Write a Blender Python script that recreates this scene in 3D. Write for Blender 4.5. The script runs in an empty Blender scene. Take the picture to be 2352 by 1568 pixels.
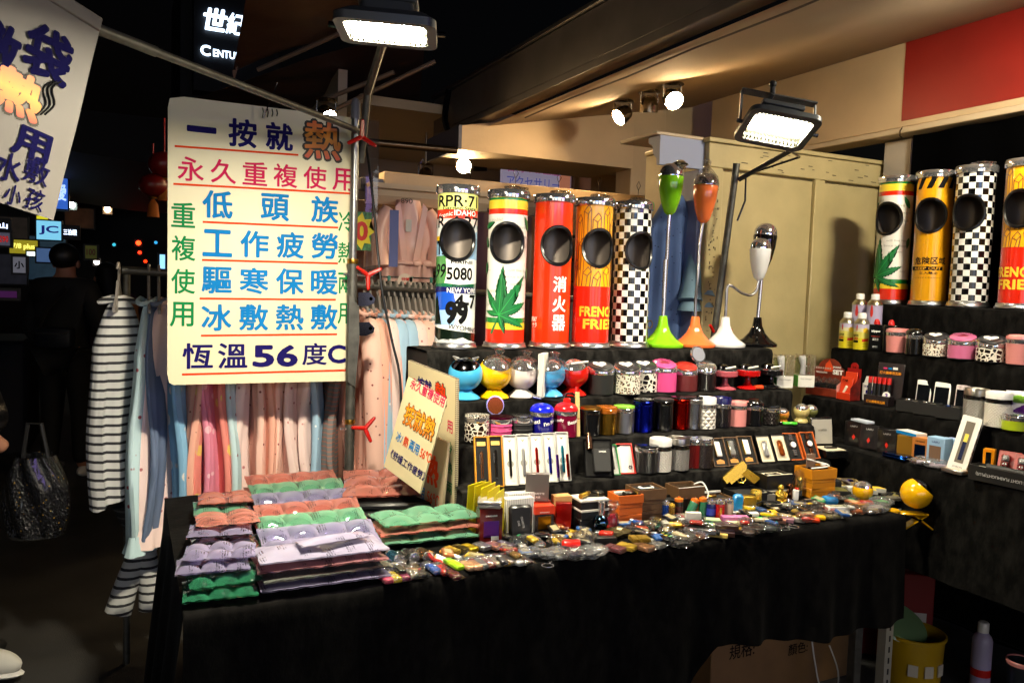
import bpy, bmesh, math, random
from mathutils import Vector, Matrix, Euler
R_ = math.radians
random.seed(7)
SC = bpy.context.scene
COL = SC.collection

# ------------------------------------------------------------------ camera
CAM_H, HEAD, PITCH, ROLL, LENS = 1.5, R_(64.2), R_(-3.75), R_(1.8), 28.0
FPX = LENS/36*2352
_r0 = Vector((math.sin(HEAD), -math.cos(HEAD), 0))
_fw = Vector((math.cos(HEAD)*math.cos(PITCH), math.sin(HEAD)*math.cos(PITCH), math.sin(PITCH)))
_u0 = _r0.cross(_fw)
_rt = _r0*math.cos(ROLL) + _u0*math.sin(ROLL)
_up = -_r0*math.sin(ROLL) + _u0*math.cos(ROLL)
cd = bpy.data.cameras.new('camera'); cam = bpy.data.objects.new('camera', cd); COL.objects.link(cam)
cd.lens = LENS; cd.sensor_width = 36; cd.clip_start = 0.05; cd.clip_end = 400
cam.matrix_world = Matrix(((_rt.x, _up.x, -_fw.x, 0), (_rt.y, _up.y, -_fw.y, 0), (_rt.z, _up.z, -_fw.z, CAM_H), (0, 0, 0, 1)))
SC.camera = cam

# ------------------------------------------------------------------ night sky, exposure
W = bpy.data.worlds.new('World'); SC.world = W; W.use_nodes = True
nt = W.node_tree; sky = nt.nodes.new('ShaderNodeTexSky'); sky.sky_type = 'NISHITA'; sky.sun_disc = False
sky.sun_elevation = R_(-4); sky.sun_rotation = R_(120)
nt.links.new(sky.outputs[0], nt.nodes['Background'].inputs[0]); nt.nodes['Background'].inputs[1].default_value = 0.05
SC.view_settings.view_transform = 'Standard'; SC.view_settings.look = 'None'; SC.view_settings.gamma = 1
SC.view_settings.exposure = 0.38
cy = SC.cycles
cy.use_denoising = True; cy.max_bounces = 7; cy.diffuse_bounces = 3; cy.glossy_bounces = 4; cy.transmission_bounces = 5
cy.transparent_max_bounces = 24; cy.sample_clamp_indirect = 5; cy.blur_glossy = 0.5; cy.caustics_reflective = False; cy.caustics_refractive = False

FLOOD = 600.0      # radiance of the LED panels
SPOT = 450.0        # radiance of the warm ceiling spots

def at_z(x, y, z):
    d = _fw + _rt*((x-1176)/FPX) - _up*((y-783)/FPX); return Vector((0, 0, CAM_H)) + d*((z-CAM_H)/d.z)
def at_y(x, y, Y):
    d = _fw + _rt*((x-1176)/FPX) - _up*((y-783)/FPX); return Vector((0, 0, CAM_H)) + d*(Y/d.y)
def at_x(x, y, X):
    d = _fw + _rt*((x-1176)/FPX) - _up*((y-783)/FPX); return Vector((0, 0, CAM_H)) + d*(X/d.x)

# ------------------------------------------------------------------ materials
def lin(h):
    if isinstance(h, str):
        h = h.lstrip('#'); c = [int(h[i:i+2], 16)/255 for i in (0, 2, 4)]
        return tuple(((v/12.92) if v <= .04045 else ((v+.055)/1.055)**2.4) for v in c)
    return tuple(h)
_mats = {}
def mat(name, col=(.5, .5, .5), rough=.5, metal=0., spec=.5, coat=0., alpha=1., emit=None, es=1., trans=0., sheen=0., bump=None, mottle=None, ior=None):
    """bump=(scale,strength)  mottle=(scale,amount)"""
    if name in _mats: return _mats[name]
    m = bpy.data.materials.new(name); m.use_nodes = True; _mats[name] = m
    n = m.node_tree.nodes; l = m.node_tree.links; b = n['Principled BSDF']
    c = lin(col)
    b.inputs['Base Color'].default_value = (*c, 1); b.inputs['Roughness'].default_value = rough; b.inputs['Metallic'].default_value = metal
    b.inputs['Specular IOR Level'].default_value = spec; b.inputs['Coat Weight'].default_value = coat; b.inputs['Coat Roughness'].default_value = .06
    b.inputs['Alpha'].default_value = alpha; b.inputs['Transmission Weight'].default_value = trans
    if ior: b.inputs['IOR'].default_value = ior
    if sheen: b.inputs['Sheen Weight'].default_value = sheen; b.inputs['Sheen Roughness'].default_value = .4
    if emit is not None: b.inputs['Emission Color'].default_value = (*lin(emit), 1); b.inputs['Emission Strength'].default_value = es
    if mottle:
        tc = n.new('ShaderNodeTexCoord'); nz = n.new('ShaderNodeTexNoise'); nz.inputs['Scale'].default_value = mottle[0]; nz.inputs['Detail'].default_value = 5
        l.new(tc.outputs['Object'], nz.inputs['Vector'])
        mr = n.new('ShaderNodeMapRange'); mr.inputs[1].default_value = .3; mr.inputs[2].default_value = .7
        mr.inputs[3].default_value = 1-mottle[1]; mr.inputs[4].default_value = 1+mottle[1]*.6; l.new(nz.outputs[0], mr.inputs[0])
        mx = n.new('ShaderNodeMix'); mx.data_type = 'RGBA'; mx.blend_type = 'MULTIPLY'; mx.inputs[0].default_value = 1
        mx.inputs[6].default_value = (*c, 1); l.new(mr.outputs[0], mx.inputs[7]); l.new(mx.outputs[2], b.inputs['Base Color'])
    if bump:
        tc = n.new('ShaderNodeTexCoord'); nz = n.new('ShaderNodeTexNoise'); nz.inputs['Scale'].default_value = bump[0]; nz.inputs['Detail'].default_value = 3
        l.new(tc.outputs['Object'], nz.inputs['Vector'])
        bp = n.new('ShaderNodeBump'); bp.inputs['Strength'].default_value = bump[1]; bp.inputs['Distance'].default_value = .01
        l.new(nz.outputs[0], bp.inputs['Height']); l.new(bp.outputs[0], b.inputs['Normal'])
    return m
def nodes(m): return m.node_tree.nodes, m.node_tree.links, m.node_tree.nodes['Principled BSDF']
def gloss(name, col, rough=.18): return mat(name, col, rough=rough, coat=.6)
def foil(name, col, rough=.2): return mat(name, col, rough=rough, metal=1.)
def bands(name, stops, rough=.18, coat=.6):
    """print bands up the height (UV v in metres): stops=[(z, colour)...]"""
    if name in _mats: return _mats[name]
    m = mat(name, (1, 1, 1), rough=rough, coat=coat); n, l, b = nodes(m)
    tc = n.new('ShaderNodeTexCoord'); sx = n.new('ShaderNodeSeparateXYZ'); l.new(tc.outputs['UV'], sx.inputs[0])
    cr = n.new('ShaderNodeValToRGB'); cr.color_ramp.interpolation = 'CONSTANT'; e = cr.color_ramp.elements
    while len(e) < len(stops): e.new(.5)
    for k, (z, c) in enumerate(stops): e[k].position = min(.999, z); e[k].color = (*lin(c), 1)
    l.new(sx.outputs[1], cr.inputs[0]); l.new(cr.outputs[0], b.inputs['Base Color']); return m
def cell_print(name, ground, spot, scale, thr=.33, rough=.25, coat=.5, ring=None, stretch=(1, 1, 1), feature='F1', coord='Object', edge=.04):
    """cells of a second colour printed on a ground (animal prints, dotted cottons)"""
    if name in _mats: return _mats[name]
    m = mat(name, ground, rough=rough, coat=coat); n, l, b = nodes(m)
    tc = n.new('ShaderNodeTexCoord'); mp = n.new('ShaderNodeMapping'); mp.inputs['Scale'].default_value = stretch
    vo = n.new('ShaderNodeTexVoronoi'); vo.feature = feature; vo.inputs['Scale'].default_value = scale
    l.new(tc.outputs[coord], mp.inputs[0]); l.new(mp.outputs[0], vo.inputs['Vector'])
    cr = n.new('ShaderNodeValToRGB'); e = cr.color_ramp.elements; g, s = (*lin(ground), 1), (*lin(spot), 1)
    if feature == 'DISTANCE_TO_EDGE':
        e[0].position = thr; e[0].color = g; e[1].position = thr+edge; e[1].color = s
    elif ring:
        e[0].position = 0; e[0].color = (*lin(ring), 1); e[1].position = thr*.5; e[1].color = s
        e.new(thr*.5-.03).color = (*lin(ring), 1); e.new(thr).color = s; e.new(thr+edge).color = g
    else:
        e[0].position = thr; e[0].color = s; e[1].position = thr+edge; e[1].color = g
    l.new(vo.outputs['Distance'], cr.inputs[0]); l.new(cr.outputs[0], b.inputs['Base Color']); return m
def stripes(name, c1, c2, scale, axis=2, duty=.5, rough=.8, coord='Object'):
    if name in _mats: return _mats[name]
    m = mat(name, c1, rough=rough); n, l, b = nodes(m)
    tc = n.new('ShaderNodeTexCoord'); sx = n.new('ShaderNodeSeparateXYZ'); l.new(tc.outputs[coord], sx.inputs[0])
    mu = n.new('ShaderNodeMath'); mu.operation = 'MULTIPLY'; mu.inputs[1].default_value = scale; l.new(sx.outputs[axis], mu.inputs[0])
    fr = n.new('ShaderNodeMath'); fr.operation = 'FRACT'; l.new(mu.outputs[0], fr.inputs[0])
    gt = n.new('ShaderNodeMath'); gt.operation = 'GREATER_THAN'; gt.inputs[1].default_value = duty; l.new(fr.outputs[0], gt.inputs[0])
    mx = n.new('ShaderNodeMix'); mx.data_type = 'RGBA'; mx.inputs[6].default_value = (*lin(c1), 1); mx.inputs[7].default_value = (*lin(c2), 1)
    l.new(gt.outputs[0], mx.inputs[0]); l.new(mx.outputs[2], b.inputs['Base Color']); return m
def film(name, tint='#ffffff', scale=85, strength=1.6, body=.012):
    """thin crumpled clear plastic: mostly lets light through, fresnel glints"""
    if name in _mats: return _mats[name]
    m = bpy.data.materials.new(name); m.use_nodes = True; _mats[name] = m
    n, l = m.node_tree.nodes, m.node_tree.links; n.clear()
    out = n.new('ShaderNodeOutputMaterial'); tr = n.new('ShaderNodeBsdfTransparent'); tr.inputs[0].default_value = (*lin(tint), 1)
    gl = n.new('ShaderNodeBsdfGlossy'); gl.inputs['Roughness'].default_value = .05; df = n.new('ShaderNodeBsdfDiffuse'); df.inputs[0].default_value = (.8, .8, .8, 1)
    fr = n.new('ShaderNodeFresnel'); fr.inputs[0].default_value = 1.5
    tc = n.new('ShaderNodeTexCoord'); nz = n.new('ShaderNodeTexNoise'); nz.inputs['Scale'].default_value = scale; nz.inputs['Detail'].default_value = 2
    l.new(tc.outputs['Object'], nz.inputs['Vector']); bp = n.new('ShaderNodeBump'); bp.inputs['Strength'].default_value = strength; bp.inputs['Distance'].default_value = .01
    l.new(nz.outputs[0], bp.inputs['Height']); l.new(bp.outputs[0], gl.inputs['Normal']); l.new(bp.outputs[0], fr.inputs['Normal'])
    m1 = n.new('ShaderNodeMixShader'); m1.inputs[0].default_value = body; l.new(tr.outputs[0], m1.inputs[1]); l.new(df.outputs[0], m1.inputs[2])
    m2 = n.new('ShaderNodeMixShader'); ad = n.new('ShaderNodeMath'); ad.operation = 'MULTIPLY_ADD'; ad.inputs[1].default_value = .8; ad.inputs[2].default_value = .0
    l.new(fr.outputs[0], ad.inputs[0]); l.new(ad.outputs[0], m2.inputs[0]); l.new(m1.outputs[0], m2.inputs[1]); l.new(gl.outputs[0], m2.inputs[2])
    l.new(m2.outputs[0], out.inputs[0]); return m

CHROME = mat('chrome', '#dcdce0', .08, .92); STEEL = mat('galvanised steel', '#605f59', .5, .7, mottle=(30, .3)); BRUSH = foil('brushed steel', '#b9b9bb', .3)
GOLD = mat('polished gold', '#e8c04a', .24, .78); DKCHROME = foil('dark chrome', '#55555a', .12); BRASS = foil('brass', '#b58a3a', .3); ROSE = foil('rose gold', '#d79a74', .2)
BLACK = gloss('glossy black plastic', '#0a0a0b', .2); MBLACK = mat('matt black', '#0d0d0e', .6); RUBBER = mat('black rubber', '#08080a', .28); WHITE = gloss('white plastic', '#e8e6e2', .3)
PAPER = mat('white card', '#cfccc4', .7); RED = gloss('red plastic', '#c01810', .25); INK = mat('black ink', '#0b0b0c', .7, spec=.1); WHITEINK = mat('white ink', '#eeece6', .55)
FILM = film('clear cellophane'); FILM2 = film('cloudy plastic bag', '#eef0f2', 60, 1.5, .09)

def velvet(name, base=(.0035, .0033, .003), hi=(.021, .0198, .018)):
    m = mat(name, base, rough=.8, sheen=.015, spec=.05); n, l, b = nodes(m)
    tc = n.new('ShaderNodeTexCoord'); nz = n.new('ShaderNodeTexNoise'); nz.inputs['Scale'].default_value = 34; nz.inputs['Detail'].default_value = 7; nz.inputs['Roughness'].default_value = .65
    mp = n.new('ShaderNodeMapping'); mp.inputs['Scale'].default_value = (1, 1, .5)
    l.new(tc.outputs['Object'], mp.inputs[0]); l.new(mp.outputs[0], nz.inputs['Vector'])
    cr = n.new('ShaderNodeValToRGB'); e = cr.color_ramp.elements; e[0].position = .42; e[0].color = (*base, 1); e[1].position = .72; e[1].color = (*hi, 1)
    l.new(nz.outputs[0], cr.inputs[0]); l.new(cr.outputs[0], b.inputs['Base Color'])
    bp = n.new('ShaderNodeBump'); bp.inputs['Strength'].default_value = .5; bp.inputs['Distance'].default_value = .004; l.new(nz.outputs[0], bp.inputs['Height']); l.new(bp.outputs[0], b.inputs['Normal'])
    return m
VELVET = velvet('crushed black velvet'); SKIRT = velvet('plain black velvet', (.002, .0019, .0018), (.0065, .006, .0055)); SIDEV = velvet('dark side velvet', (.0022, .0021, .002), (.0105, .0098, .009))

# ------------------------------------------------------------------ mesh helpers
class MB:
    def __init__(s): s.bm = bmesh.new(); s.uv = None
    def box(s, cx, cy, cz, sx, sy, sz, bev=0., rot=None, seg=1):
        r = bmesh.ops.create_cube(s.bm, size=1); vs = r['verts']
        M = Matrix.Translation((cx, cy, cz)) @ (Euler(rot).to_matrix().to_4x4() if rot else Matrix()) @ Matrix.Diagonal((sx, sy, sz, 1))
        bmesh.ops.transform(s.bm, matrix=M, verts=vs)
        if bev:
            es = {e for v in vs for e in v.link_edges}
            bmesh.ops.bevel(s.bm, geom=list(es), offset=bev, segments=seg, affect='EDGES', profile=.5)
        return s
    def b3(s, x0, x1, y0, y1, z0, z1, bev=0.): return s.box((x0+x1)/2, (y0+y1)/2, (z0+z1)/2, x1-x0, y1-y0, z1-z0, bev)
    def lathe(s, prof, seg=28, M=None, cap0=True, cap1=True, sq=None):
        rings = []
        for r, z in prof:
            ring = []
            for k in range(seg):
                a = 2*math.pi*k/seg; p = Vector((r*math.cos(a)*(sq or 1), r*math.sin(a), z)); ring.append(s.bm.verts.new(M @ p if M else p))
            rings.append(ring)
        for a, b in zip(rings, rings[1:]):
            for k in range(seg): s.bm.faces.new((a[k], a[(k+1) % seg], b[(k+1) % seg], b[k]))
        if cap0: s.bm.faces.new(rings[0][::-1])
        if cap1: s.bm.faces.new(rings[-1])
        return s
    def tube(s, pts, r, seg=8, caps=True, closed=False):
        pts = [Vector(p) for p in pts]; n = len(pts); rs = r if isinstance(r, (list, tuple)) else [r]*n
        up = None; rings = []
        for i, p in enumerate(pts):
            a = pts[(i-1) % n] if (closed or i > 0) else p; c = pts[(i+1) % n] if (closed or i < n-1) else p
            t = (c-a).normalized()
            if up is None: up = t.orthogonal().normalized()
            else:
                up = up - t*up.dot(t)
                up = up.normalized() if up.length > 1e-6 else t.orthogonal().normalized()
            w = t.cross(up)
            rings.append([s.bm.verts.new(p + (up*math.cos(2*math.pi*k/seg) + w*math.sin(2*math.pi*k/seg))*rs[i]) for k in range(seg)])
        pr = list(zip(rings, rings[1:])) + ([(rings[-1], rings[0])] if closed else [])
        for a, b in pr:
            for k in range(seg): s.bm.faces.new((a[k], a[(k+1) % seg], b[(k+1) % seg], b[k]))
        if caps and not closed: s.bm.faces.new(rings[0][::-1]); s.bm.faces.new(rings[-1])
        return s
    def grid(s, fn, nu, nv, closed_u=False):
        g = [[s.bm.verts.new(fn(i/nu, j/nv)) for i in range(nu if closed_u else nu+1)] for j in range(nv+1)]
        w = len(g[0])
        for j in range(nv):
            for i in range(nu): s.bm.faces.new((g[j][i], g[j][(i+1) % w], g[j+1][(i+1) % w], g[j+1][i]))
        return s
    def prism(s, poly, d0, d1, M=None):
        """outline in the xz plane, depth along y"""
        f = lambda p, d: (M @ Vector((p[0], d, p[1])) if M else Vector((p[0], d, p[1])))
        a = [s.bm.verts.new(f(p, d0)) for p in poly]; b = [s.bm.verts.new(f(p, d1)) for p in poly]; n = len(poly)
        s.bm.faces.new(a); s.bm.faces.new(b[::-1])
        for k in range(n): s.bm.faces.new((a[k], b[k], b[(k+1) % n], a[(k+1) % n]))
        return s
    def sphere(s, c, r, sc=(1, 1, 1), u=16, v=10):
        M = Matrix.Translation(c) @ Matrix.Diagonal((r*sc[0], r*sc[1], r*sc[2], 1)); bmesh.ops.create_uvsphere(s.bm, u_segments=u, v_segments=v, radius=1, matrix=M); return s
    def me(s, name, smooth=True, ang=.7):
        bmesh.ops.recalc_face_normals(s.bm, faces=s.bm.faces)
        me = bpy.data.meshes.new(name); s.bm.to_mesh(me); s.bm.free()
        if smooth: me.shade_smooth(); me.set_sharp_from_angle(angle=ang)
        return me

def tag(o, label, cat, group=None):
    o['label'] = label; o['category'] = cat
    if group: o['group'] = group
    return o
def struct(o): o['kind'] = 'structure'; return o
def link(name, me, m, parent=None, loc=(0, 0, 0), rot=(0, 0, 0)):
    o = bpy.data.objects.new(name, me); COL.objects.link(o); o.location = loc; o.rotation_euler = rot
    if m is not None and not me.materials: me.materials.append(m)
    if parent: o.parent = parent
    return o
def thing(name, label, cat, loc=(0, 0, 0), rot=(0, 0, 0), group=None):
    o = bpy.data.objects.new(name, None); COL.objects.link(o); o.empty_display_size = .05
    o.location = loc; o.rotation_euler = (0, 0, rot) if isinstance(rot, (int, float)) else rot; return tag(o, label, cat, group)
def part(par, name, mb, m, smooth=True, loc=(0, 0, 0), rot=(0, 0, 0), ang=.7):
    return link(name, mb.me(name, smooth, ang) if isinstance(mb, MB) else mb, m, par, loc, rot)
def solo(name, label, cat, mb, m, loc=(0, 0, 0), rot=(0, 0, 0), group=None, smooth=True):
    return tag(link(name, mb.me(name, smooth) if isinstance(mb, MB) else mb, m, None, loc, (0, 0, rot) if isinstance(rot, (int, float)) else rot), label, cat, group)
def copy_tree(o, parent=None):
    c = o.copy(); COL.objects.link(c); c.parent = parent
    for ch in list(o.children): copy_tree(ch, c)
    return c

# ------------------------------------------------------------------ lettering
_tc = {}
def glyphs(body, size=1., space=1.):
    k = (body, space)
    if k not in _tc:
        c = bpy.data.curves.new('lettering', 'FONT'); c.body = body; c.size = 1; c.space_character = space; c.resolution_u = 3
        o = bpy.data.objects.new('lettering', c); me = bpy.data.meshes.new_from_object(o)
        V = [v.co.copy() for v in me.vertices]; Fc = [tuple(p.vertices) for p in me.polygons]
        bpy.data.objects.remove(o); bpy.data.curves.remove(c); bpy.data.meshes.remove(me)
        xs = [v.x for v in V]; ys = [v.y for v in V]; mx, my = (min(xs)+max(xs))/2, (min(ys)+max(ys))/2
        _tc[k] = ([(v.x-mx, v.y-my) for v in V], Fc, max(xs)-min(xs), max(ys)-min(ys))
    return _tc[k]
def put_text(bm, body, x, z, size, bold=0., fitw=None, fith=None, space=1., shear=0., rot=0., y=0., vert=False):
    """adds flat letters to bm in the xz plane centred at (x,z) facing -y; bold thickens every stroke (fraction of the em)"""
    V, Fc, w, h = glyphs(body, 1., space)
    w += 2*bold; h += 2*bold
    sx = (fitw/w) if fitw else size; sz = (fith/h) if fith else (size or sx)
    if sx is None: sx = sz
    c, s_ = math.cos(rot), math.sin(rot); n = 1 if not bold else (6 if bold < .03 else 10)
    for q in range(n):
        ox, oy = (bold*math.cos(2*math.pi*q/n), bold*math.sin(2*math.pi*q/n)) if n > 1 else (0, 0); vs = []
        for a, b in V:
            a, b = a+ox, b+oy; a, b = a*sx + b*sz*shear, b*sz; vs.append(bm.verts.new((x + a*c - b*s_, y-.00003*q, z + a*s_ + b*c)))
        for f in Fc:
            try: bm.faces.new([vs[k] for k in f])
            except ValueError: pass
def flat_text(par, lines, m, y=-.001, name='lettering', loc=(0, 0, 0), rot=(0, 0, 0)):
    """lines=[(body,x,z,dict)]"""
    b = MB()
    for body, x, z, kw in lines: put_text(b.bm, body, x, z, kw.pop('size', None), y=y, **kw)
    o = part(par, name, b, m, smooth=False, loc=loc, rot=rot); o['kind'] = 'stuff'; return o
def rects(par, rs, m, y=-.001, name='print', loc=(0, 0, 0), rot=(0, 0, 0)):
    """flat printed quads in xz; rs=[(x0,x1,z0,z1)]"""
    b = MB()
    for x0, x1, z0, z1 in rs: b.bm.faces.new([b.bm.verts.new((x, y, z)) for x, z in ((x0, z0), (x1, z0), (x1, z1), (x0, z1))])
    o = part(par, name, b, m, smooth=False, loc=loc, rot=rot)
    if len(rs) > 1: o['kind'] = 'stuff'
    return o
def poly(bm, pts, y=0.):
    f = bm.faces.new([bm.verts.new((p[0], y, p[1])) for p in pts]); bmesh.ops.triangulate(bm, faces=[f])
def wrap(par, name, mb, r, m, hole=None, lift=.0008, th0=0., step=.007):
    """bends a flat print (xz plane) round a cylinder of radius r; cuts it out where the hole is"""
    bm = mb.bm; xs = [v.co.x for v in bm.verts]; zs = [v.co.z for v in bm.verts]
    lim = r*1.9
    k = math.floor(min(xs)/step)*step
    while k < max(xs):
        bmesh.ops.bisect_plane(bm, geom=list(bm.verts)+list(bm.edges)+list(bm.faces), plane_co=(k, 0, 0), plane_no=(1, 0, 0)); k += step
    if hole:
        k = hole[2]
        while k < hole[3]:
            bmesh.ops.bisect_plane(bm, geom=list(bm.verts)+list(bm.edges)+list(bm.faces), plane_co=(0, 0, k), plane_no=(0, 0, 1)); k += step
        zc, hz, hx = (hole[2]+hole[3])/2, (hole[3]-hole[2])/2, hole[1]
        dead = [f for f in bm.faces if ((f.calc_center_median().x-hole[0])/hx)**2 + ((f.calc_center_median().z-zc)/hz)**2 < 1]
        bmesh.ops.delete(bm, geom=dead, context='FACES')
    far = [f for f in bm.faces if abs(f.calc_center_median().x) > lim]
    if far: bmesh.ops.delete(bm, geom=far, context='FACES')
    R = r+lift
    for v in bm.verts:
        t = th0 + v.co.x/r; R = r+lift-v.co.y; v.co = Vector((R*math.sin(t), -R*math.cos(t), v.co.z))
    me = bpy.data.meshes.new(name); bm.to_mesh(me); bm.free(); me.shade_smooth()
    o = link(name, me, m, par); o['kind'] = 'stuff'; return o
# ================================================================== THE SETTING
ASPH = mat('asphalt', (.03, .029, .028), .75, bump=(220, .5), mottle=(4, .35))
b = MB(); b.bm.faces.new([b.bm.verts.new(p) for p in ((-60, -20, 0), (60, -20, 0), (60, 140, 0), (-60, 140, 0))]); struct(part(None, 'ground', b, ASPH, False))
CREAM = mat('cream painted board', '#ccb28e', .6, mottle=(3, .12), bump=(40, .08)); CREAM2 = mat('pale plaster', '#c8b496', .65, mottle=(2, .1))
CEIL = mat('matt emulsion ceiling', '#dcc4a8', .85, mottle=(1.2, .1), bump=(9, .05)); CAB = mat('old cream cabinet paint', '#b9a878', .45, mottle=(6, .12), bump=(30, .08))
FASC = mat('dull sheet metal', '#7e7873', .42, .6, mottle=(4, .25)); DARKWOOD = mat('dark panelling', '#2a1f18', .6, mottle=(8, .3)); BLUELIT = mat('bluish lit paint', '#5c5f70', .6)  # the grey blue stands in for bluish street light on left end faces
def czl(x): return 2.455 + .2*(x-1.9)
# sloping ceiling of the shop front
b = MB(); b.bm.faces.new([b.bm.verts.new(p) for p in ((1.93, .2, czl(1.93)), (3.42, .2, czl(3.42)), (3.42, 4.4, czl(3.42)), (1.93, 4.4, czl(1.93)))])
bmesh.ops.solidify(b.bm, geom=list(b.bm.faces), thickness=.04)
solo('shop_ceiling', 'sloping cream ceiling over the stall behind the metal eaves strip', 'ceiling', b, CEIL, smooth=False)
t = thing('eaves_fascia', 'dark sheet metal fascia running along the edge of the shop ceiling', 'fascia', (1.9, 0, 2.5))
part(t, 'board', MB().b3(-.03, .02, .2, 5.2, .03, .26, .004), FASC); part(t, 'top_lip', MB().b3(-.05, .03, .2, 5.21, .262, .285, .003), BRUSH)
part(t, 'bottom_lip', MB().b3(-.035, .06, .2, 5.19, -.01, .028, .003), FASC)
# boxed beam under the ceiling
t = thing('boxed_beam', 'cream boxed beam hanging below the ceiling behind the tubes', 'beam', (1.76, 4.4, 2.306))
part(t, 'front_board', MB().prism([(0, 0), (1.2, 0), (1.2, .38), (0, .14)], 0, .02), CREAM, False); part(t, 'soffit_board', MB().b3(.002, 1.2, .0202, .55, 0, .02), CREAM2); part(t, 'end_board', MB().b3(-.02, -.0005, 0, .55, 0, .14), BLUELIT)
solo('wall_post', 'cream square post standing right of the boxed beam', 'post', MB().b3(2.96, 3.22, 4.42, 4.6, 0, 2.75, .004), CREAM)
solo('side_wall_panel', 'cream wall behind the blue hanging blouse', 'wall', MB().b3(3.22, 4.6, 4.5, 4.56, 0, 2.9), CREAM)
# header with red paint, black curtain
t = thing('door_header', 'cream header board painted red at its right end', 'header', (3.42, 0, 2.35))
part(t, 'board', MB().b3(0, .12, .2, 4.2, 0, .5, .004), CREAM); part(t, 'red_panel', MB().b3(-.004, -.001, .2, 2.76, .03, .46), mat('red paint', '#8e1712', .5, mottle=(3, .15)), False)
part(t, 'lower_trim', MB().b3(-.01, .13, .2, 4.2, -.03, 0, .004), CREAM2)
part(t, 'hook', MB().tube([(-.004, 2.75, .0), (-.02, 2.75, -.02), (-.02, 2.75, -.045), (-.005, 2.75, -.05)], .003, 6), DKCHROME)
b = MB(); b.grid(lambda u, v: Vector((3.46+.012*math.sin(u*60), -.2+2.92*u, 2.31-2.3*v)), 90, 4)
solo('black_curtain', 'black cloth backdrop hanging behind the right hand tubes', 'curtain', b, mat('black curtain', (.0012, .0012, .0014), 1., spec=0.))
solo('corner_post', 'pale post between cabinet top and header at right', 'post', MB().b3(3.50, 3.66, 2.76, 2.92, 0, 2.31, .004), mat('pale grey paint', '#a39a90', .55, mottle=(5, .1)))
# cream cabinet behind the stall
t = thing('cream_cabinet', 'old cream panelled cabinet behind the lamp shaped ashtrays', 'cabinet', (2.40, 2.95, 0))
part(t, 'carcass', MB().b3(0, 1.55, .03, .5, 0, 2.2, .004), CAB); part(t, 'top_rail', MB().b3(0, 1.56, 0, .03, 2.09, 2.2, .004), CAB)
for nm, x0, x1 in (('stile', 0, .09), ('stile', .67, .735), ('stile', 1.4, 1.56)): part(t, nm, MB().b3(x0, x1, .0, .029, 0, 2.089, .004), CAB)
part(t, 'top_board', MB().b3(-.01, 1.57, -.012, .5, 2.202, 2.222, .003), CAB)
for x0, x1 in ((.093, .667), (.738, 1.397)): part(t, 'door_panel', MB().b3(x0, x1, .018, .028, .02, 2.08, .003), CAB)
b = MB()
for k in range(60): b.box(.02+random.random()*.05, -.002, 1.2+random.random()*.9, .004+.012*random.random(), .002, .0015+.003*random.random(), rot=(0, random.choice((0, 1.57)), 0))
for k in range(30): b.box(.1+random.random()*1.3, -.002, 2.1+random.random()*.09, .01+.03*random.random(), .002, .0025)
part(t, 'paint_chip', b, DARKWOOD, False)['kind'] = 'stuff'
t = thing('cabinet_cornice', 'white moulded cornice tinted with bluish light left of the cream cabinet', 'cornice', (2.10, 2.985, 2.08))
prof = [(0, 0), (.02, .0), (.025, .03), (.05, .05), (.06, .09), (.09, .105), (.09, .13), (0, .13)]
part(t, 'moulding', MB().prism([(p[0], p[1]) for p in prof], 0, .25, Matrix.Translation((.3, .0, 0)) @ Matrix.Rotation(R_(90), 4, 'Z')), mat('bluish lit white paint', '#8c93ad', .5))  # bluish light falling on the cornice is put into its paint
part(t, 'shelf_board', MB().b3(.03, .295, .0, .3, .131, .146, .003), CREAM2); part(t, 'side_board', MB().b3(.275, .297, .0, .2, -1.4, -.002, .003), mat('bluish lit board', '#7d88ad', .5))  # side board coloured for the same bluish light
# display wall and lintel behind the tubes
t = thing('display_lintel', 'long cream lintel with moulding above the satin robe', 'lintel', (1.2, 4.0, 1.95))
part(t, 'board', MB().b3(-.02, 1.75, 0, .1, .02, .13, .003), CREAM)
part(t, 'moulding', MB().prism([(-.04, -.04), (.0, -.04), (.0, .06), (-.09, .06), (-.09, .035), (-.06, .03), (-.07, 0)], -.12, 1.75, Matrix.Rotation(R_(-90), 4, 'Z') @ Matrix.Diagonal((-1, 1, 1, 1))), CREAM2)
part(t, 'end_block', MB().b3(-.14, -.022, .0, .09, .03, .09, .003), BLUELIT)
for k in range(6): part(t, 'wire_hook', MB().tube([(.18+.27*k, -.01, .13), (.18+.27*k, -.012, .16), (.195+.27*k, -.012, .185), (.18+.27*k, -.012, .21), (.167+.27*k, -.012, .185), (.178+.27*k, -.012, .16)], .0018, 5), DKCHROME)
t = thing('slatted_display_wall', 'dim slatted display wall behind the hanging robe', 'wall', (1.0, 4.25, 0))
for k in range(14): part(t, 'slat', MB().b3(0, 2.0, 0, .03, .08+.135*k, .20+.135*k, .004), mat('brown slat board', '#6b5646', .55, mottle=(5, .2)))
part(t, 'backing', MB().b3(0, 2.0, .032, .05, 0, 1.96), DARKWOOD)
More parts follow.
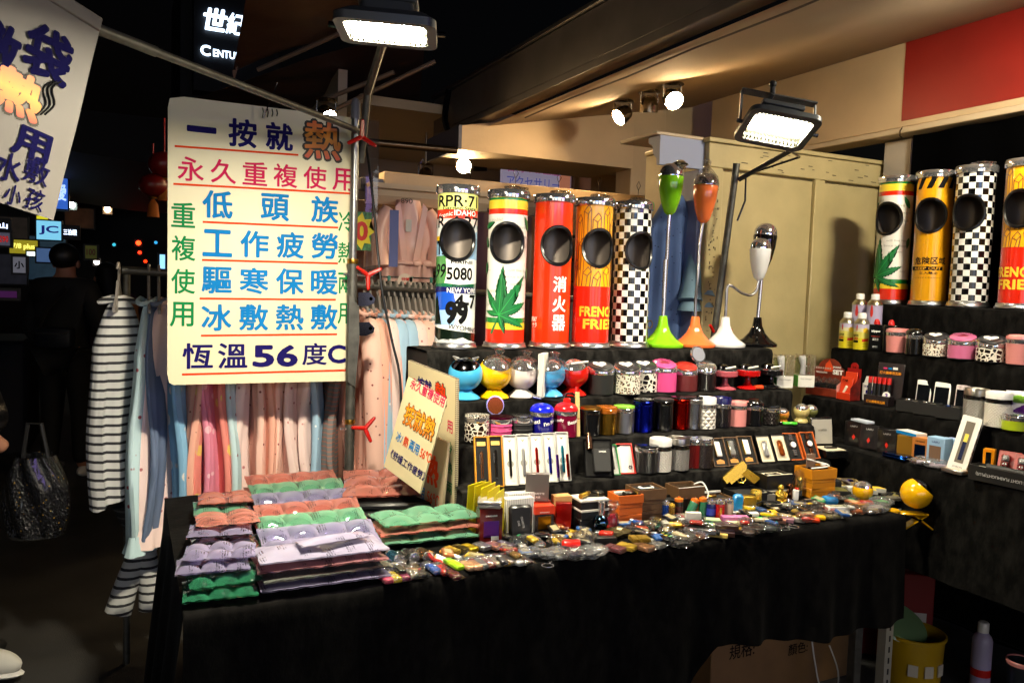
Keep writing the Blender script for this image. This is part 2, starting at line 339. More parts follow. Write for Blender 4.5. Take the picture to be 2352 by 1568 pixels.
# inner shop
solo('inner_back_wall', 'pale lit back wall of the shop above the lintel', 'wall', MB().b3(1.3, 5.5, 7.0, 7.05, 0, 2.9), CREAM2)
solo('inner_side_wall', 'plain side wall inside the shop left of the signboard', 'wall', MB().b3(1.24, 1.3, 5.3, 7.05, 0, 2.9), CREAM2)
solo('inner_ceiling', 'inner shop ceiling carrying small spotlights', 'ceiling', MB().b3(1.3, 5.5, 4.96, 7.0, 2.62, 2.68), CREAM2)
t = thing('inner_signboard', 'glowing white shop signboard with pink and blue outlined lettering', 'signboard', (2.58, 5.6, 2.235))
part(t, 'panel', MB().b3(0, .6, 0, .04, 0, .45, .004), mat('lit acrylic', '#d8cfe8', .3, emit='#cdc3e2', es=.22)); part(t, 'frame', MB().b3(.602, .62, -.01, .05, -.01, .46), BRUSH)
flat_text(t, [('台湾のお土産', .27, .215, dict(fitw=.46, fith=.1, bold=.012))], mat('pink sign ink', '#c06aa8', .5, emit='#c06aa8', es=.25), y=-.002)
flat_text(t, [('アクセサリー', .27, .095, dict(fitw=.46, fith=.085, bold=.01))], mat('blue sign ink', '#6a72c8', .5, emit='#6a72c8', es=.25), y=-.002)
rects(t, [(.5, .598, .02, .43)], mat('orange print', '#d88a6a', .5, emit='#d88a6a', es=.3), y=-.0015)
solo('ceiling_duct', 'cream box duct on the inner shop wall right of the signboard', 'duct', MB().b3(3.25, 3.6, 5.4, 5.9, 2.22, 2.42, .004), CREAM)
solo('clothes_bar', 'dark metal bar running left from the boxed beam', 'bar', MB().tube([(.55, 4.35, 2.27), (1.735, 4.42, 2.30)], .022, 10), foil('dark bronze', '#4a4038', .35))

# ------------------------------------------------------------------ spotlights of the shop ceiling
WARM = mat('warm spot glow', (0, 0, 0), .5, emit='#ffd9a0', es=SPOT); NICKEL = foil('satin nickel', '#9a8f80', .25)
def spot(label, p, d, lit=True, r=.05, par_black=False):
    t = thing('ceiling_spotlight', label, 'spotlight', p, group='spotlights on the shop ceilings')
    d = Vector(d).normalized(); q = Vector((0, 0, 1)).rotation_difference(-d).to_matrix().to_4x4()
    part(t, 'ceiling_plate', MB().lathe([(.055, 0), (.06, -.006), (.05, -.012)], 20), NICKEL)
    c = Vector((0, 0, -.075)); M = Matrix.Translation(c) @ q
    for q in (-1, 1): part(t, 'bracket', MB().tube([(q*(r+.004), 0, -.01), (q*(r+.006), 0, -.05), (q*(r+.002), 0, -.075)], .004, 6), NICKEL)
    part(t, 'housing', MB().lathe([(r*.45, .05), (r*.8, .035), (r*.98, 0), (r, -.035), (r*.93, -.036), (r*.9, -.02)], 20, M, True, False), MBLACK if par_black else NICKEL)
    part(t, 'lens', MB().lathe([(r*.88, -.022), (r*.6, -.028), (r*.2, -.03)], 20, M), WARM if lit else mat('unlit lens', '#777770', .2))
    return t
for lb, px, py, d, on in (('warm ceiling spotlight turned to the left, leftmost of the trio near the boxed beam', 1432, 228, (-1.15, .02, -.8), True),
                          ('unlit spotlight in the middle of the trio on the sloping ceiling', 1492, 205, (.1, .2, -1), False),
                          ('bright round spotlight facing the camera, rightmost of the trio', 1545, 188, (-.18, -.85, -.55), True)):
    p = at_z(px, py, 2.585); p.z = czl(p.x)-.001; spot(lb, p, d, on)
for lb, px, py, Y, d, on, bl in (('warm spotlight hanging just under the boxed beam end', 1066, 356, 4.75, (-.35, -.8, -.5), True, False), ('black and white spotlight right of the one under the beam end', 1103, 362, 5.2, (.1, .1, -1), False, True),
                             ('small distant spotlight above the satin robe', 978, 383, 5.6, (0, -.2, -1), True, False)):
    p = at_y(px, py, Y); p.z += .02; spot(lb, p, d, on, par_black=bl)
    solo('spotlight_stem', 'thin stem holding the ' + ('lit spotlight under the beam end' if Y < 5 else 'black and white spotlight' if Y < 5.5 else 'small distant spotlight'), 'stem', MB().tube([(p.x, p.y, p.z), (p.x, p.y, 2.62)], .008, 8), NICKEL)

# ================================================================== THE STALL
ZT = .76
def wob(x, y): return .0025*math.sin(x*23+y*7)+.002*math.sin(x*51-y*31)
t = thing('stall_table', 'long stall table draped in black velvet to below the knees', 'table', (0, 0, 0))
part(t, 'tabletop', MB().b3(.125, 2.44, 1.875, 2.885, .70, .748, .004), mat('plywood', '#8a6a44', .6))
def cloth(u, v):
    # v runs from the back of the table over the front edge and down the front
    x = .11 + 2.345*u; L = 1.0
    if v < .62: y = 2.895 - (2.895-1.885)*(v/.62); z = ZT + wob(x, y)*.6
    elif v < .68: a = (v-.62)/.06*math.pi/2; y = 1.885 - .022*math.sin(a); z = ZT - .022 + .022*math.cos(a) + wob(x, 1.88)*.6
    else:
        d = (v-.68)/.32; y = 1.863 - d*(.018*math.sin(x*19)+.012*math.sin(x*43+1)+.01) ; hem = .40 + (.03*math.sin(x*5) if x > 1.2 else 0) - (.3 if x < 1.45 else max(0, (1.62-x)/.17*.3)); z = .738 + (hem-.738)*d
    return Vector((x, y, z))
part(t, 'velvet_cloth', MB().grid(cloth, 150, 46), SKIRT)
def side(u, v): y = 1.865+1.03*u; return Vector((.112 - .05*v*(1+.5*math.sin(y*21)) - .004*math.sin(math.pi*v), y, ZT-.004 - .66*v))
part(t, 'side_drape', MB().grid(side, 60, 12), SKIRT)
part(t, 'end_drape', MB().grid(lambda u, v: Vector((2.458 + .02*v*(1+math.sin(u*30)), 1.865+1.03*u, ZT-.004 - .36*v)), 40, 8), SKIRT)
for x in (.2, 2.38):
    for y in (1.98, 2.8): part(t, 'leg', MB().b3(x-.018, x+.018, y-.018, y+.018, 0, .70, .003), STEEL)
def steps(name, label, prof, a0, a1, axis, m=VELVET, n=70, mod=None):
    """a draped flight of display steps; prof=[(depth,z)...] from the lowest front edge back"""
    pts = []
    for (d0, z0), (d1, z1) in zip(prof, prof[1:]):
        k = max(2, int(math.hypot(d1-d0, z1-z0)/.02))
        pts += [(d0+(d1-d0)*i/k, z0+(z1-z0)*i/k) for i in range(k)]
    pts.append(prof[-1])
    for _ in range(1):   # soften the arrises
        pts = [pts[0]] + [((p[0]+2*q[0]+r[0])/4, (p[1]+2*q[1]+r[1])/4) for p, q, r in zip(pts, pts[1:], pts[2:])] + [pts[-1]]
    N = len(pts)-1
    def f(u, v):
        i = min(N, int(round(v*N))); d, z = pts[i]; a = a0+(a1-a0)*u; w = .003*math.sin(a*27+z*40)+.002*math.sin(a*61+d*50)
        return Vector((a, d+w, z-abs(w)*.5)) if axis == 'x' else Vector((d+w, a, z-abs(w)*.5))
    t = thing(name, label, 'display steps'); part(t, 'velvet_cloth', MB().grid(f, n, N), m)
    inner = [(p[0]+.012, p[1]-.012) for p in prof] + [(prof[-1][0], prof[0][1]-.0)]
    inner[0] = (prof[0][0]+.012, prof[0][1]); 
    M = Matrix.Identity(4) if axis == 'y' else Matrix(((0, 1, 0, 0), (1, 0, 0, 0), (0, 0, 1, 0), (0, 0, 0, 1)))
    part(t, 'step_frame', MB().prism(inner, a0+.008, a1-.008, M), MBLACK, False); return t
# main flight (faces the street) and the flight at right angles on the right
Z1, Z2, Z3, Z4 = .873, .992, 1.118, 1.281
steps('display_steps', 'black velvet display steps rising at the back of the table', [(2.235, .765), (2.24, Z1), (2.333, Z1), (2.338, Z2), (2.463, Z2), (2.468, Z3), (2.588, Z3), (2.593, Z4), (2.82, Z4), (2.825, .77)], .93, 2.50, 'x', n=110)
RX1, RX2, RX3, RX4 = 2.60, 2.76, 2.92, 3.06
RZ0, RZ1, RZ2, RZ3, RZ4 = .30, .905, 1.065, 1.28, 1.484
steps('side_display_steps', 'black velvet display steps along the right side of the stall', [(RX1-.015, .52), (RX1, RZ1), (RX2-.005, RZ1), (RX2, RZ2), (RX3-.005, RZ2), (RX3, RZ3), (RX4-.005, RZ3), (RX4, RZ4), (3.40, RZ4), (3.41, .05)], .9, 2.66, 'y', SIDEV, n=100)

# ------------------------------------------------------------------ pole, horizontal bar, lamps
PX, PY = .747, 2.915
t = thing('steel_upright', 'tall galvanised upright pole with red clamp handles beside the big sign', 'pole', (PX, PY, 0))
part(t, 'lower_tube', MB().lathe([(.018, 0), (.018, 1.58)], 16), STEEL); part(t, 'upper_tube', MB().lathe([(.0145, 1.58), (.0145, 2.10)], 16), mat('worn bright steel', '#8a8a88', .35, .85))
part(t, 'top_cap', MB().lathe([(.0175, 2.10), (.0175, 2.155), (.012, 2.17), (.004, 2.175)], 14), mat('grey plastic cap', '#77777a', .5))
for z in (1.575, .98): part(t, 'brass_collar', MB().lathe([(.0195, z), (.0205, z+.004), (.0205, z+.014), (.0195, z+.018)], 16), BRASS)
def handle(z, ang, dx=.0):
    h = MB(); c = Vector((.055+dx, -.012, z))
    for k in range(3):
        a = ang + k*2*math.pi/3; e = c + Vector((math.cos(a)*.05, -.012, math.sin(a)*.05)); h.tube([c, c.lerp(e, .6), e], [.009, .008, .0065], 8); h.sphere(e, .0066, u=8, v=6)
    part(t, 'red_clamp_handle', h, RED); part(t, 'clamp_bolt', MB().tube([(-.035, -.004, z), (.055+dx, -.01, z)], .005, 6), CHROME)
handle(1.535, .5); handle(.962, .9)
h = MB()
for k in range(3):
    a = R_(90)+k*2*math.pi/3; e = Vector((.012+math.cos(a)*.055, -.055, 2.03+math.sin(a)*.055)); h.tube([(.012, -.05, 2.03), e], [.009, .007], 8); h.sphere(e, .007, u=8, v=6)
part(t, 'red_clamp_handle', h, RED); part(t, 'clamp_bolt', MB().tube([(.012, -.05, 2.03), (.012, .03, 2.03)], .006, 6), CHROME)
for z in (1.42, 1.31): part(t, 'clip_bracket', MB().prism([(.018, 0), (.05, .0), (.078, .012), (.082, .03), (.06, .052), (.018, .05)], -.02, -.014, Matrix.Translation((0, 0, z))).tube([(.066, -.02, z+.028), (.066, -.01, z+.028)], .007, 8), DKCHROME)
part(t, 'sign_channel', MB().prism([(-.017, 1.14), (.012, 1.12), (.024, 1.30), (.02, 1.42), (-.016, 1.46)], -.024, -.0215), STEEL, False)
# bar from the upright towards the street that carries the banner
A = Vector((PX, PY-.03, 2.055)); Bq = Vector((-.62, 1.62, 2.085))
t = thing('banner_bar', 'thin steel bar running from the upright to the hanging banner', 'bar', A)
part(t, 'thin_tube', MB().tube([(0, 0, 0), (Bq-A)*.52], .011, 12), STEEL); part(t, 'thick_tube', MB().tube([(Bq-A)*.5, (Bq-A)], .0135, 12), STEEL)
# LED floodlights
GLOW1 = mat('strong led panel glow', (0, 0, 0), .5, emit='#fff3d6', es=FLOOD*2.1); GLOW = mat('led panel glow', (0, 0, 0), .5, emit='#fff3d6', es=FLOOD); HOUS = mat('grey cast aluminium', '#4a4d50', .45, .6); REFL = mat('dull reflector', '#3c3c34', .5)
def floodlight(label, c, nrm, xdir, w, h, yoke=True, lamp=None):
    n = Vector(nrm).normalized(); x = Vector(xdir); x = (x - n*x.dot(n)).normalized(); y = n.cross(x)
    t = thing('led_floodlight', label, 'floodlight', c, group='floodlights over the stall'); t.matrix_world = Matrix((( x.x, y.x, n.x, c[0]), (x.y, y.y, n.y, c[1]), (x.z, y.z, n.z, c[2]), (0, 0, 0, 1)))
    def rr(a, bb, r, z, k=5):
        o = []
        for cx, cy, s0 in ((a-r, bb-r, 0), (-a+r, bb-r, 90), (-a+r, -bb+r, 180), (a-r, -bb+r, 270)):
            for i in range(k+1): q = R_(s0+90*i/k); o.append((cx+r*math.cos(q), cy+r*math.sin(q), z))
        return o
    def loft(mb, loops, cap=False):
        vs = [[mb.bm.verts.new(p) for p in lp] for lp in loops]
        for A_, B_ in zip(vs, vs[1:]):
            for k in range(len(A_)): mb.bm.faces.new((A_[k], A_[(k+1) % len(A_)], B_[(k+1) % len(A_)], B_[k]))
        if cap: mb.bm.faces.new(vs[-1])
        return mb
    a, c2 = w/2, h/2
    part(t, 'housing', loft(MB(), [rr(a-.022, c2-.022, .02, 0), rr(a, c2, .03, 0), rr(a, c2, .03, -.018), rr(a-.02, c2-.02, .03, -.034), rr(a-.05, c2-.045, .02, -.04), rr(a-.055, c2-.05, .02, -.062)], True), HOUS)
    part(t, 'reflector', loft(MB(), [rr(a-.022, c2-.022, .02, -.001), rr(a*.84, c2*.72, .01, -.022)], True), REFL)
    fin = MB()
    for k in range(15):
        fx = -a*.76+a*1.52*k/14; fin.box(fx, c2*.68, -.009, .003, c2*.22, .012); fin.box(fx, -c2*.68, -.009, .003, c2*.22, .012)
    part(t, 'reflector_fin', fin, REFL, False)['kind'] = 'stuff'
    part(t, 'led_panel', MB().box(0, 0, -.014, a*1.46, c2*.66, .006), lamp or GLOW, False)
    part(t, 'heat_sink', MB().b3(-a*.6, a*.6, -c2*.55, c2*.55, -.08, -.062, .003), HOUS)
    if yoke: part(t, 'yoke', MB().tube([(-a-.008, 0, -.012), (-a-.008, .0, -.13)], .005, 6).b3(-a-.011, a+.011, -.014, .014, -.136, -.131).tube([(a+.008, 0, -.012), (a+.008, 0, -.13)], .005, 6), HOUS)
    for s_ in (-1, 1): part(t, 'yoke_bolt', MB().tube([(s_*(a+.001), 0, -.012), (s_*(a+.02), 0, -.012)], .007, 8), DKCHROME)
    return t
L1 = Vector((.545, 1.85, 2.083)); L2 = Vector((1.955, 2.06, 2.055))
def nd(c, down):  # normal tilted down from the horizontal direction towards the camera
    hx = Vector((-c.x, -c.y, 0)).normalized(); return hx*math.cos(R_(down)) + Vector((0, 0, -math.sin(R_(down))))
L3 = Vector((2.72, 1.52, 2.52))
floodlight('LED floodlight high over the right hand display steps', L3, (.12, .45, -.88), (0.9, -.3, 0), .262, .205, True)
solo('hanging_chain', 'chain holding the floodlight over the right hand steps', 'chain', MB().tube([(2.72, 1.52, 2.6), (2.72, 1.52, 2.63)], .006, 6), DKCHROME)
floodlight('bright LED floodlight hanging at top centre above the big sign', L1, (-.03, .02, -1), (.93, -.36, .0), .23, .2, False, GLOW1)
t2 = floodlight('bright LED floodlight on a leaning pole before the cream cabinet', L2, nd(L2, 66), (.93, -.36, -.03), .24, .195, True)
t = thing('lamp_arm', 'angled arm holding the floodlight above the big sign', 'arm', (PX, PY, 2.0))
part(t, 'arm_tube', MB().tube([(.03, .03, -.05), (.03, -.05, .19), (-.04, -.5, .26), (L1.x-PX, L1.y-PY+.1, L1.z-2.0+.10)], .014, 10), STEEL)
part(t, 'arm_cable', MB().tube([(.045, .03, .1), (.05, -.1, .26), (-.02, -.5, .29), (L1.x-PX, L1.y-PY+.12, L1.z-2.0+.12)], .004, 6), RUBBER)
B0 = at_y(1640, 770, 2.86); B1 = at_y(1692, 375, 2.80)
t = thing('leaning_lamp_pole', 'leaning grey pole behind the white ashtray carrying a floodlight', 'pole', B0)
part(t, 'tube', MB().tube([(-.03, .02, -.55), (0, 0, 0), B1-B0], .0155, 12), STEEL); top = B1-B0
tip = L2 + Vector((0, .03, .13)) - B0
part(t, 'arm', MB().tube([top+Vector((.01, -.01, -.07)), top+Vector((.07, -.25, .03)), tip+Vector((0, .1, -.11)), tip], .011, 8), HOUS)
part(t, 'knob', MB().sphere(tip+Vector((0, 0, .03)), .013, u=10, v=8).tube([tip, tip+Vector((0, 0, .03))], .009, 8), MBLACK)
part(t, 'cable', MB().tube([top+Vector((.02, 0, -.25)), top+Vector((.05, -.01, -.16)), top+Vector((.03, -.03, -.05)), top+Vector((.09, -.28, -.0)), tip+Vector((.08, .06, -.14)), tip+Vector((.03, .0, -.1))], .005, 6), RUBBER)
part(t, 'red_clamp_handle', MB().tube([(.0, -.02, .02), (.06, -.05, .03)], .008, 8).tube([(-.02, -.02, .02), (-.05, -.03, .05)], .007, 8), RED)
b = MB(); cab = [at_y(833, 285, 2.95), at_y(848, 380, 3.0), at_y(858, 470, 3.02), at_y(868, 580, 3.02), at_y(880, 680, 3.0), at_y(900, 780, 2.98), at_y(918, 860, 2.95), at_y(922, 960, 2.92)]
def smooth_pts(p, n=4):
    o = []
    for i in range(len(p)-1):
        a0, a1, a2, a3 = p[max(0, i-1)], p[i], p[i+1], p[min(len(p)-1, i+2)]
        for k in range(n):
            s_ = k/n; o.append(.5*((2*a1)+(a2-a0)*s_+(2*a0-5*a1+4*a2-a3)*s_**2+(3*a1-a0-3*a2+a3)*s_**3))
    return o+[p[-1]]
solo('power_cable', 'black power cable dangling beside the upright pole', 'cable', b.tube(smooth_pts(cab), .005, 7), RUBBER)

solo('black_hose', 'black rubber hose curling from the end of the metal fascia', 'hose', MB().tube(smooth_pts([Vector((1.86, 4.9, 2.76)), Vector((1.82, 4.85, 2.55)), Vector((1.84, 4.7, 2.42)), Vector((1.9, 4.5, 2.40)), Vector((1.97, 4.42, 2.46))]), .02, 8), RUBBER)
solo('ceiling_cable', 'thin cable clipped along the sloping ceiling near the fascia', 'cable', MB().tube([(2.02, .6+.5*k, czl(2.02)-.006-.006*(k % 2)) for k in range(8)], .004, 6), mat('grey cable', '#6a6058', .5))
# ------------------------------------------------------------------ the big sign
SIGNM = mat('aged cream sign board', '#d8d0b0', .5, mottle=(2.5, .07)); NAVY = mat('navy sign ink', '#160f58', .7, spec=.1); PINKI = mat('pink sign lettering', '#c01e50', .7, spec=.1); CYAN = mat('blue sign lettering', '#0c70b4', .7, spec=.1)
GREENI = mat('green sign lettering', '#0a7840', .7, spec=.1); REDLINE = mat('red sign rule', '#d03c12', .7, spec=.1)
FIRE = bands('fire gradient', [(0, '#d83a14')])
def fire_mat(name, z0, z1, axis=2):
    m = mat(name, '#d83a14', .5); n, l, bb = nodes(m); tc = n.new('ShaderNodeTexCoord'); sx = n.new('ShaderNodeSeparateXYZ'); l.new(tc.outputs['Object'], sx.inputs[0])
    mr = n.new('ShaderNodeMapRange'); mr.inputs[1].default_value = z0; mr.inputs[2].default_value = z1; l.new(sx.outputs[axis], mr.inputs[0])
    cr = n.new('ShaderNodeValToRGB'); e = cr.color_ramp.elements; e[0].color = (*lin('#b02010'), 1); e[1].color = (*lin('#e0601c'), 1); e.new(.55).color = (*lin('#e89a1c'), 1); e[1].position = .55
    e[2].position = 1; e[2].color = (*lin('#e0601c'), 1); l.new(mr.outputs[0], cr.inputs[0]); l.new(cr.outputs[0], bb.inputs['Base Color']); return m
SG = Vector((.121, 2.958, 1.135)); SW, SH = .652, .978
t = thing('hanging_sign', 'large cream hanging sign with blue, pink and green Chinese lettering', 'sign', SG)
rc = .02; outl = [(rc, 0), (SW-rc, 0), (SW-.006, .006), (SW, rc), (SW, SH-rc), (SW-rc, SH), (rc+.03, SH), (.006, SH-.01), (0, SH-rc-.02), (0, rc+.02), (.006, .008)]
part(t, 'board', MB().prism(outl, 0, .012), SIGNM, False)
# photo pixel grid of the zoomed sign -> board coordinates (bilinear over its four corners)
def sg(x, y):
    P = [(88, 100), (1005, 262), (945, 1490), (75, 1495)]  # tl tr br bl of the board as seen
    import itertools
    # invert bilinear by a few Newton steps
    u, v = .5, .5
    for _ in range(12):
        tx = P[0][0]*(1-u)*(1-v)+P[1][0]*u*(1-v)+P[2][0]*u*v+P[3][0]*(1-u)*v; ty = P[0][1]*(1-u)*(1-v)+P[1][1]*u*(1-v)+P[2][1]*u*v+P[3][1]*(1-u)*v
        du = ((P[1][0]-P[0][0])*(1-v)+(P[2][0]-P[3][0])*v, (P[1][1]-P[0][1])*(1-v)+(P[2][1]-P[3][1])*v); dv = ((P[3][0]-P[0][0])*(1-u)+(P[2][0]-P[1][0])*u, (P[3][1]-P[0][1])*(1-u)+(P[2][1]-P[1][1])*u)
        det = du[0]*dv[1]-du[1]*dv[0]; ex, ey = x-tx, y-ty; u += (ex*dv[1]-ey*dv[0])/det; v += (du[0]*ey-du[1]*ex)/det
    return u*SW, (1-v)*SH
def row(chars, xs, y0, y1, m, w, h, bold):
    for k, ch in enumerate(chars):
        bb = MB(); f = k/(max(1, len(chars)-1)); X, Z = sg(xs[0]+(xs[1]-xs[0])*f if isinstance(xs, tuple) else xs[k], y0+(y1-y0)*f)
        put_text(bb.bm, ch, X, Z, None, bold=bold, fitw=w, fith=h if ch != '一' else .022, y=-.0012); part(t, 'character', bb, m, False)
row('一按就', [235, 422, 597], 270, 322, NAVY, .095, .098, .03)
row('永久重複使用', (185, 915), 455, 540, PINKI, .084, .082, .014)
row('低頭族', [303, 570, 815], 628, 675, CYAN, .1, .096, .026)
row('工作疲勞', (300, 810), 812, 845, CYAN, .098, .095, .026)
row('驅寒保暖', (295, 805), 990, 1015, CYAN, .1, .094, .024)
row('冰敷熱敷', (292, 800), 1170, 1182, CYAN, .1, .094, .024)
row('重複使用', [150, 150, 147, 140], 672, 1150, GREENI, .076, .085, .014)
row('冷熱兩用', [924, 918, 914, 908], 738, 1168, GREENI, .060, .078, .010)
row('恆溫', [207, 362], 1355, 1357, NAVY, .10, .09, .02); row('56', [503, 615], 1362, 1363, NAVY, .076, .080, .035); row('度', [748], 1357, 1357, NAVY, .09, .082, .018); row('C', [858], 1360, 1360, NAVY, .068, .070, .03)
bb = MB(); X, Z = sg(812, 352); put_text(bb.bm, '熱', X, Z, None, bold=.06, fitw=.150, fith=.154, y=-.0008); part(t, 'flame_outline', bb, mat('dark outline', '#2a2412', .6), False)
bb = MB(); put_text(bb.bm, '熱', X, Z, None, bold=.02, fitw=.132, fith=.136, y=-.0016); part(t, 'flame_character', bb, fire_mat('flame lettering', Z-.07, Z+.07), False)
for x0, y0, x1, y1 in ((115, 343, 688, 412), (108, 522, 950, 606), (235, 708, 880, 762), (230, 890, 875, 930), (218, 1076, 860, 1101), (222, 1256, 862, 1265), (138, 1444, 905, 1438)):
    bb = MB(); a, c = sg(x0, y0), sg(x1, y1); d = .0035; bb.bm.faces.new([bb.bm.verts.new((p[0], -.0012, p[1]+q)) for p, q in ((a, -d), (c, -d), (c, d), (a, d))])
    part(t, 'red_rule', bb, REDLINE, False)
hk = at_y(617, 212, SG.y)-SG
part(t, 'hanging_hook', MB().tube([(hk.x-.02, -.02, SH-.045), (hk.x-.005, -.03, SH+.0), (hk.x+.01, -.05, SH+.04), (hk.x+.02, -.06, SH+.075)], .0022, 6), DKCHROME)
for k in range(4): part(t, 'wire_loop', MB().tube([(hk.x-.02+.016*k, -.003, SH-.04+.004*k), (hk.x-.018+.016*k, -.008, SH-.02), (hk.x-.02+.016*k, -.002, SH-.005)], .002, 5), DKCHROME)
# ================================================================== TUBE ASHTRAYS
TR, TH_ = .0725, .575
HOLE = (0., .064, .315, .455)
def tube_ashtray(label, loc, rz, body, prints=None, wrap_scrap=False):
    t = thing('tube_ashtray', label, 'ashtray', loc, rz, 'tall tube ashtrays')
    nu, nv = 72, 60; bm = bmesh.new(); uvl = bm.loops.layers.uv.new('UVMap'); z0, z1 = .016, .55
    g = [[bm.verts.new((TR*math.sin(2*math.pi*i/nu-math.pi), -TR*math.cos(2*math.pi*i/nu-math.pi), z0+(z1-z0)*j/nv)) for i in range(nu)] for j in range(nv+1)]
    zc, hz = (HOLE[2]+HOLE[3])/2, (HOLE[3]-HOLE[2])/2
    for j in range(nv):
        for i in range(nu):
            s0 = (i+.5)/nu*2*math.pi*TR-math.pi*TR; zz = z0+(z1-z0)*(j+.5)/nv
            if (s0/HOLE[1])**2+((zz-zc)/hz)**2 < .95: continue
            f = bm.faces.new((g[j][i], g[j][(i+1) % nu], g[j+1][(i+1) % nu], g[j+1][i]))
            for lp, (a, c) in zip(f.loops, ((i, j), (i+1, j), (i+1, j+1), (i, j+1))): lp[uvl].uv = (a/nu*2*math.pi*TR, z0+(z1-z0)*c/nv)
    me = bpy.data.meshes.new('body'); bm.to_mesh(me); bm.free(); me.shade_smooth(); link('body', me, body, t)
    def liner(u, v): a = R_(62)+R_(236)*u; return Vector(((TR-.004)*math.sin(a), -(TR-.004)*math.cos(a), .2+.34*v))
    part(t, 'inner_liner', MB().grid(liner, 40, 4), mat('dark inner metal', '#8a8078', .42, .55))
    part(t, 'ash_floor', MB().lathe([(TR-.006, .2), (.001, .2)], 30), MBLACK)
    rim = [((TR+.002)*math.sin(HOLE[1]*math.cos(a)/TR), -(TR+.002)*math.cos(HOLE[1]*math.cos(a)/TR), zc+hz*math.sin(a)) for a in [2*math.pi*k/48 for k in range(48)]]
    part(t, 'opening_rim', MB().tube(rim, .0065, 8, closed=True), RUBBER)
    part(t, 'chrome_lid', MB().lathe([(.074, .545), (.079, .548), (.080, .556), (.080, .572), (.077, .578), (.07, .576), (.066, .568)], 40), CHROME)
    part(t, 'base_ring', MB().lathe([(.081, 0), (.083, .002), (.083, .006), (.079, .010), (.078, .02), (.074, .022)], 40), BRUSH)
    if wrap_scrap: part(t, 'plastic_scrap', crumple(.05, .016, 5), FILM, loc=(.02, .0, .58))
    if prints: prints(t)
    return t
def crumple(r, h, seed, lat=10, lon=12, up=1.0):
    rd = random.Random(seed); mb = MB()
    def f(u, v):
        a = 2*math.pi*u; ph = math.pi*(.02+.96*v); k = .72+.56*rd.random(); return Vector((r*k*math.sin(ph)*math.cos(a), r*k*math.sin(ph)*math.sin(a), h*(.8+.5*rd.random())*math.cos(ph)*up))
    return mb.grid(f, lon, lat, closed_u=True)
def face_cam(x, y, off=0.): return -math.atan2(x, y)+R_(off)
def T4(px): p = at_z(px, 797, Z4); q = at_y(px, 797, 2.685); return Vector((q.x, 2.685, Z4+.001))
CHK = mat('black and white check', (1, 1, 1), .15, coat=.7)
n, l, bq = nodes(CHK); tcn = n.new('ShaderNodeTexCoord'); ck = n.new('ShaderNodeTexChecker'); ck.inputs['Scale'].default_value = 1/.02531; ck.inputs[1].default_value = (*lin('#e4e4e0'), 1); ck.inputs[2].default_value = (*lin('#08080a'), 1)
mp = n.new('ShaderNodeMapping'); mp.inputs['Location'].default_value = (0, 0, .3); l.new(tcn.outputs['UV'], mp.inputs[0]); l.new(mp.outputs[0], ck.inputs[0]); l.new(ck.outputs[0], bq.inputs['Base Color'])
RASTA = bands('striped white tube print', [(0, '#d82c14'), (.068, '#e8c832'), (.092, '#1a7a34'), (.113, '#e2e0d8'), (.485, '#d82c14'), (.505, '#ecd03a'), (.537, '#178038')])
FRY = bands('red and yellow carton print', [(0, '#cf2410'), (.235, '#e0a01a')]); ORED = gloss('orange red print', '#dc3410', .16); AMBER = gloss('amber yellow print', '#dc9a14', .16)
GREYT = mat('grey faint print', '#a9a79f', .5); LEAF = mat('leaf green print', '#0f6a34', .4); LEAFHI = mat('light leaf vein', '#2fa84e', .4); YELT = mat('yellow print', '#ecc22c', .4); BRN = mat('brown line print', '#6a3008', .5)
def zz(y): return (1450-y)/1175*.53+.018
def leaflet(bm, x, z, ang, L, w, y=0., n=9):
    pts = []; a = R_(ang); ax = Vector((math.sin(a), math.cos(a))); nx = Vector((math.cos(a), -math.sin(a)))
    def prof(q): return w*math.sin(math.pi*min(1, q*.98+.02)**.8)**1.1
    side_ = []
    for k in range(n*2+1):
        q = k/(n*2); off = prof(q)*(1.0 if k % 2 == 0 else .78); qq = q+(.03 if k % 2 == 0 else 0); side_.append((qq, off))
    for q, o in side_: v = ax*L*q + nx*o; pts.append((x+v.x, z+v.y))
    for q, o in side_[::-1][1:-1]: v = ax*L*q - nx*o; pts.append((x+v.x, z+v.y))
    try: poly(bm, pts, y)
    except Exception: pass
def vein(bm, x, z, ang, L, w=.0016, y=0.):
    a = R_(ang); ax = Vector((math.sin(a), math.cos(a)))*L; nx = Vector((math.cos(a), -math.sin(a)))*w
    bm.faces.new([bm.verts.new((x+p.x, y, z+p.y)) for p in (nx, ax, -nx)])
LFS = ((3, .178, .021), (33, .172, .02), (66, .12, .017), (113, .112, .014), (163, .07, .01), (-33, .115, .015), (-78, .065, .011))
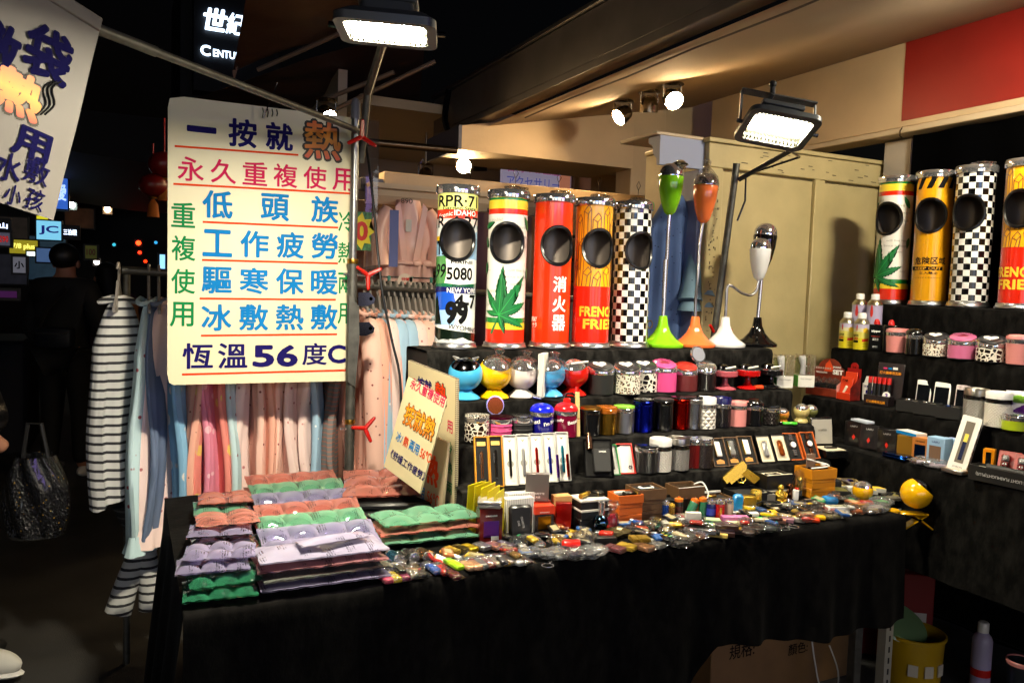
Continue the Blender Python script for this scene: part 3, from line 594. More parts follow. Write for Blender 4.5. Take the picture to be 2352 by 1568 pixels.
def leafprint(t, cx=-.022, small=True):
    b1, b2, b3 = MB(), MB(), MB()
    for k, (a, L, w) in enumerate(LFS):
        leaflet(b3.bm, cx+.003, .121, a, L, w*1.03); leaflet(b1.bm, cx, .123, a, L, w, y=-.0002*(k+1)); vein(b2.bm, cx, .123, a, L*.93, y=-.0022)
    poly(b1.bm, [(cx-.002, .12), (cx+.003, .122), (cx-.026, .052), (cx-.035, .056)])
    if small:
        for x, z, a, L in ((-.105, .44, 70, .06), (-.1, .27, 15, .05), (-.108, .41, 150, .05), (.1, .43, -30, .06), (.105, .3, 190, .05)): leaflet(b1.bm, x, z, a, L, .011, y=-.0021); leaflet(b3.bm, x+.002, z-.002, a, L, .011)
    wrap(t, 'leaf_shadow', b3, TR, INK, HOLE, .0008); wrap(t, 'leaf_print', b1, TR, LEAF, HOLE, .0011); wrap(t, 'leaf_vein', b2, TR, LEAFHI, HOLE, .0014)
    bt = MB()
    for s_, x, z, w in (('such trouble!', -.06, .468, .085), ('I will live', .035, .443, .085), ('it happy', .075, .41, .07), ('must', .085, .375, .03), ('will live happy', .06, .285, .11), ('Since it happy', .05, .262, .11), ('with you', .045, .235, .06), ('happy who', -.03, .21, .1), ('has been', -.03, .184, .08), ('such', -.085, .16, .03), ('Every', -.085, .285, .04), ('mind', .085, .15, .03)):
        put_text(bt.bm, s_, x, z, None, bold=.018, fitw=w, fith=.0125 if any(c in s_ for c in 'Ilhbtd') else .01)
    wrap(t, 'faint_lettering', bt, TR, GREYT, HOLE, .0005)
def fireprint(t):
    b1 = MB(); 
    for ch, z in (('消', .242), ('火', .168), ('器', .098)): put_text(b1.bm, ch, .012, z, None, bold=.03, fitw=.056, fith=.060)
    put_text(b1.bm, 'SPRAY', -.098, .108, None, bold=.02, fitw=.04, fith=.019, shear=.1); put_text(b1.bm, 'サラ', -.093, .086, None, bold=.02, fitw=.03, fith=.018, shear=.1)
    put_text(b1.bm, 'SPRAY', .125, .108, None, bold=.02, fitw=.04, fith=.019)
    wrap(t, 'lettering', b1, TR, WHITEINK, None, .0006)
def fryprint(t, cx=.0):
    b1 = MB(); put_text(b1.bm, 'FRENCH', cx+.012, .142, None, bold=.04, fitw=.165, fith=.040, space=1.05); put_text(b1.bm, 'FRIES', cx+.016, .094, None, bold=.04, fitw=.14, fith=.040, space=1.05)
    wrap(t, 'lettering', b1, TR, YELT, None, .0006)
    b2 = MB(); w = .0016
    def line(p, q):
        p, q = Vector(p), Vector(q); d = (q-p).normalized(); nn = Vector((-d.y, d.x))*w; b2.bm.faces.new([b2.bm.verts.new((v.x, 0, v.y)) for v in (p+nn, p-nn, q-nn, q+nn)])
    rd = random.Random(3)
    for k, (x, zt, wd, ln) in enumerate(((-.085, .50, .026, .2), (-.05, .535, .03, .12), (-.012, .505, .032, .2), (.03, .53, .028, .14), (.065, .49, .03, .2), (.1, .52, .026, .2), (-.07, .41, .03, .17), (.075, .40, .03, .16), (-.045, .30, .034, .07), (-.005, .285, .03, .05), (.035, .305, .034, .07), (.085, .30, .03, .06), (-.1, .33, .028, .1))):
        lean = rd.uniform(-.1, .1); a, c = (x-wd/2, zt-.012), (x+wd/2, zt-.004); tpt = (x+.004, zt+.012); m_ = (x+.002, zt-.022); e = max(.237, zt-ln)
        for p, q in ((a, tpt), (tpt, c), (a, m_), (m_, c), (a, (a[0]+lean*.1, e)), (m_, (m_[0]+lean*.1, e)), (c, (c[0]+lean*.1, e))): line(p, q)
    wrap(t, 'chip_outline', b2, TR, BRN, HOLE, .0007)
def plateprint(t):
    C_ = {}
    def pp(nm, col, pts, lift, dx=0):
        bb = MB(); poly(bb.bm, [(Vector(p).x, zz(p[1])) for p in [(TR*math.asin(max(-.999, min(.999, (q[0]-235)/150))), q[1]) for q in pts]]); wrap(t, nm, bb, TR, gloss('plate print '+col, col, .2), HOLE, lift)
    wide = lambda y0, y1, y2, y3: [(86, y0), (384, y1), (384, y3), (86, y2)]
    pp('plate_panel', '#e6ea86', wide(276, 276, 405, 402), .0004); pp('plate_panel', '#d3341c', wide(404, 401, 475, 470), .0005); pp('plate_panel', '#eacfc8', wide(474, 469, 520, 515), .0006)
    pp('plate_panel', '#8fb8dc', wide(640, 560, 760, 790), .0005); pp('plate_panel', '#e6b81e', [(86, 612), (140, 608), (140, 645), (86, 645)], .0007); pp('plate_panel', '#4f8a4c', [(86, 770), (150, 760), (160, 900), (140, 1002), (86, 1002)], .0007)
    pp('plate_panel', '#1f6a46', [(86, 985), (150, 975), (250, 985), (384, 970), (384, 1003), (86, 1003)], .0008); pp('plate_panel', '#e8e6e0', [(140, 860), (170, 815), (384, 808), (384, 968), (170, 974)], .0006)
    pp('plate_panel', '#1a1c5a', wide(1003, 1005, 1052, 1056), .0007); pp('plate_panel', '#1f52c0', [(90, 1050), (212, 1038), (235, 1150), (225, 1300), (90, 1300)], .0008); pp('plate_panel', '#9cc0ea', [(90, 1190), (228, 1180), (225, 1302), (90, 1302)], .0009)
    pp('plate_panel', '#0e1a12', [(86, 1320), (384, 1372), (384, 1449), (86, 1449)], .0006); pp('plate_panel', '#c9cdd0', [(86, 1380), (115, 1425), (150, 1412), (200, 1432), (260, 1405), (290, 1398), (330, 1420), (384, 1440), (384, 1449), (86, 1449)], .0008)
    pp('plate_panel', '#e8e8e4', [(86, 1306), (384, 1356), (384, 1372), (86, 1320)], .0009); pp('tree_silhouette', '#10241a', [(90, 1110), (100, 1070), (108, 1120), (120, 1220), (132, 1300), (90, 1300)], .0011)
    b1 = MB()
    for s_, x, y, w, h, kw in (('RPR·71', 232, 338, .165, .04, dict(bold=.02, rot=.0)), ('Garden State', 245, 393, .13, .013, dict(bold=.02)), ('1R A373', 240, 500, .23, .042, dict(bold=.02)), ('MAINE', 275, 810, .085, .012, dict(bold=.02)), ('5080', 258, 900, .098, .045, dict(bold=.03)), ('99', 115, 880, .05, .05, dict(bold=.01, shear=.2)),
                               ('Vacationland', 285, 992, .085, .011, dict(shear=.2)), ('99', 240, 1205, .085, .082, dict(bold=.06)), ('4-7', 310, 1115, .09, .05, dict(bold=.03)), ('WYOMING', 300, 1328, .12, .018, dict(bold=.01, rot=-.14)), ('TX', 130, 700, .07, .05, dict(bold=.03))):
        put_text(b1.bm, s_, TR*math.asin((x-235)/150), zz(y), None, fitw=w, fith=h, **kw)
    wrap(t, 'lettering', b1, TR, INK, HOLE, .0014)
    b2 = MB(); put_text(b2.bm, 'IDAHO', .027, zz(428), None, bold=.015, fitw=.085, fith=.019); put_text(b2.bm, 'Scenic', -.05, zz(445), None, fitw=.06, fith=.016, shear=.3, rot=.2); put_text(b2.bm, 'NEW YORK', .025, zz(1030), None, bold=.01, fitw=.12, fith=.018)
    wrap(t, 'white_lettering', b2, TR, WHITEINK, HOLE, .0014)
def keepout(t):
    b1 = MB()
    for k in range(10): x = -.2+.045*k; poly(b1.bm, [(x, .5), (x+.022, .5), (x+.044, .549), (x+.022, .549)])
    for x, z, s_, w, h in ((.012, .193, '危険区域', .13, .032), (.008, .140, '立入禁止', .075, .012), (.004, .120, '小さな子供 犬 等は入れない', .11, .006)): put_text(b1.bm, s_, x, z, None, bold=.02 if h > .01 else 0, fitw=w, fith=h)
    poly(b1.bm, [(-.07, .152), (.065, .152), (.065, .168), (-.07, .168)])
    wrap(t, 'lettering', b1, TR, INK, HOLE, .0006)
    b2 = MB(); put_text(b2.bm, 'KEEP OUT', .003, .160, None, bold=.025, fitw=.11, fith=.012); wrap(t, 'banner_lettering', b2, TR, mat('amber lettering', '#dc9a14', .4), HOLE, .0012)
PLATEW = gloss('pale print', '#dfe2e2', .18)
for lb, px, off, m, fn, sc_ in (('tall tube ashtray covered in a number plate collage', 1043, 3, PLATEW, plateprint, False), ('white tube ashtray with green leaf and striped bands, left on the main steps', 1158, -1, RASTA, leafprint, True),
                           ('orange red tube ashtray with white characters', 1262, 17, ORED, fireprint, True), ('red and yellow chip carton tube ashtray between the red tube and the chequered one', 1354, 19, FRY, fryprint, True),
                           ('chequered tube ashtray beside the green lamp shaped ashtray', 1443, 32, CHK, None, True)):
    p = T4(px); tube_ashtray(lb, p, face_cam(p.x, p.y, off), m, fn, sc_)
for lb, px, py, off, m, fn in (('white tube ashtray with green leaf on the right hand steps', 2043, 696, -28, RASTA, lambda t: leafprint(t, -.035)), ('amber tube ashtray with keep out lettering', 2131, 702, -12, AMBER, keepout),
                               ('chequered tube ashtray on the right hand steps', 2222, 706, -20, CHK, None), ('red and yellow chip carton tube ashtray at the right edge', 2338, 712, -14, FRY, lambda t: fryprint(t, -.02))):
    p = at_x(px, py, 3.15); p.z = RZ4+.001; tube_ashtray(lb, p, face_cam(p.x, p.y, off), m, fn, fn is None)

# ================================================================== LAMP SHAPED ASHTRAYS
def lamp_ashtray(label, px, py, col, rough, stem, s_=.86, tilt=0., Y=2.70):
    p = at_y(px, py, Y); p.z = Z4+.001; m = gloss('lacquer '+col, col, rough)
    t = thing('floor_lamp_ashtray', label, 'ashtray', p, 0, 'lamp shaped ashtrays')
    part(t, 'foot', MB().lathe([(.087, 0), (.089, .004), (.089, .012), (.083, .018), (.06, .032), (.036, .058), (.022, .09), (.017, .125), (.016, .128)], 32), m)
    pts, r = stem; part(t, 'gooseneck' if len(pts) > 2 else 'stem', MB().tube(smooth_pts([Vector(q) for q in pts], 6) if len(pts) > 2 else pts, r, 10), CHROME if len(pts) == 2 else BRUSH)
    e = Vector(pts[-1]); d = (Vector((math.sin(R_(tilt)), 0, math.cos(R_(tilt))))); q = Vector((0, 0, 1)).rotation_difference(d).to_matrix().to_4x4(); M = Matrix.Translation(e) @ q @ Matrix.Scale(s_, 4)
    part(t, 'cup', MB().lathe([(.012, -.012), (.026, 0), (.028, .002), (.044, .05), (.056, .11), (.0605, .165), (.0585, .17)], 32, M), m)
    part(t, 'chrome_cap', MB().lathe([(.0585, .17), (.0588, .176), (.056, .196), (.046, .216), (.03, .228), (.008, .232)], 32, M, False), CHROME)
    return t, M
t, M = lamp_ashtray('lime green lamp shaped ashtray on a telescopic stem', 1520, 798, '#7cc41c', .12, ([(0, 0, .12), (.01, 0, .552)], .0075))
part(t, 'stem_ring', MB().tube([(.0, 0, .2), (.0005, 0, .36)], .0092, 10), CHROME)
part(t, 'foil_scrap', crumple(.03, .018, 9), foil('crinkled foil', '#c9cbb8', .2), loc=(.035, -.02, .745))
t, M = lamp_ashtray('orange lamp shaped ashtray on a thin gooseneck', 1594, 798, '#e2703a', .15, ([(0, 0, .12), (-.003, 0, .2), (-.004, -.01, .3), (.004, 0, .42), (.018, 0, .53)], .0062), tilt=2)
part(t, 'plastic_wrap', MB().lathe([(.0612, .166), (.063, .18), (.055, .215), (.03, .245), (.012, .262), (.02, .285), (.006, .3)], 18, M, False), FILM)
lamp_ashtray('white lamp shaped ashtray with a bent gooseneck', 1663, 797, '#e2e2e0', .2, ([(0, 0, .12), (0, 0, .2), (.002, 0, .255), (.02, -.005, .262), (.07, -.01, .235), (.12, -.015, .225), (.148, -.018, .245), (.156, -.02, .28), (.158, -.02, .298)], .0062), .76)
t, M = lamp_ashtray('glossy black lamp shaped ashtray behind the white one', 1737, 795, '#0a0a0b', .1, ([(0, 0, .12), (.012, 0, .345)], .0085), .86, tilt=3, Y=2.715)
p = T4(1497)
t = thing('brass_hookah_bottle', 'small brass capped bottle between the chequered tube and the green foot', 'bottle', p+Vector((0, .05, 0)))
part(t, 'body', MB().lathe([(.012, 0), (.014, .03), (.009, .08), (.011, .1), (.006, .13)], 16), BRASS); part(t, 'stopper', MB().sphere((0, 0, .14), .010, u=12, v=8), GOLD); part(t, 'ring', MB().tube([(.022+.012*math.cos(a), 0, .09+.016*math.sin(a)) for a in [k*math.pi/8 for k in range(16)]], .002, 6, closed=True), BRASS)

# ================================================================== CANS AND GLOBES
def lath(par, nm, prof, m, seg=28, M=None, **k): return part(par, nm, MB().lathe(prof, seg, M, **k), m)
LEOP = cell_print('rainbow leopard print', '#d8d4c4', '#2a1c20', 130, .42, ring='#c07a48', coord='Object'); GIRA = cell_print('giraffe print', '#dcd6c8', '#1a0f0a', 75, .07, feature='DISTANCE_TO_EDGE', coord='Object', edge=.03)
GIRB = cell_print('bold cow print', '#dcd6c8', '#120a08', 60, .10, feature='DISTANCE_TO_EDGE', coord='Object', edge=.03)
def quilt(name, col, scale=150, rough=.3, metal=0., depth=.004):
    m = mat(name, col, rough, metal, coat=.3); nn, ll, bb = nodes(m)
    if m.get('q'): return m
    m['q'] = 1; tc = nn.new('ShaderNodeTexCoord'); mp = nn.new('ShaderNodeMapping'); mp.inputs['Rotation'].default_value = (0, 0, R_(45)); ck = nn.new('ShaderNodeTexVoronoi'); ck.distance = 'CHEBYCHEV'; ck.inputs['Randomness'].default_value = 0
    mp2 = nn.new('ShaderNodeMapping'); mp2.inputs['Scale'].default_value = (1, 1, 1); ck.inputs['Scale'].default_value = scale; ll.new(tc.outputs['UV'], mp.inputs[0]); ll.new(mp.outputs[0], ck.inputs['Vector'])
    bp = nn.new('ShaderNodeBump'); bp.invert = True; bp.inputs['Strength'].default_value = 1; bp.inputs['Distance'].default_value = depth; ll.new(ck.outputs['Distance'], bp.inputs['Height']); ll.new(bp.outputs[0], bb.inputs['Normal']); return m
def uvcyl(par, nm, r, z0, z1, m, r2=None, seg=48):
    """plain can wall with a metric UV so prints and embossing follow it"""
    bm = bmesh.new(); uvl = bm.loops.layers.uv.new('UVMap'); r2 = r2 or r
    g = [[bm.verts.new(((r, r2)[j]*math.sin(2*math.pi*i/seg), -(r, r2)[j]*math.cos(2*math.pi*i/seg), (z0, z1)[j])) for i in range(seg)] for j in range(2)]
    for i in range(seg):
        f = bm.faces.new((g[0][i], g[0][(i+1) % seg], g[1][(i+1) % seg], g[1][i]))
        for lp, (a, c) in zip(f.loops, ((i, z0), (i+1, z0), (i+1, z1), (i, z1))): lp[uvl].uv = (a/seg*2*math.pi*r, c)
    bm.faces.new(g[0][::-1]); bm.faces.new(g[1]); me = bpy.data.meshes.new(nm); bm.to_mesh(me); bm.free(); me.shade_smooth(); me.set_sharp_from_angle(angle=.7); return link(nm, me, m, par)
def tier(px, py, Y, Z): q = at_y(px, py, Y); return Vector((q.x, Y, Z+.001))
def slant_can(label, p, r, h, wall, top, rz, lidh=.028, slope=.016, group='round canister ashtrays', emb='heart'):
    """canister with a chrome collar and a slanting round lid"""
    t = thing('canister_ashtray', label, 'ashtray', p, rz, group); uvcyl(t, 'wall', r, .004, h, wall); lath(t, 'base', [(r*.97, 0), (r*.98, .005)], MBLACK)
    sh = MB(); seg = 32; ra = []
    for q, (rr, z, s_) in enumerate(((r*.985, h, 0), (r*1.02, h+.003, 0), (r*1.02, h+lidh*.6, .6), (r*1.0, h+lidh, 1), (r*.92, h+lidh+.003, 1))):
        ra.append([sh.bm.verts.new((rr*math.cos(2*math.pi*k/seg), rr*math.sin(2*math.pi*k/seg), z+s_*slope*math.sin(2*math.pi*k/seg))) for k in range(seg)])
    for a, c in zip(ra, ra[1:]):
        for k in range(seg): sh.bm.faces.new((a[k], a[(k+1) % seg], c[(k+1) % seg], c[k]))
    part(t, 'chrome_collar', sh, CHROME)
    tilt = math.atan2(slope, r); M = Matrix.Translation((0, 0, h+lidh+.003)) @ Matrix.Rotation(tilt, 4, 'X')
    lid = part(t, 'lid', MB().lathe([(r*.93, -.001), (r*.93, .002), (r*.86, .0045), (r*.02, .006)], 28, M), top)
    if emb == 'heart':
        bb = MB(); pts = [(r*.5*(16*math.sin(a)**3)/16-.004, r*.5*(13*math.cos(a)-5*math.cos(2*a)-2*math.cos(3*a)-math.cos(4*a))/16) for a in [k*math.pi/12 for k in range(24)]]
        poly(bb.bm, pts); bmesh.ops.transform(bb.bm, matrix=M @ Matrix.Translation((0, 0, .0068)) @ Matrix.Rotation(R_(-90), 4, 'X'), verts=bb.bm.verts); part(t, 'heart_emblem', bb, WHITEINK, False)
    elif emb == 'crown':
        bb = MB(); poly(bb.bm, [(-.018, -.008), (.018, -.008), (.02, .01), (.011, .001), (.008, .014), (.003, .002), (0, .018), (-.003, .002), (-.008, .014), (-.011, .001), (-.02, .01)])
        bmesh.ops.transform(bb.bm, matrix=M @ Matrix.Translation((0, 0, .0068)) @ Matrix.Rotation(R_(-90), 4, 'X'), verts=bb.bm.verts); part(t, 'crown_emblem', bb, mat('crimson ink', '#7a1430', .5), False)
    part(t, 'hinge', MB().box(-r*.98, 0, h+lidh*.8, .006, .012, .012, .002), CHROME)
    return t
def can(label, p, r, h, wall, lid, collar=CHROME, kind='plain', rz=0., r2=None):
    t = thing('canister_ashtray', label, 'ashtray', p, rz, 'round canister ashtrays'); hc = .014
    uvcyl(t, 'wall', r, .002, h, wall, r2)
    R2 = r2 or r
    lath(t, 'collar', [(R2*1.0, h), (R2*1.03, h+.002), (R2*1.03, h+hc), (R2*.98, h+hc+.002)], collar)
    if kind == 'plain': lath(t, 'lid', [(R2*1.0, h+hc+.002), (R2*1.02, h+hc+.005), (R2*1.0, h+hc+.009), (R2*.7, h+hc+.011), (R2*.02, h+hc+.010)], lid)
    elif kind == 'dome': lath(t, 'lid', [(R2*1.04, h+hc+.002), (R2*1.0, h+hc+.012), (R2*.8, h+hc+.022), (R2*.45, h+hc+.028), (R2*.02, h+hc+.030)], lid)
    elif kind == 'tall': lath(t, 'lid', [(R2*1.0, h+hc+.002), (R2*1.0, h+hc+.022), (R2*.96, h+hc+.026), (R2*.9, h+hc+.022), (R2*.02, h+hc+.02)], lid)
    elif kind == 'flip':
        lath(t, 'lid', [(R2*1.03, h+hc+.002), (R2*1.0, h+hc+.012), (R2*.75, h+hc+.018), (R2*.02, h+hc+.02)], lid); part(t, 'lip', MB().box(R2*.9, 0, h+hc+.014, R2*.6, R2*.9, .006, .002), lid)
    return t
def globe(label, p, r, col, capcol, rz=0., open_=28, wrapped=False, ears=False, zc=None, foot=True):
    """ball ashtray on a flared foot with a chrome ball inside its slanted mouth"""
    t = thing('globe_ashtray', label, 'ashtray', p, rz, 'ball shaped ashtrays'); m = gloss('lacquer '+col, col, .14); zc = zc or r*1.42
    cut = R_(open_); M = Matrix.Translation((0, 0, zc)) @ Matrix.Rotation(R_(22), 4, 'X')
    lo = R_(55)
    lath(t, 'bowl', [(r*math.sin(math.pi-a), r*math.cos(math.pi-a)) for a in [R_(2)+(math.pi-lo-R_(2))*k/16 for k in range(17)]], m, 32, M, cap1=False)
    lath(t, 'chrome_ball', [(r*.955*math.sin(a), r*.955*math.cos(a)) for a in [R_(75)-R_(74)*k/12 for k in range(13)]], capcol, 32, M, cap0=False)
    if foot: lath(t, 'foot', [(r*.88, 0), (r*.90, .003), (r*.80, .010), (r*.5, .022), (r*.33, .034), (r*.3, zc-r*.9)], m)
    if ears:
        for s_ in (-1, 1): part(t, 'ear', MB().tube([(s_*r*.45, -r*.05, zc+r*.8), (s_*r*.75, -r*.1, zc+r*1.0)], [r*.16, r*.05], 8), CHROME)
    if wrapped: part(t, 'plastic_wrap', MB().lathe([(r*1.03, zc+.12*r), (r*1.04, zc+.3*r), (r*.95, zc+.6*r), (r*.7, zc+.95*r), (r*.2, zc+1.12*r), (r*.36, zc+1.4*r), (r*.02, zc+1.5*r)], 22, Matrix.Rotation(.1, 4, 'Y'), False), FILM)
    return t
# ---- third step: balls, slanted lid canisters, goblets
Y3 = 2.53
def p3(px): return tier(px, 900, Y3, Z3)
p = p3(1068); globe('sky blue ball ashtray with a dark chrome ball and ears, leftmost on its step', p, .060, '#3f9fce', DKCHROME, face_cam(p.x, p.y, -6), ears=True)
p = p3(1135); globe('yellow ball ashtray wrapped in clear plastic', p, .060, '#e2b00c', CHROME, face_cam(p.x, p.y, 25), wrapped=True)
p = p3(1197); globe('white ball ashtray wrapped in clear plastic', p, .058, '#d8cfc8', CHROME, face_cam(p.x, p.y, 10), wrapped=True)
p = p3(1262); globe('sky blue ball ashtray in plastic behind the thin white carton', p, .056, '#4a9cd0', CHROME, face_cam(p.x, p.y, -10), wrapped=True)
p = p3(1316); t = globe('red ball ashtray with chrome bowl and a cigarette across it', p, .056, '#b8180e', CHROME, face_cam(p.x, p.y, 0))
part(t, 'cigarette', MB().tube([(-.01, -.045, .118), (.052, -.04, .128)], .004, 8), PAPER); part(t, 'tap', MB().tube([(.012, -.03, .03), (.012, -.052, .032), (.012, -.054, .0)], .008, 8), m_ if False else RED)
p = tier(1245, 905, 2.505, Z3); t = thing('thin_white_carton', 'thin white carton standing between the white and blue balls', 'carton', p, R_(-40)); part(t, 'box', MB().box(0, 0, .078, .02, .085, .156, .0015), PAPER); part(t, 'window', MB().box(-.0105, 0, .09, .001, .065, .1), MBLACK); part(t, 'seal', MB().box(-.0107, .0, .148, .001, .06, .006), RED)
tp_blk = gloss('charcoal lid disc', '#26262a', .3)
p = p3(1377); slant_can('plain black canister with a slanted chrome heart lid', p, .052, .075, MBLACK, tp_blk, face_cam(p.x, p.y, 20))
p = tier(1438, 900, 2.51, Z3); slant_can('rainbow leopard canister with a heart on its slanted lid on the main steps', p, .052, .075, LEOP, tp_blk, face_cam(p.x, p.y, 15))
p = tier(1478, 890, 2.545, Z3); slant_can('giraffe print canister half hidden behind the leopard one', p, .052, .075, GIRB, tp_blk, face_cam(p.x, p.y, 15))
PINK = gloss('candy pink', '#cf4a86', .2); PINKL = gloss('pale pink', '#d88a86', .25); p = p3(1523); slant_can('candy pink canister with a crown on its slanted lid', p, .05, .078, PINK, PINK, face_cam(p.x, p.y, 20), emb='crown')
p = p3(1573); slant_can('dark red quilted canister beside the candy pink one', p, .047, .066, quilt('dark red quilt', '#5a0c12', 190), quilt('dark red quilt lid', '#a02a20', 240), face_cam(p.x, p.y, 15), emb=None)
p = p3(1618); t = slant_can('black embossed canister with its round mirror lid open', p, .044, .07, quilt('black scale leather', '#0c0808', 140, .25), CHROME, face_cam(p.x, p.y, 15), emb=None)
M = Matrix.Translation((-.03, .012, .142)) @ Matrix.Rotation(R_(68), 4, 'X') @ Matrix.Rotation(R_(20), 4, 'Y'); part(t, 'open_lid', MB().lathe([(.034, -.003), (.036, 0), (.034, .004), (.03, .0045)], 24, M), CHROME); part(t, 'mirror', MB().lathe([(.029, .0046), (.029, .0052)], 24, M), mat('painted mirror reflection', '#8a8c98', .25, .3))  # the mirror's pale reflection is put into a mostly diffuse colour
def goblet(label, px, col, cig=True):
    p = p3(px); m = gloss('lacquer '+col, col, .16); t = thing('goblet_ashtray', label, 'ashtray', p, face_cam(p.x, p.y), 'goblet ashtrays')
    lath(t, 'foot', [(.043, 0), (.045, .004), (.04, .010), (.022, .016), (.013, .025), (.011, .045)], m); lath(t, 'bowl', [(.011, .045), (.04, .052), (.05, .058), (.051, .076), (.047, .079)], m); lath(t, 'chrome_dish', [(.047, .079), (.047, .083), (.03, .081), (.001, .08)], CHROME)
    lath(t, 'knob', [(.03, .084), (.027, .096), (.015, .103), (.001, .105)], DKCHROME, 20, Matrix.Translation((-.012, .012, 0)))
    if cig: part(t, 'cigarette', MB().tube([(-.0, -.03, .088), (.04, -.028, .098)], .0042, 8), PAPER)
goblet('rose pink goblet ashtray holding a cigarette', 1664, '#a8505a'); goblet('bright red goblet ashtray holding a cigarette', 1716, '#a80e0e'); goblet('black goblet ashtray holding a cigarette', 1768, '#0c0c0e')
p = tier(1745, 893, 2.49, Z3); t = thing('orange_handled_lighter', 'small orange handled lighter lying before the black goblet', 'lighter', p, R_(-8)); part(t, 'handle', MB().tube([(-.025, 0, .01), (.012, 0, .01)], .0095, 10), quilt('orange grip', '#d8441a', 300)); part(t, 'tip', MB().tube([(.013, 0, .01), (.03, .004, .011)], [.009, .006], 10), MBLACK)
for k, (px, lb) in enumerate(((1797, 'white grip device in a clear box, left of the pair'), (1846, 'white grip device in a clear box, right of the pair'))):
    p = tier(px, 880, 2.545, Z3); t = thing('boxed_device', lb, 'package', p, face_cam(p.x, p.y, 20), 'clear boxes beside the black goblet'); part(t, 'card_base', MB().box(0, 0, .025, .07, .06, .05, .001), PAPER); part(t, 'green_edge', MB().box(-.0355, 0, .025, .001, .058, .048), mat('green card', '#3c9a2a', .5))
    part(t, 'clear_box', MB().box(0, 0, .095, .07, .06, .088), FILM, False); part(t, 'device', MB().tube([(-.008, 0, .052), (-.006, 0, .09), (-.012, 0, .125), (-.014, 0, .133)], [.012, .011, .016, .013], 12), WHITE); part(t, 'back_card', MB().box(-.008, .022, .09, .05, .001, .07), mat('camouflage card', '#7a8038', .6, mottle=(60, .7)))
    flat_text(t, [('Car Charger', 0, .035, dict(fitw=.05, fith=.006))], INK, y=-.0308)
# ---- second step
Y2 = 2.405
def p2(px, py=1000): return tier(px, py, Y2, Z2)
p = p2(1095); t = can('giraffe print canister with a printed lid at the left end of the second step', p, .041, .066, GIRA, cell_print('giraffe lid', '#dcd6c8', '#2a1a10', 110, .06, feature='DISTANCE_TO_EDGE'), kind='plain'); 
p = p2(1147); t = can('pink ribbed canister with its amber lid flipped open', p, .041, .058, gloss('barrel pink', '#c8487e', .25), foil('maroon dish', '#6a1a3a', .3), kind='plain')
for z in (.016, .034, .052): lath(t, 'rib', [(.0425, z-.003), (.0438, z), (.0425, z+.003)], gloss('barrel pink', '#c8487e'))
M = Matrix.Translation((-.004, .034, .112)) @ Matrix.Rotation(R_(80), 4, 'X'); lath(t, 'open_lid', [(.033, -.003), (.034, 0), (.033, .003)], CHROME, 24, M); lath(t, 'lid_mirror', [(.029, .0032), (.029, .004)], mat('amber mirror', '#8a4a14', .12, .9), 24, M)
p = p2(1196); t = can('black ribbed canister with a grey chrome lid', p, .039, .058, MBLACK, foil('satin chrome', '#9a9a9c', .25), kind='plain')
for z in (.016, .034, .052): lath(t, 'rib', [(.0402, z-.003), (.0415, z), (.0402, z+.003)], MBLACK)
for px, c, cl, lb, ln in ((1243, '#10106e', '#1420c8', 'blue see through canister with white lettering and blue lid', ('Beast!', "I'm Fri")), (1298, '#6e0c2c', '#d01a20', 'red see through canister with white lettering and red lid', ('Friendly', 'Beast!'))):
    p = p2(px); t = can(lb, p, .041, .076, gloss('tinted wall '+c, c, .1), gloss('lid '+cl, cl, .15), kind='dome', rz=face_cam(p.x, p.y))
    bb = MB(); put_text(bb.bm, ln[0], -.03, .058, None, bold=.03, fitw=.05, fith=.013, rot=.15); put_text(bb.bm, ln[1], .03, .056, None, bold=.03, fitw=.045, fith=.013, rot=.2); wrap(t, 'lettering', bb, .041, WHITEINK, None, .0006)
p = p2(1354); can('black canister with a gold lid insert', p, .039, .076, BLACK, foil('gold disc', '#d8a040', .3), collar=BLACK)
p = p2(1391); can('golden brushed metal canister with a brown lid', p, .038, .076, foil('gold brushed', '#b88a30', .25), gloss('amber lid', '#a85a14', .2), collar=gloss('amber collar', '#a85a14'))
p = p2(1431); can('silver brushed metal canister with a green lid insert', p, .038, .076, BRUSH, gloss('lime disc', '#86c83a', .3))
p = p2(1475); can('tall metallic blue canister with a black top', p, .037, .098, foil('anodised blue', '#1420a8', .22), BLACK, collar=foil('anodised blue', '#1420a8'))
p = p2(1521); can('tall glossy black canister between the blue and red ones', p, .037, .096, BLACK, MBLACK, collar=BLACK)
p = tier(1560, 990, 2.42, Z2); can('tall metallic red canister with a black top', p, .037, .098, foil('anodised red', '#b01408', .22), BLACK, collar=foil('anodised red', '#b01408'))
p = tier(1590, 985, 2.41, Z2); can('tall satin silver canister with a black top', p, .036, .098, foil('satin silver', '#a8a8a8', .25), BLACK, collar=BRUSH)
p = p2(1617); can('white canister with a diamond relief pattern', p, .041, .078, quilt('white diamond relief', '#d6d0c6', 55, .25, depth=.012), WHITE, kind='tall')
p = p2(1655); can('black embossed canister with a blue rim', p, .036, .076, quilt('black emboss', '#0a0a10', 120, .2), gloss('navy lid', '#10124a', .2), kind='tall')
p = p2(1690); can('pale pink canister with a flip lid on the main steps', p, .037, .068, PINKL, PINKL, kind='flip')
p = p2(1727); can('plain black canister with a domed black lid', p, .038, .062, BLACK, BLACK, kind='dome')
p = p2(1765); can('black snakeskin canister right of the domed one', p, .039, .052, quilt('snake leather', '#140c0c', 90, .3, depth=.008), BLACK)
p = p2(1838); t = globe('small cream goblet ashtray near the orange watch boxes', p, .032, '#bfae6e', CHROME, face_cam(p.x, p.y)); 
p = p2(1795); globe('small chrome ball ashtray with an orange cap', p, .026, '#c87a2a', CHROME, face_cam(p.x, p.y))
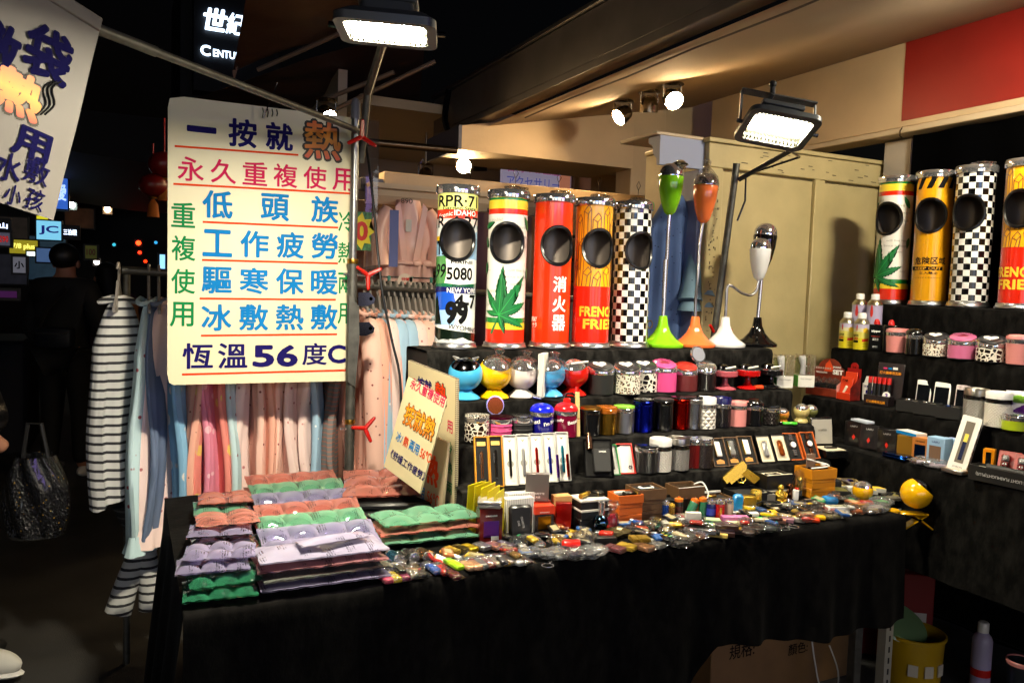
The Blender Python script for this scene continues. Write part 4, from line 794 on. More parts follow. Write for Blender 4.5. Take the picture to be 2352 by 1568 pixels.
p = p2(1868); globe('small dark chrome goblet behind the cream one', p+Vector((0, .02, 0)), .028, '#6a6a3a', CHROME, 0)
p = tier(1812, 1000, 2.36, Z2); t = thing('green_lighter', 'small bright green lighter lying before the cream goblet', 'lighter', p, R_(-25)); part(t, 'body', MB().box(0, 0, .007, .06, .018, .012, .004), gloss('green lighter body', '#4ec83a', .2)); part(t, 'head', MB().box(-.036, 0, .007, .014, .016, .012, .003), BLACK)
# extinguisher lighter and stick leaning before the red ball
p = tier(1297, 1000, 2.432, Z2); t = thing('extinguisher_lighter', 'red fire extinguisher shaped lighter behind the red canister', 'lighter', p, face_cam(p.x, p.y)); lath(t, 'cylinder', [(.02, .0), (.023, .004), (.023, .085), (.018, .1), (.008, .106)], RED); part(t, 'valve', MB().box(.004, 0, .118, .026, .014, .024, .003), RED); part(t, 'lever', MB().tube([(-.005, 0, .128), (.0, 0, .145), (.02, -.01, .148), (.035, -.01, .14)], .004, 8), BLACK)
part(t, 'hose', MB().tube(smooth_pts([Vector(q) for q in ((-.008, 0, .118), (-.05, -.004, .118), (-.09, -.01, .126))]), .0045, 8), RUBBER); part(t, 'nozzle', MB().tube([(-.088, -.01, .1255), (-.118, -.014, .132)], [.006, .009], 10), CHROME)
p = tier(1325, 1000, 2.385, Z2); t = thing('pale_stick', 'pale wooden stick standing between the red and black canisters', 'stick', p, R_(10)); part(t, 'stick', MB().box(0, .0, .078, .015, .008, .156, .001, rot=(-.08, 0, 0)), mat('pale wood', '#cfb878', .6)); part(t, 'red_tape', MB().box(0, -.0048, .05, .012, .001, .03), RED)
# ================================================================== FIRST STEP: OPEN GIFT BOXES
def tray(label, px, py, w, L, d, outer, inner, lean=24., rz=-8., Y=2.255, z=Z1, frame=.003, name='gift_box', group='open gift boxes on the lowest step'):
    """open shallow box leaning against the riser; local x = width, z = length, front at y=0"""
    q = at_y(px, py, Y); t = thing(name, label, 'box', (q.x, Y, z+.002), (0, 0, 0), group)
    t.rotation_euler = Euler((R_(-lean), 0, R_(rz)), 'XYZ')
    part(t, 'shell', MB().b3(-w/2, -w/2+frame, 0, d, 0, L).b3(w/2-frame, w/2, 0, d, 0, L).b3(-w/2+frame, w/2-frame, 0, d, 0, frame).b3(-w/2+frame, w/2-frame, 0, d, L-frame, L).b3(-w/2+frame, w/2-frame, d-.003, d, frame, L-frame), outer, False)
    part(t, 'insert', MB().b3(-w/2+frame+.0003, w/2-frame-.0003, .006, d-.0032, frame+.0003, L-frame-.0003), inner, False); return t
GOLDY = mat('mustard card', '#c8860c', .5); FOAM = mat('black foam', '#0a0908', .9); WCARD = mat('white box card', '#b4b2ac', .55); IVORY = mat('ivory card', '#cfc6ac', .6); BROWNC = mat('brown box card', '#5e4226', .6, mottle=(40, .12)); ORNG = mat('orange box card', '#c45a12', .55)
for k, (px, outer, inner, pen, lb) in enumerate(((1110, GOLDY, FOAM, ROSE, 'mustard edged gift box holding a copper pen, leftmost of the pen boxes'), (1143, GOLDY, FOAM, BLACK, 'mustard edged gift box holding a black pen'), (1176, WCARD, PAPER, BLACK, 'white gift box holding a black pen'), (1207, WCARD, PAPER, BRUSH, 'white gift box holding a steel pen'),
                                             (1238, WCARD, PAPER, foil('red pen', '#b81a10', .25), 'white gift box holding a red and gold pen'), (1268, WCARD, PAPER, foil('blue pen', '#1a2ab0', .25), 'white gift box holding a blue patterned pen'), (1298, WCARD, PAPER, foil('teal pen', '#1a86a8', .25), 'white gift box holding a teal pen, rightmost of the pen boxes'))):
    t = tray(lb, px, 1110-1.5*k, .045, .165, .02, outer, inner, rz=-14)
    c = part(t, 'pen', MB().tube([(0, .004, .03), (0, .004, .112)], .0048, 10).tube([(0, .004, .112), (0, .004, .118)], .0035, 8), pen)
    part(c, 'pen_tip', MB().tube([(0, .004, .026), (0, .004, .0295)], .0038, 8), GOLD if k == 4 else CHROME)
    if k < 2: part(t, 'label_plate', MB().b3(-.014, .014, .0045, .0058, .135, .148), mat('gold plate', '#e0b860', .4)); part(t, 'pen_clip', MB().b3(-.0078, -.0052, .0, .003, .075, .108), CHROME)
    else:
        bb = MB(); poly(bb.bm, [(-.008, .152), (0, .14), (.008, .152), (0, .145)], .0055); part(t, 'gold_emblem', bb, BRASS, False); part(t, 'finger_notch', MB().lathe([(.011, 0), (.011, .0006)], 16, Matrix.Translation((0, .0055, .07)) @ Matrix.Rotation(R_(90), 4, 'X')), mat('shadowed notch card', '#8a8880', .7))
        flat_text(t, [('USB', .006, .014, dict(fitw=.012, fith=.004))], GREYT, y=.0054)
# extra loose pens across the right two boxes
for k, (px, c, lb) in enumerate(((1283, foil('iridescent pen', '#7a3ad0', .2), 'iridescent purple pen propped on the blue pen box'), (1306, foil('scarlet pen', '#c02810', .2), 'scarlet pen propped on the teal pen box'))):
    q = at_y(px, 1085, 2.242); t = thing('loose_pen', lb, 'pen', (q.x, 2.242, Z1+.028), Euler((R_(-24), 0, R_(-14))), 'loose pens'); part(t, 'barrel', MB().tube([(0, 0, -.01), (0, 0, .065)], .0048, 10), c); part(t, 'tip', MB().tube([(0, 0, -.02), (0, 0, -.0105)], [.004, .005], 10), CHROME)
t = tray('deep black gift box holding a black vape unit', 1378, 1096, .1, .135, .05, BLACK, FOAM, rz=-20, Y=2.265, lean=30); part(t, 'device', MB().b3(-.022, .04, -.014, .006, .012, .098, .004), MBLACK); flat_text(t, [('SMOK', .012, .085, dict(fitw=.026, fith=.006, bold=.03))], WHITEINK, y=-.0145); part(t, 'atomiser', MB().tube([(-.03, -.004, .095), (-.03, -.004, .14)], [.012, .011], 14).tube([(-.03, -.004, .14), (-.03, -.004, .155)], .006, 10), mat('smoked bronze', '#5a4030', .2, .8))
t = tray('green edged gift box holding a flat black lighter', 1408, 1090, .058, .11, .022, mat('green card edge', '#127a34', .5), PAPER, rz=-12, Y=2.275, lean=30); part(t, 'lighter', MB().b3(-.012, .012, .0, .0058, .02, .085, .002), MBLACK); part(t, 'lighter_cap', MB().b3(-.006, .006, .0, .0058, .0855, .096, .001), MBLACK)
t = tray('red edged gift box with a white tray and small ring', 1443, 1080, .062, .11, .028, mat('red card edge', '#c42a1c', .5), PAPER, rz=-12, Y=2.275, lean=30, frame=.004); part(t, 'ring', MB().tube([(.014+.005*math.cos(a), .004, .024+.005*math.sin(a)) for a in [k*math.pi/6 for k in range(12)]], .0016, 6, closed=True), DKCHROME)
Y1 = 2.285
def p1(px, dy=0.): q = at_y(px, 1075, Y1+dy); return Vector((q.x, Y1+dy, Z1+.001))
can('black canister with a slanted display lid right of the red edged box', p1(1483), .042, .074, quilt('black pebble', '#0a0a0c', 200, .35), gloss('dark screen', '#14181e', .1), kind='plain', collar=CHROME)
can('white quilted canister on the lowest step', p1(1515), .040, .076, quilt('white quilt', '#cfcac0', 130, .35), WHITE, kind='tall', collar=BLACK)
can('silver grey quilted canister beside the white quilted one', p1(1556), .040, .076, quilt('silver quilt', '#8e8b86', 130, .35, .3), foil('silver lid', '#b0aca4', .3), kind='tall', collar=BLACK)
can('dark red canister squeezed behind the silver quilted one', p1(1588, .012), .034, .085, quilt('maroon sparkle', '#7a1210', 160, .3, .3), CHROME)
can('dark brown leather canister at the right end of its step', p1(1612), .038, .085, quilt('brown leather', '#1c120e', 110, .35), CHROME, kind='plain')
for px, lb, inner, cont in ((1660, 'brown gift box with a white and gold lighter, leftmost of three', FOAM, 'w'), (1692, 'brown gift box with a cellophane wrapped lighter, middle of three', FOAM, 'f'), (1726, 'brown gift box with a white lighter, rightmost of three', FOAM, 'w'), (1768, 'ivory lined gift box with a wrapped grey lighter', IVORY, 'g'), (1803, 'ivory lined gift box with a copper lighter', IVORY, 'c'), (1832, 'orange gift box with a silver bracelet watch lighter', FOAM, 's'), (1870, 'orange gift box with a gold watch lighter', FOAM, 'o')):
    outer = BROWNC if inner is FOAM and cont in 'wf' else (BLACK if inner is IVORY else ORNG); t = tray(lb, px, 1062-(px-1660)*.12, .064, .112, .03, outer, inner, lean=32, rz=-10, Y=2.262)
    if cont in 'wf': part(t, 'lighter', MB().b3(-.012, .012, -.002, .0058, .038, .098, .003), WHITE if cont == 'w' else BRUSH); part(t, 'gold_edge', MB().b3(-.0145, -.0122, -.002, .0058, .038, .096, .001), GOLD); bb = MB(); poly(bb.bm, [(-.016, .012), (.016, .012), (.016, .024), (0, .03), (-.016, .024)], .0052); part(t, 'label_plate', bb, mat('amber plate', '#c88a3a', .45), False); flat_text(t, [('Lighter', 0, .018, dict(fitw=.02, fith=.004))], INK, y=.0048)
    if cont in 'gc': part(t, 'lighter', MB().b3(-.011, .011, -.004, .0058, .022, .085, .006), BRUSH if cont == 'g' else mat('copper lacquer', '#a0501c', .15, .7)); part(t, 'recess', MB().b3(-.018, .018, .0052, .0059, .014, .092), mat('ivory recess', '#b3a98e', .7)); flat_text(t, [('JOBON', 0, .101, dict(fitw=.02, fith=.004))], GREYT, y=.0052)
    if cont in 'so':
        mm = CHROME if cont == 's' else ROSE; part(t, 'watch_case', MB().lathe([(.0145, -.002), (.015, .004), (.013, .008)], 20, Matrix.Translation((0, .004, .062)) @ Matrix.Rotation(R_(90), 4, 'X')), mm); part(t, 'dial', MB().lathe([(.0115, .0082), (.0115, .0088)], 20, Matrix.Translation((0, .004, .062)) @ Matrix.Rotation(R_(90), 4, 'X')), WHITE)
        for k in range(3): part(t, 'bracelet_link', MB().b3(-.009+.001*k, .009-.001*k, -.002, .005, .082+.0085*k, .089+.0085*k, .001), mm); part(t, 'bracelet_link', MB().b3(-.009+.001*k, .009-.001*k, -.002, .005, .0355-.0085*k, .0425-.0085*k, .001), mm)
    if cont == 'f': part(t, 'cellophane', MB().b3(-.016, .016, -.006, .0055, .03, .105, .003), FILM)
q = at_y(1905, 1000, 2.29); t = thing('lighter_presentation_box', 'black hinged box open with LIGHTER printed inside its pale lid', 'box', (q.x, 2.285, Z1+.001), R_(-12)); part(t, 'tray', MB().b3(-.05, .05, -.05, .05, 0, .03, .002), BLACK); part(t, 'ivory_pad', MB().b3(-.044, .044, -.044, .044, .0302, .0316), IVORY); part(t, 'lid', MB().box(0, .062, .09, .1, .014, .11, .002, rot=(-.15, 0, 0)), BLACK); part(t, 'lid_lining', MB().box(0, .0535, .089, .09, .001, .098, rot=(-.15, 0, 0)), mat('grey lining', '#9a968c', .6)); flat_text(t, [('LIGHTER', 0, 0, dict(fitw=.04, fith=.007))], INK, y=0, loc=(0, .0522, .095), rot=(-.15, 0, 0)); part(t, 'black_lighter', MB().box(0, -.005, .036, .05, .02, .008, .002), BLACK)
q = at_y(1862, 1075, 2.2); t = thing('bronze_standing_card', 'bronze translucent card standing between the watch boxes and the yellow box', 'card', (q.x, 2.2, ZT+.002), R_(-24)); part(t, 'card', MB().box(0, 0, .075, .036, .004, .15, .0015, rot=(-.05, 0, 0)), mat('bronze acrylic', '#6e5646', .2)); part(t, 'foot', MB().box(0, 0, .004, .04, .03, .008, .001), MBLACK)
q = at_y(1706, 1080, 2.225); solo('small_black_card', 'small dark card leaning on the riser above the gold pistol', 'card', MB().box(0, 0, .02, .032, .004, .04, .001), mat('dark brown card', '#2a2022', .4), (q.x, 2.226, .833), R_(-5))

# ================================================================== BOX STACKS ON THE TABLE
def on_t(px, py, z=0., ymax=2.205):
    p = at_z(px, py, ZT+z)
    if p.y > ymax: p = at_y(px, py, ymax)
    p.z = ZT+.003+z; return p
def za(x, y): return ((1400+x/2.138)/1.7415, (1900+y/2.138)/1.7415)
def zb(x, y): return ((2400+x/1.68)/1.7415, (1800+y/1.68)/1.7415)
def zcc(x, y): return ((2000+x/3.618)/1.7415, (1900+y/3.618)/1.7415)
def stack(label, px, py, w, d, hs, mats, rz=-2., top=None, name='box_stack_lid', z=0., cat='box', nm='gift_carton', grp='gift cartons standing on the table'):
    """cartons piled on one another: each is a thing; label is a list, bottom first"""
    p = on_t(px, py, z, 2.222-d*.56); zz_ = p.z; out = []; rz = -3
    for k, h in enumerate(hs):
        t = thing(nm, label[k], cat, (p.x, p.y, zz_), R_(rz+(k % 2)*3-1), grp); part(t, 'carton', MB().b3(-w/2, w/2, -d/2, d/2, 0, h, .0012), mats[k % len(mats)]); part(t, 'lid_seam', MB().b3(-w/2-.0006, w/2+.0006, -d/2-.0006, d/2+.0006, h*.62, h*.64), MBLACK); zz_ += h+.0006; out.append(t)
    return out
def open_tray(label, p, w, d, h, outer, inner, rz, wall=.004, depth=.012, nm='open_carton', grp='open gift boxes on the table'):
    if rz < -20 and p.x < 2.44: rz = -3; p = Vector((p.x, min(p.y, 2.222-d*.56), p.z))
    t = thing(nm, label, 'box', p, R_(rz), grp)
    part(t, 'shell', MB().b3(-w/2, w/2, -d/2, d/2, 0, h-depth).b3(-w/2, -w/2+wall, -d/2, d/2, h-depth, h).b3(w/2-wall, w/2, -d/2, d/2, h-depth, h).b3(-w/2+wall, w/2-wall, -d/2, -d/2+wall, h-depth, h).b3(-w/2+wall, w/2-wall, d/2-wall, d/2, h-depth, h), outer, False)
    part(t, 'lining', MB().b3(-w/2+wall+.0005, w/2-wall-.0005, -d/2+wall+.0005, d/2-wall-.0005, h-depth+.0004, h-depth+.004), inner, False); return t
MAROON = gloss('maroon glossy card', '#571410', .2)
def windowed(label, px, py, w, d, h, body, win, text, rz=-7., band=None, z=0., nm='cigarette_case_box'):
    p = on_t(px, py, z); t = thing(nm, label, 'box', p, R_(rz), 'upright cigarette case boxes'); part(t, 'carton', MB().b3(-w/2, w/2, -d/2, d/2, 0, h, .001), body)
    if win: part(t, 'window', MB().b3(-w*.32, w*.34, -d/2-.0012, -d/2-.0002, h*.14, h*.62), win)
    if band: part(t, 'top_band', MB().b3(-w/2-.0005, w/2+.0005, -d/2-.0005, d/2+.0005, h*.7, h+.0005), band)
    if text: flat_text(t, [(text, 0, h*.78, dict(fitw=w*.5, fith=h*.045, bold=.03))], WHITEINK, y=-d/2-.0015)
    return t, p
px, py = za(1185, 575); t, p = windowed('maroon box with a purple window under the silver case', px, py-6, .07, .042, .098, MAROON, foil('purple window', '#6a3a98', .3), 'DINGHAO'); flat_text(t, [('|||||||', .012, .01, dict(fitw=.022, fith=.012, bold=.02))], WHITEINK, y=-.0225)
t = thing('silver_cigarette_case', 'shiny silver cigarette case lying on the maroon box', 'case', (p.x, p.y, p.z+.0995), R_(-26)); part(t, 'body', MB().b3(-.034, .034, -.03, .03, 0, .012, .003), BRUSH); part(t, 'lid', MB().b3(-.035, .035, -.031, .031, .0125, .022, .003), mat('satin aluminium', '#c4c0b8', .3, .7)); flat_text(t, [('CIGARETTE', 0, 0, dict(fitw=.04, fith=.006, bold=.02))], WHITEINK, y=0, loc=(0, 0, .0226), rot=(R_(-90), 0, 0))
px, py = za(1440, 535); p = on_t(px, py); p.y -= .012; t = thing('black_cigarette_case', 'black cigarette case standing upright beside the maroon box', 'case', p, Euler((R_(-6), 0, R_(-10)))); part(t, 'body', MB().b3(-.036, .036, -.011, .011, 0, .1, .008), gloss('black leatherette', '#0b0b0c', .35)); flat_text(t, [('CIGARETTE', 0, .0, dict(fitw=.034, fith=.006, bold=.01)), ('CASE', 0, -.012, dict(fitw=.016, fith=.006, bold=.01))], mat('silver print', '#a8a8a8', .4), y=0, loc=(.004, -.0118, .05), rot=(0, R_(78), 0))
STRIPE = stripes('white carton with grey lines', '#d8d6d0', '#6a6a68', 170, 0, .82, .6)
for k in range(2):
    px, py = za(1400+18*k, 470-30*k); p = on_t(px, py); t = thing('striped_carton', ('white finely striped carton directly behind the black cigarette case', 'white finely striped carton at the back by the riser')[k], 'carton', p+Vector((0, 2.13+.036*k-p.y, 0)), R_(-3), 'striped cartons'); part(t, 'carton', MB().b3(-.045, .045, -.015, .015, 0, .108+.006*k, .001), STRIPE)
px, py = za(1640, 500); t, p = windowed('red topped cigarette case box with a gold window', px, py-5, .062, .036, .082, gloss('charcoal glossy card', '#2a2422', .25), foil('gold window', '#b07818', .3), 'DINGHAO', band=mat('vermilion card', '#c83414', .4))
px2, py2 = za(1610, 440); t, q = windowed('red topped cigarette case box behind the gold windowed one', px2, py2, .062, .036, .084, gloss('charcoal glossy card', '#2a2422'), None, None, band=mat('vermilion card', '#c83414'))
px2, py2 = za(1590, 420); q2 = on_t(px2, py2); t = thing('grey_upright_box', 'tall grey gradient box standing above the red cigarette boxes', 'box', (q.x-.012, q.y-.006, q.z+.0855), R_(-24)); part(t, 'carton', MB().b3(-.036, .036, -.012, .012, 0, .085, .001), mat('grey brown metallic card', '#6a625e', .3, .4)); flat_text(t, [('CIGARETTE', .0, .024, dict(fitw=.045, fith=.006)), ('CASE', 0, .013, dict(fitw=.02, fith=.006))], WHITEINK, y=-.0126)
px, py = za(1800, 450); t, p = windowed('scarlet cigarette case box with a cream top, behind the foil box', px, py-4, .055, .034, .098, mat('vermilion card', '#c83414'), None, None, band=mat('tan card', '#c09058', .6))
px, py = za(1818, 482); p = on_t(px, py-2); t = thing('red_foil_box', 'shiny red foil box beside the red topped cases', 'box', p, R_(-24)); part(t, 'carton', MB().b3(-.024, .024, -.012, .012, 0, .088, .001), mat('red foil', '#8e0e08', .16, .6)); flat_text(t, [('CIGARETTE', 0, .012, dict(fitw=.036, fith=.005))], WHITEINK, y=-.0126)
BLKC = mat('black box card', '#0b0b0c', .45); CARDW = mat('dirty white card', '#c9c5bd', .6)
px, py = za(2040, 460); ts = stack(['bottom black carton of the stack topped by gold lighters', 'black carton with white lid edge under the top one', 'top black carton with a white rim'], px, py-8, .098, .075, [.03, .03, .03], [BLKC], rz=-26); topz = ts[-1].location.copy()
for q_ in ts[1:]: part(q_, 'white_rim', MB().b3(-.0502, .0502, -.0387, .0387, .0235, .0302, .0008), CARDW)
topz.z += .0312
t = thing('gold_lipstick_lighter', 'gold tube lighter lying on the black and white stack', 'lighter', topz+Vector((-.025, -.008, .009)), R_(30)); part(t, 'tube', MB().tube([(-.024, 0, 0), (.012, 0, 0)], .008, 12), GOLD); part(t, 'cap', MB().tube([(.0125, 0, 0), (.03, 0, 0)], .0075, 12), BRASS)
t = thing('black_block_lighter', 'glossy black block lighter lying on the black and white stack', 'lighter', topz+Vector((.022, .008, .0005)), R_(-20)); part(t, 'body', MB().b3(-.03, .03, -.018, .018, 0, .012, .003), mat('gunmetal', '#2a261e', .15, .8)); part(t, 'hinge_line', MB().b3(.008, .009, -.0183, .0183, .001, .0122), GOLD)
px, py = zb(165, 520); ts = stack(['bottom orange carton of its stack', 'orange carton in the middle of its stack'], px, py-14, .088, .068, [.03, .036], [ORNG], rz=-26); q = ts[-1].location.copy(); q.z += .037
t = open_tray('open orange carton with a gunmetal lighter, top of its stack', q, .092, .072, .026, ORNG, FOAM, -26); part(t, 'lighter', MB().b3(-.012, .03, -.02, .006, .018, .03, .003), mat('gunmetal', '#2a261e')); part(t, 'gold_end', MB().b3(.0302, .034, -.019, .005, .019, .029, .001), GOLD); part(t, 'white_card', MB().b3(-.03, .01, .012, .026, .018, .026, .001), CARDW)
px, py = zb(300, 500); ts = stack(['bottom brown carton of the stack under the phone lighter', 'brown carton in the middle under the phone lighter'], px, py-16, .1, .082, [.034, .034], [BROWNC], rz=-28); q = ts[-1].location.copy(); q.z += .035
t = open_tray('open brown carton with a small white phone lighter, top of its stack', q, .105, .086, .034, BROWNC, FOAM, -28); ph = part(t, 'phone_lighter', MB().b3(-.026, .026, -.012, .012, .027, .034, .003), WHITE); part(ph, 'screen', MB().b3(-.018, .018, -.010, .010, .0341, .0346), BLACK)
px, py = zb(470, 375); p = on_t(px, py+14); open_tray('low black open carton behind the phone lighter stack', p, .09, .07, .05, BLKC, FOAM, -28)
px, py = zb(560, 385); ts = stack(['brown carton supporting the open box with the lattice insert'], px, py, .1, .08, [.045], [BROWNC], rz=-27); q = ts[-1].location.copy(); q.z += .046
t = open_tray('open brown carton with a lattice insert and a white plug', q, .105, .085, .038, BROWNC, mat('bronze lattice', '#3a2a16', .35, .6, bump=(300, 1.)), -27); part(t, 'white_rim', MB().b3(-.0528, .0528, -.0428, -.0385, .0382, .0395), CARDW)
part(t, 'white_plug', MB().tube(smooth_pts([Vector(q_) for q_ in ((.03, -.01, .04), (.05, -.03, .05), (.06, -.05, .02), (.055, -.055, .0))]), .0028, 8), WHITE)
px, py = zb(745, 330); p = on_t(px, py+6); t = open_tray('flat brown tray with small lighters and a white lid edge', p, .09, .075, .032, BROWNC, FOAM, -30); part(t, 'bronze_lighter', MB().b3(-.03, .01, .005, .02, .022, .032, .003), BRASS); part(t, 'white_edge', MB().b3(-.045, .045, .031, .0372, .0325, .04, .001), CARDW)
px, py = zb(935, 260); p = on_t(px, py+18); t = open_tray('black presentation tray under the gold pistol', p, .135, .105, .045, BLKC, FOAM, -30); part(t, 'brass_button', MB().lathe([(.012, .0375), (.012, .039)], 18, Matrix.Translation((.02, -.03, 0))), BRASS)
t = thing('gold_pistol_lighter', 'gold pistol shaped lighter propped up on the black tray', 'lighter', p+Vector((-.005, .0, .045)), Euler((R_(-12), 0, R_(-18))))
Mg = Matrix.Translation((0, 0, .055)) @ Matrix.Rotation(R_(-38), 4, 'Y')
part(t, 'slide', MB().prism([(-.062, -.004), (.036, -.004), (.04, .0), (.04, .018), (.034, .022), (-.058, .022), (-.062, .018)], -.008, .008, Mg), GOLD); part(t, 'frame', MB().prism([(-.05, -.0045), (-.05, -.016), (-.008, -.018), (.0, -.024), (.03, -.012), (.036, -.0045)], -.007, .007, Mg), GOLD)
part(t, 'grip', MB().prism([(.004, -.0125), (.034, -.0125), (.05, -.062), (.046, -.068), (.02, -.068), (.017, -.062)], -.009, .009, Mg), mat('ridged gold grip', '#a88428', .35, .8, bump=(400, .8))); part(t, 'trigger_guard', MB().tube([Mg @ Vector(v) for v in ((-.018, 0, -.017), (-.022, 0, -.03), (-.012, 0, -.04), (.004, 0, -.04), (.012, 0, -.03))], .0025, 8), GOLD)
part(t, 'trigger', MB().tube([Mg @ Vector(v) for v in ((-.004, 0, -.022), (-.008, 0, -.034))], .002, 6), GOLD); part(t, 'grip_screw', MB().sphere(Mg @ Vector((.03, -.009, -.04)), .004, u=8, v=6), BRASS)
px, py = zb(1140, 250); ts = stack(['black carton with a cream edge under the ivory lined box'], px, py+14, .12, .085, [.045], [BLKC], rz=-30); part(ts[0], 'cream_edge', MB().b3(-.0615, .0615, -.044, -.0432, .0385, .043), IVORY); q = ts[-1].location.copy(); q.z += .046
t = open_tray('ivory lined black carton holding a slim black phone lighter', q+Vector((.012, .008, 0)), .115, .08, .05, BLKC, IVORY, -30, wall=.006); part(t, 'ivory_rim', MB().b3(-.0577, .0577, -.0402, -.034, .0502, .0512), IVORY); part(t, 'phone_lighter', MB().b3(-.03, .03, -.012, .012, .043, .047, .002), BLACK); part(t, 'gold_frame', MB().b3(-.031, .031, -.013, .013, .0422, .0428), GOLD)
YELB = mat('yellow box card', '#c47c0a', .5); px, py = zb(1440, 270); ts = stack(['bottom yellow carton of its stack', 'middle yellow carton of its stack'], px, py+10, .115, .088, [.034, .034], [YELB], rz=-30); q = ts[-1].location.copy(); q.z += .035
t = open_tray('open yellow carton with a dark torch and white cable', q, .12, .092, .036, YELB, FOAM, -30); part(t, 'torch', MB().tube([(-.045, -.01, .032), (.035, -.02, .03)], [.008, .007], 12), foil('dark blue torch', '#10142a', .2)); part(t, 'white_cable', MB().tube(smooth_pts([Vector(v) for v in ((-.05, -.03, .04), (.0, -.035, .042), (.045, -.02, .042), (.05, .01, .044), (.02, .02, .05), (-.01, .01, .06), (-.015, .03, .06), (.01, .04, .055))]), .0028, 8), WHITE); part(t, 'usb_plug', MB().box(.03, -.005, .043, .018, .01, .006, .001), WHITE)
px, py = zb(1660, 180); p = on_t(px, py+4); t = open_tray('small cream edged box with a blue item at the back right', p, .085, .065, .03, mat('tan box card', '#a08a5a', .6), mat('maroon lining', '#3a1416', .7), -30); part(t, 'blue_item', MB().b3(-.02, .025, -.005, .012, .022, .034, .004), foil('blue violet item', '#2a2a7a', .3)); part(t, 'horn', MB().tube([(-.03, -.02, .035), (-.015, -.028, .03), (.0, -.04, .02)], [.008, .011, .009], 10), mat('dark horn', '#2a1a12', .3))
px, py = zb(1575, 200); p = on_t(px, py); solo('black_felt_pouch', 'dark felt pouch between the yellow carton and the cream edged box', 'pouch', MB().box(0, 0, .02, .05, .04, .04, .012, seg=2), MBLACK, p, R_(-20))

# ================================================================== SMALL GOODS ALONG THE FRONT
def wrapper(par, L, w, h, seed=1): 
    rd = random.Random(seed); j = lambda a: a*(1+rd.uniform(-.12, .12))
    mb = MB()
    def f(u, v):
        a = 2*math.pi*u; s_ = -1+2*v; e = 1-.55*abs(s_)**6; return Vector((L*.62*s_+rd.uniform(-.002, .002), j(w*.62)*math.cos(a)*(1+.25*abs(s_)**8), max(.0005, h*.55+j(h*.66)*e*math.sin(a))))
    mb.grid(f, 10, 9, closed_u=True); return part(par, 'cellophane', mb, FILM, ang=.3)
def base(kind, name, label, cat, pxy, ang, z=0., grp=None): p = on_t(pxy[0], pxy[1], z); return thing(name, label, cat, p, R_(ang), grp)
def lighter(label, pxy, col, ang=100., L=.074, w=.025, h=.013, wrapd=True, metal=0., z=0., seed=0, head=None):
    t = base('L', 'pocket_lighter', label, 'lighter', pxy, ang, z, 'pocket lighters along the table front'); m = mat('lighter '+col+str(metal), col, .22 if not metal else .28, metal, coat=.4)
    part(t, 'body', MB().b3(-L/2, L*.26, -w/2, w/2, 0, h, min(h, w)*.28), m); part(t, 'head', MB().b3(L*.265, L/2, -w*.44, w*.44, .001, h*.95, .0015), head or CHROME)
    if wrapd: wrapper(t, L, w, h, seed)
    return t
def flatcase(label, pxy, col, ang=95., L=.058, w=.038, h=.013, metal=.75, wrapd=False, z=0., ornate=False, seed=0):
    t = base('Z', 'metal_case_lighter', label, 'lighter', pxy, ang, z, 'flat metal lighters'); m = mat('case '+col+str(ornate), col, .3, metal, bump=(260, .9) if ornate else None); part(t, 'body', MB().b3(-L/2, L*.12, -w/2, w/2, 0, h, .002), m); part(t, 'lid', MB().b3(L*.128, L/2, -w/2, w/2, 0, h, .002), m)
    if wrapd: wrapper(t, L, w, h, seed)
    return t
def fob(label, pxy, col, ang=60., chrome=True, z=0.):
    t = base('K', 'key_fob_lighter', label, 'key fob', pxy, ang, z, 'car key lighters'); part(t, 'shell', MB().sphere((0, 0, .009), 1, (.034, .018, .009), 18, 10), gloss('fob '+col, col, .2))
    if chrome: part(t, 'chrome_band', MB().tube([(.0335*math.cos(a), .0178*math.sin(a), .009) for a in [k*math.pi/12 for k in range(24)]], .0022, 6, closed=True), CHROME)
    part(t, 'button', MB().b3(-.012, -.002, -.006, .006, .0165, .0188, .001), MBLACK); part(t, 'button', MB().b3(.003, .012, -.006, .006, .0165, .0186, .001), DKCHROME); part(t, 'emblem', MB().lathe([(.005, .0165), (.005, .0192)], 12, Matrix.Translation((-.019, 0, -.003))), CHROME); return t
def bagged(label, pxy, r, inner, seed, m=FILM2, h=.012, sx=1.5, ang=0.):
    t = base('B', 'bagged_trinket', label, 'bag', pxy, ang, 0, 'trinkets in plastic bags'); part(t, 'content', MB().box(0, 0, h*.6, r*sx*1.0, r*.9, h*.9, h*.25), inner); o = part(t, 'plastic_bag', crumple(r, h*1.3, seed), m, loc=(0, 0, h*.95), ang=.3); o.scale = (sx, 1.05, .9); return t
def upright(label, pxy, r, h, col, cap, ang=0., metal=0., tilt=0., band=None, txt=None, nm='battery_lighter'):
    t = base('C', nm, label, 'lighter', pxy, -25, 0, 'upright can and battery lighters'); t.rotation_euler = Euler((R_(-tilt*.3), R_(tilt), R_(-25))); lath(t, 'barrel', [(r*.97, 0), (r, .002), (r, h*.8), (r*.97, h*.82)], mat('barrel '+col, col, .25, metal, coat=.4), 20); lath(t, 'cap', [(r*1.0, h*.82), (r*1.01, h*.84), (r*1.0, h*.96), (r*.8, h*.98), (r*.4, h), (r*.35, h*1.04)], cap, 20)
    if band: lath(t, 'label_band', [(r*1.01, h*.25), (r*1.01, h*.6)], band, 20, cap0=False, cap1=False)
    if txt:
        bb = MB(); put_text(bb.bm, txt, 0, h*.4, None, bold=.03, fitw=h*.5, fith=r*.4, rot=R_(-90)); wrap(t, 'lettering', bb, r, YELT, None, .0006, step=.004)
    return t
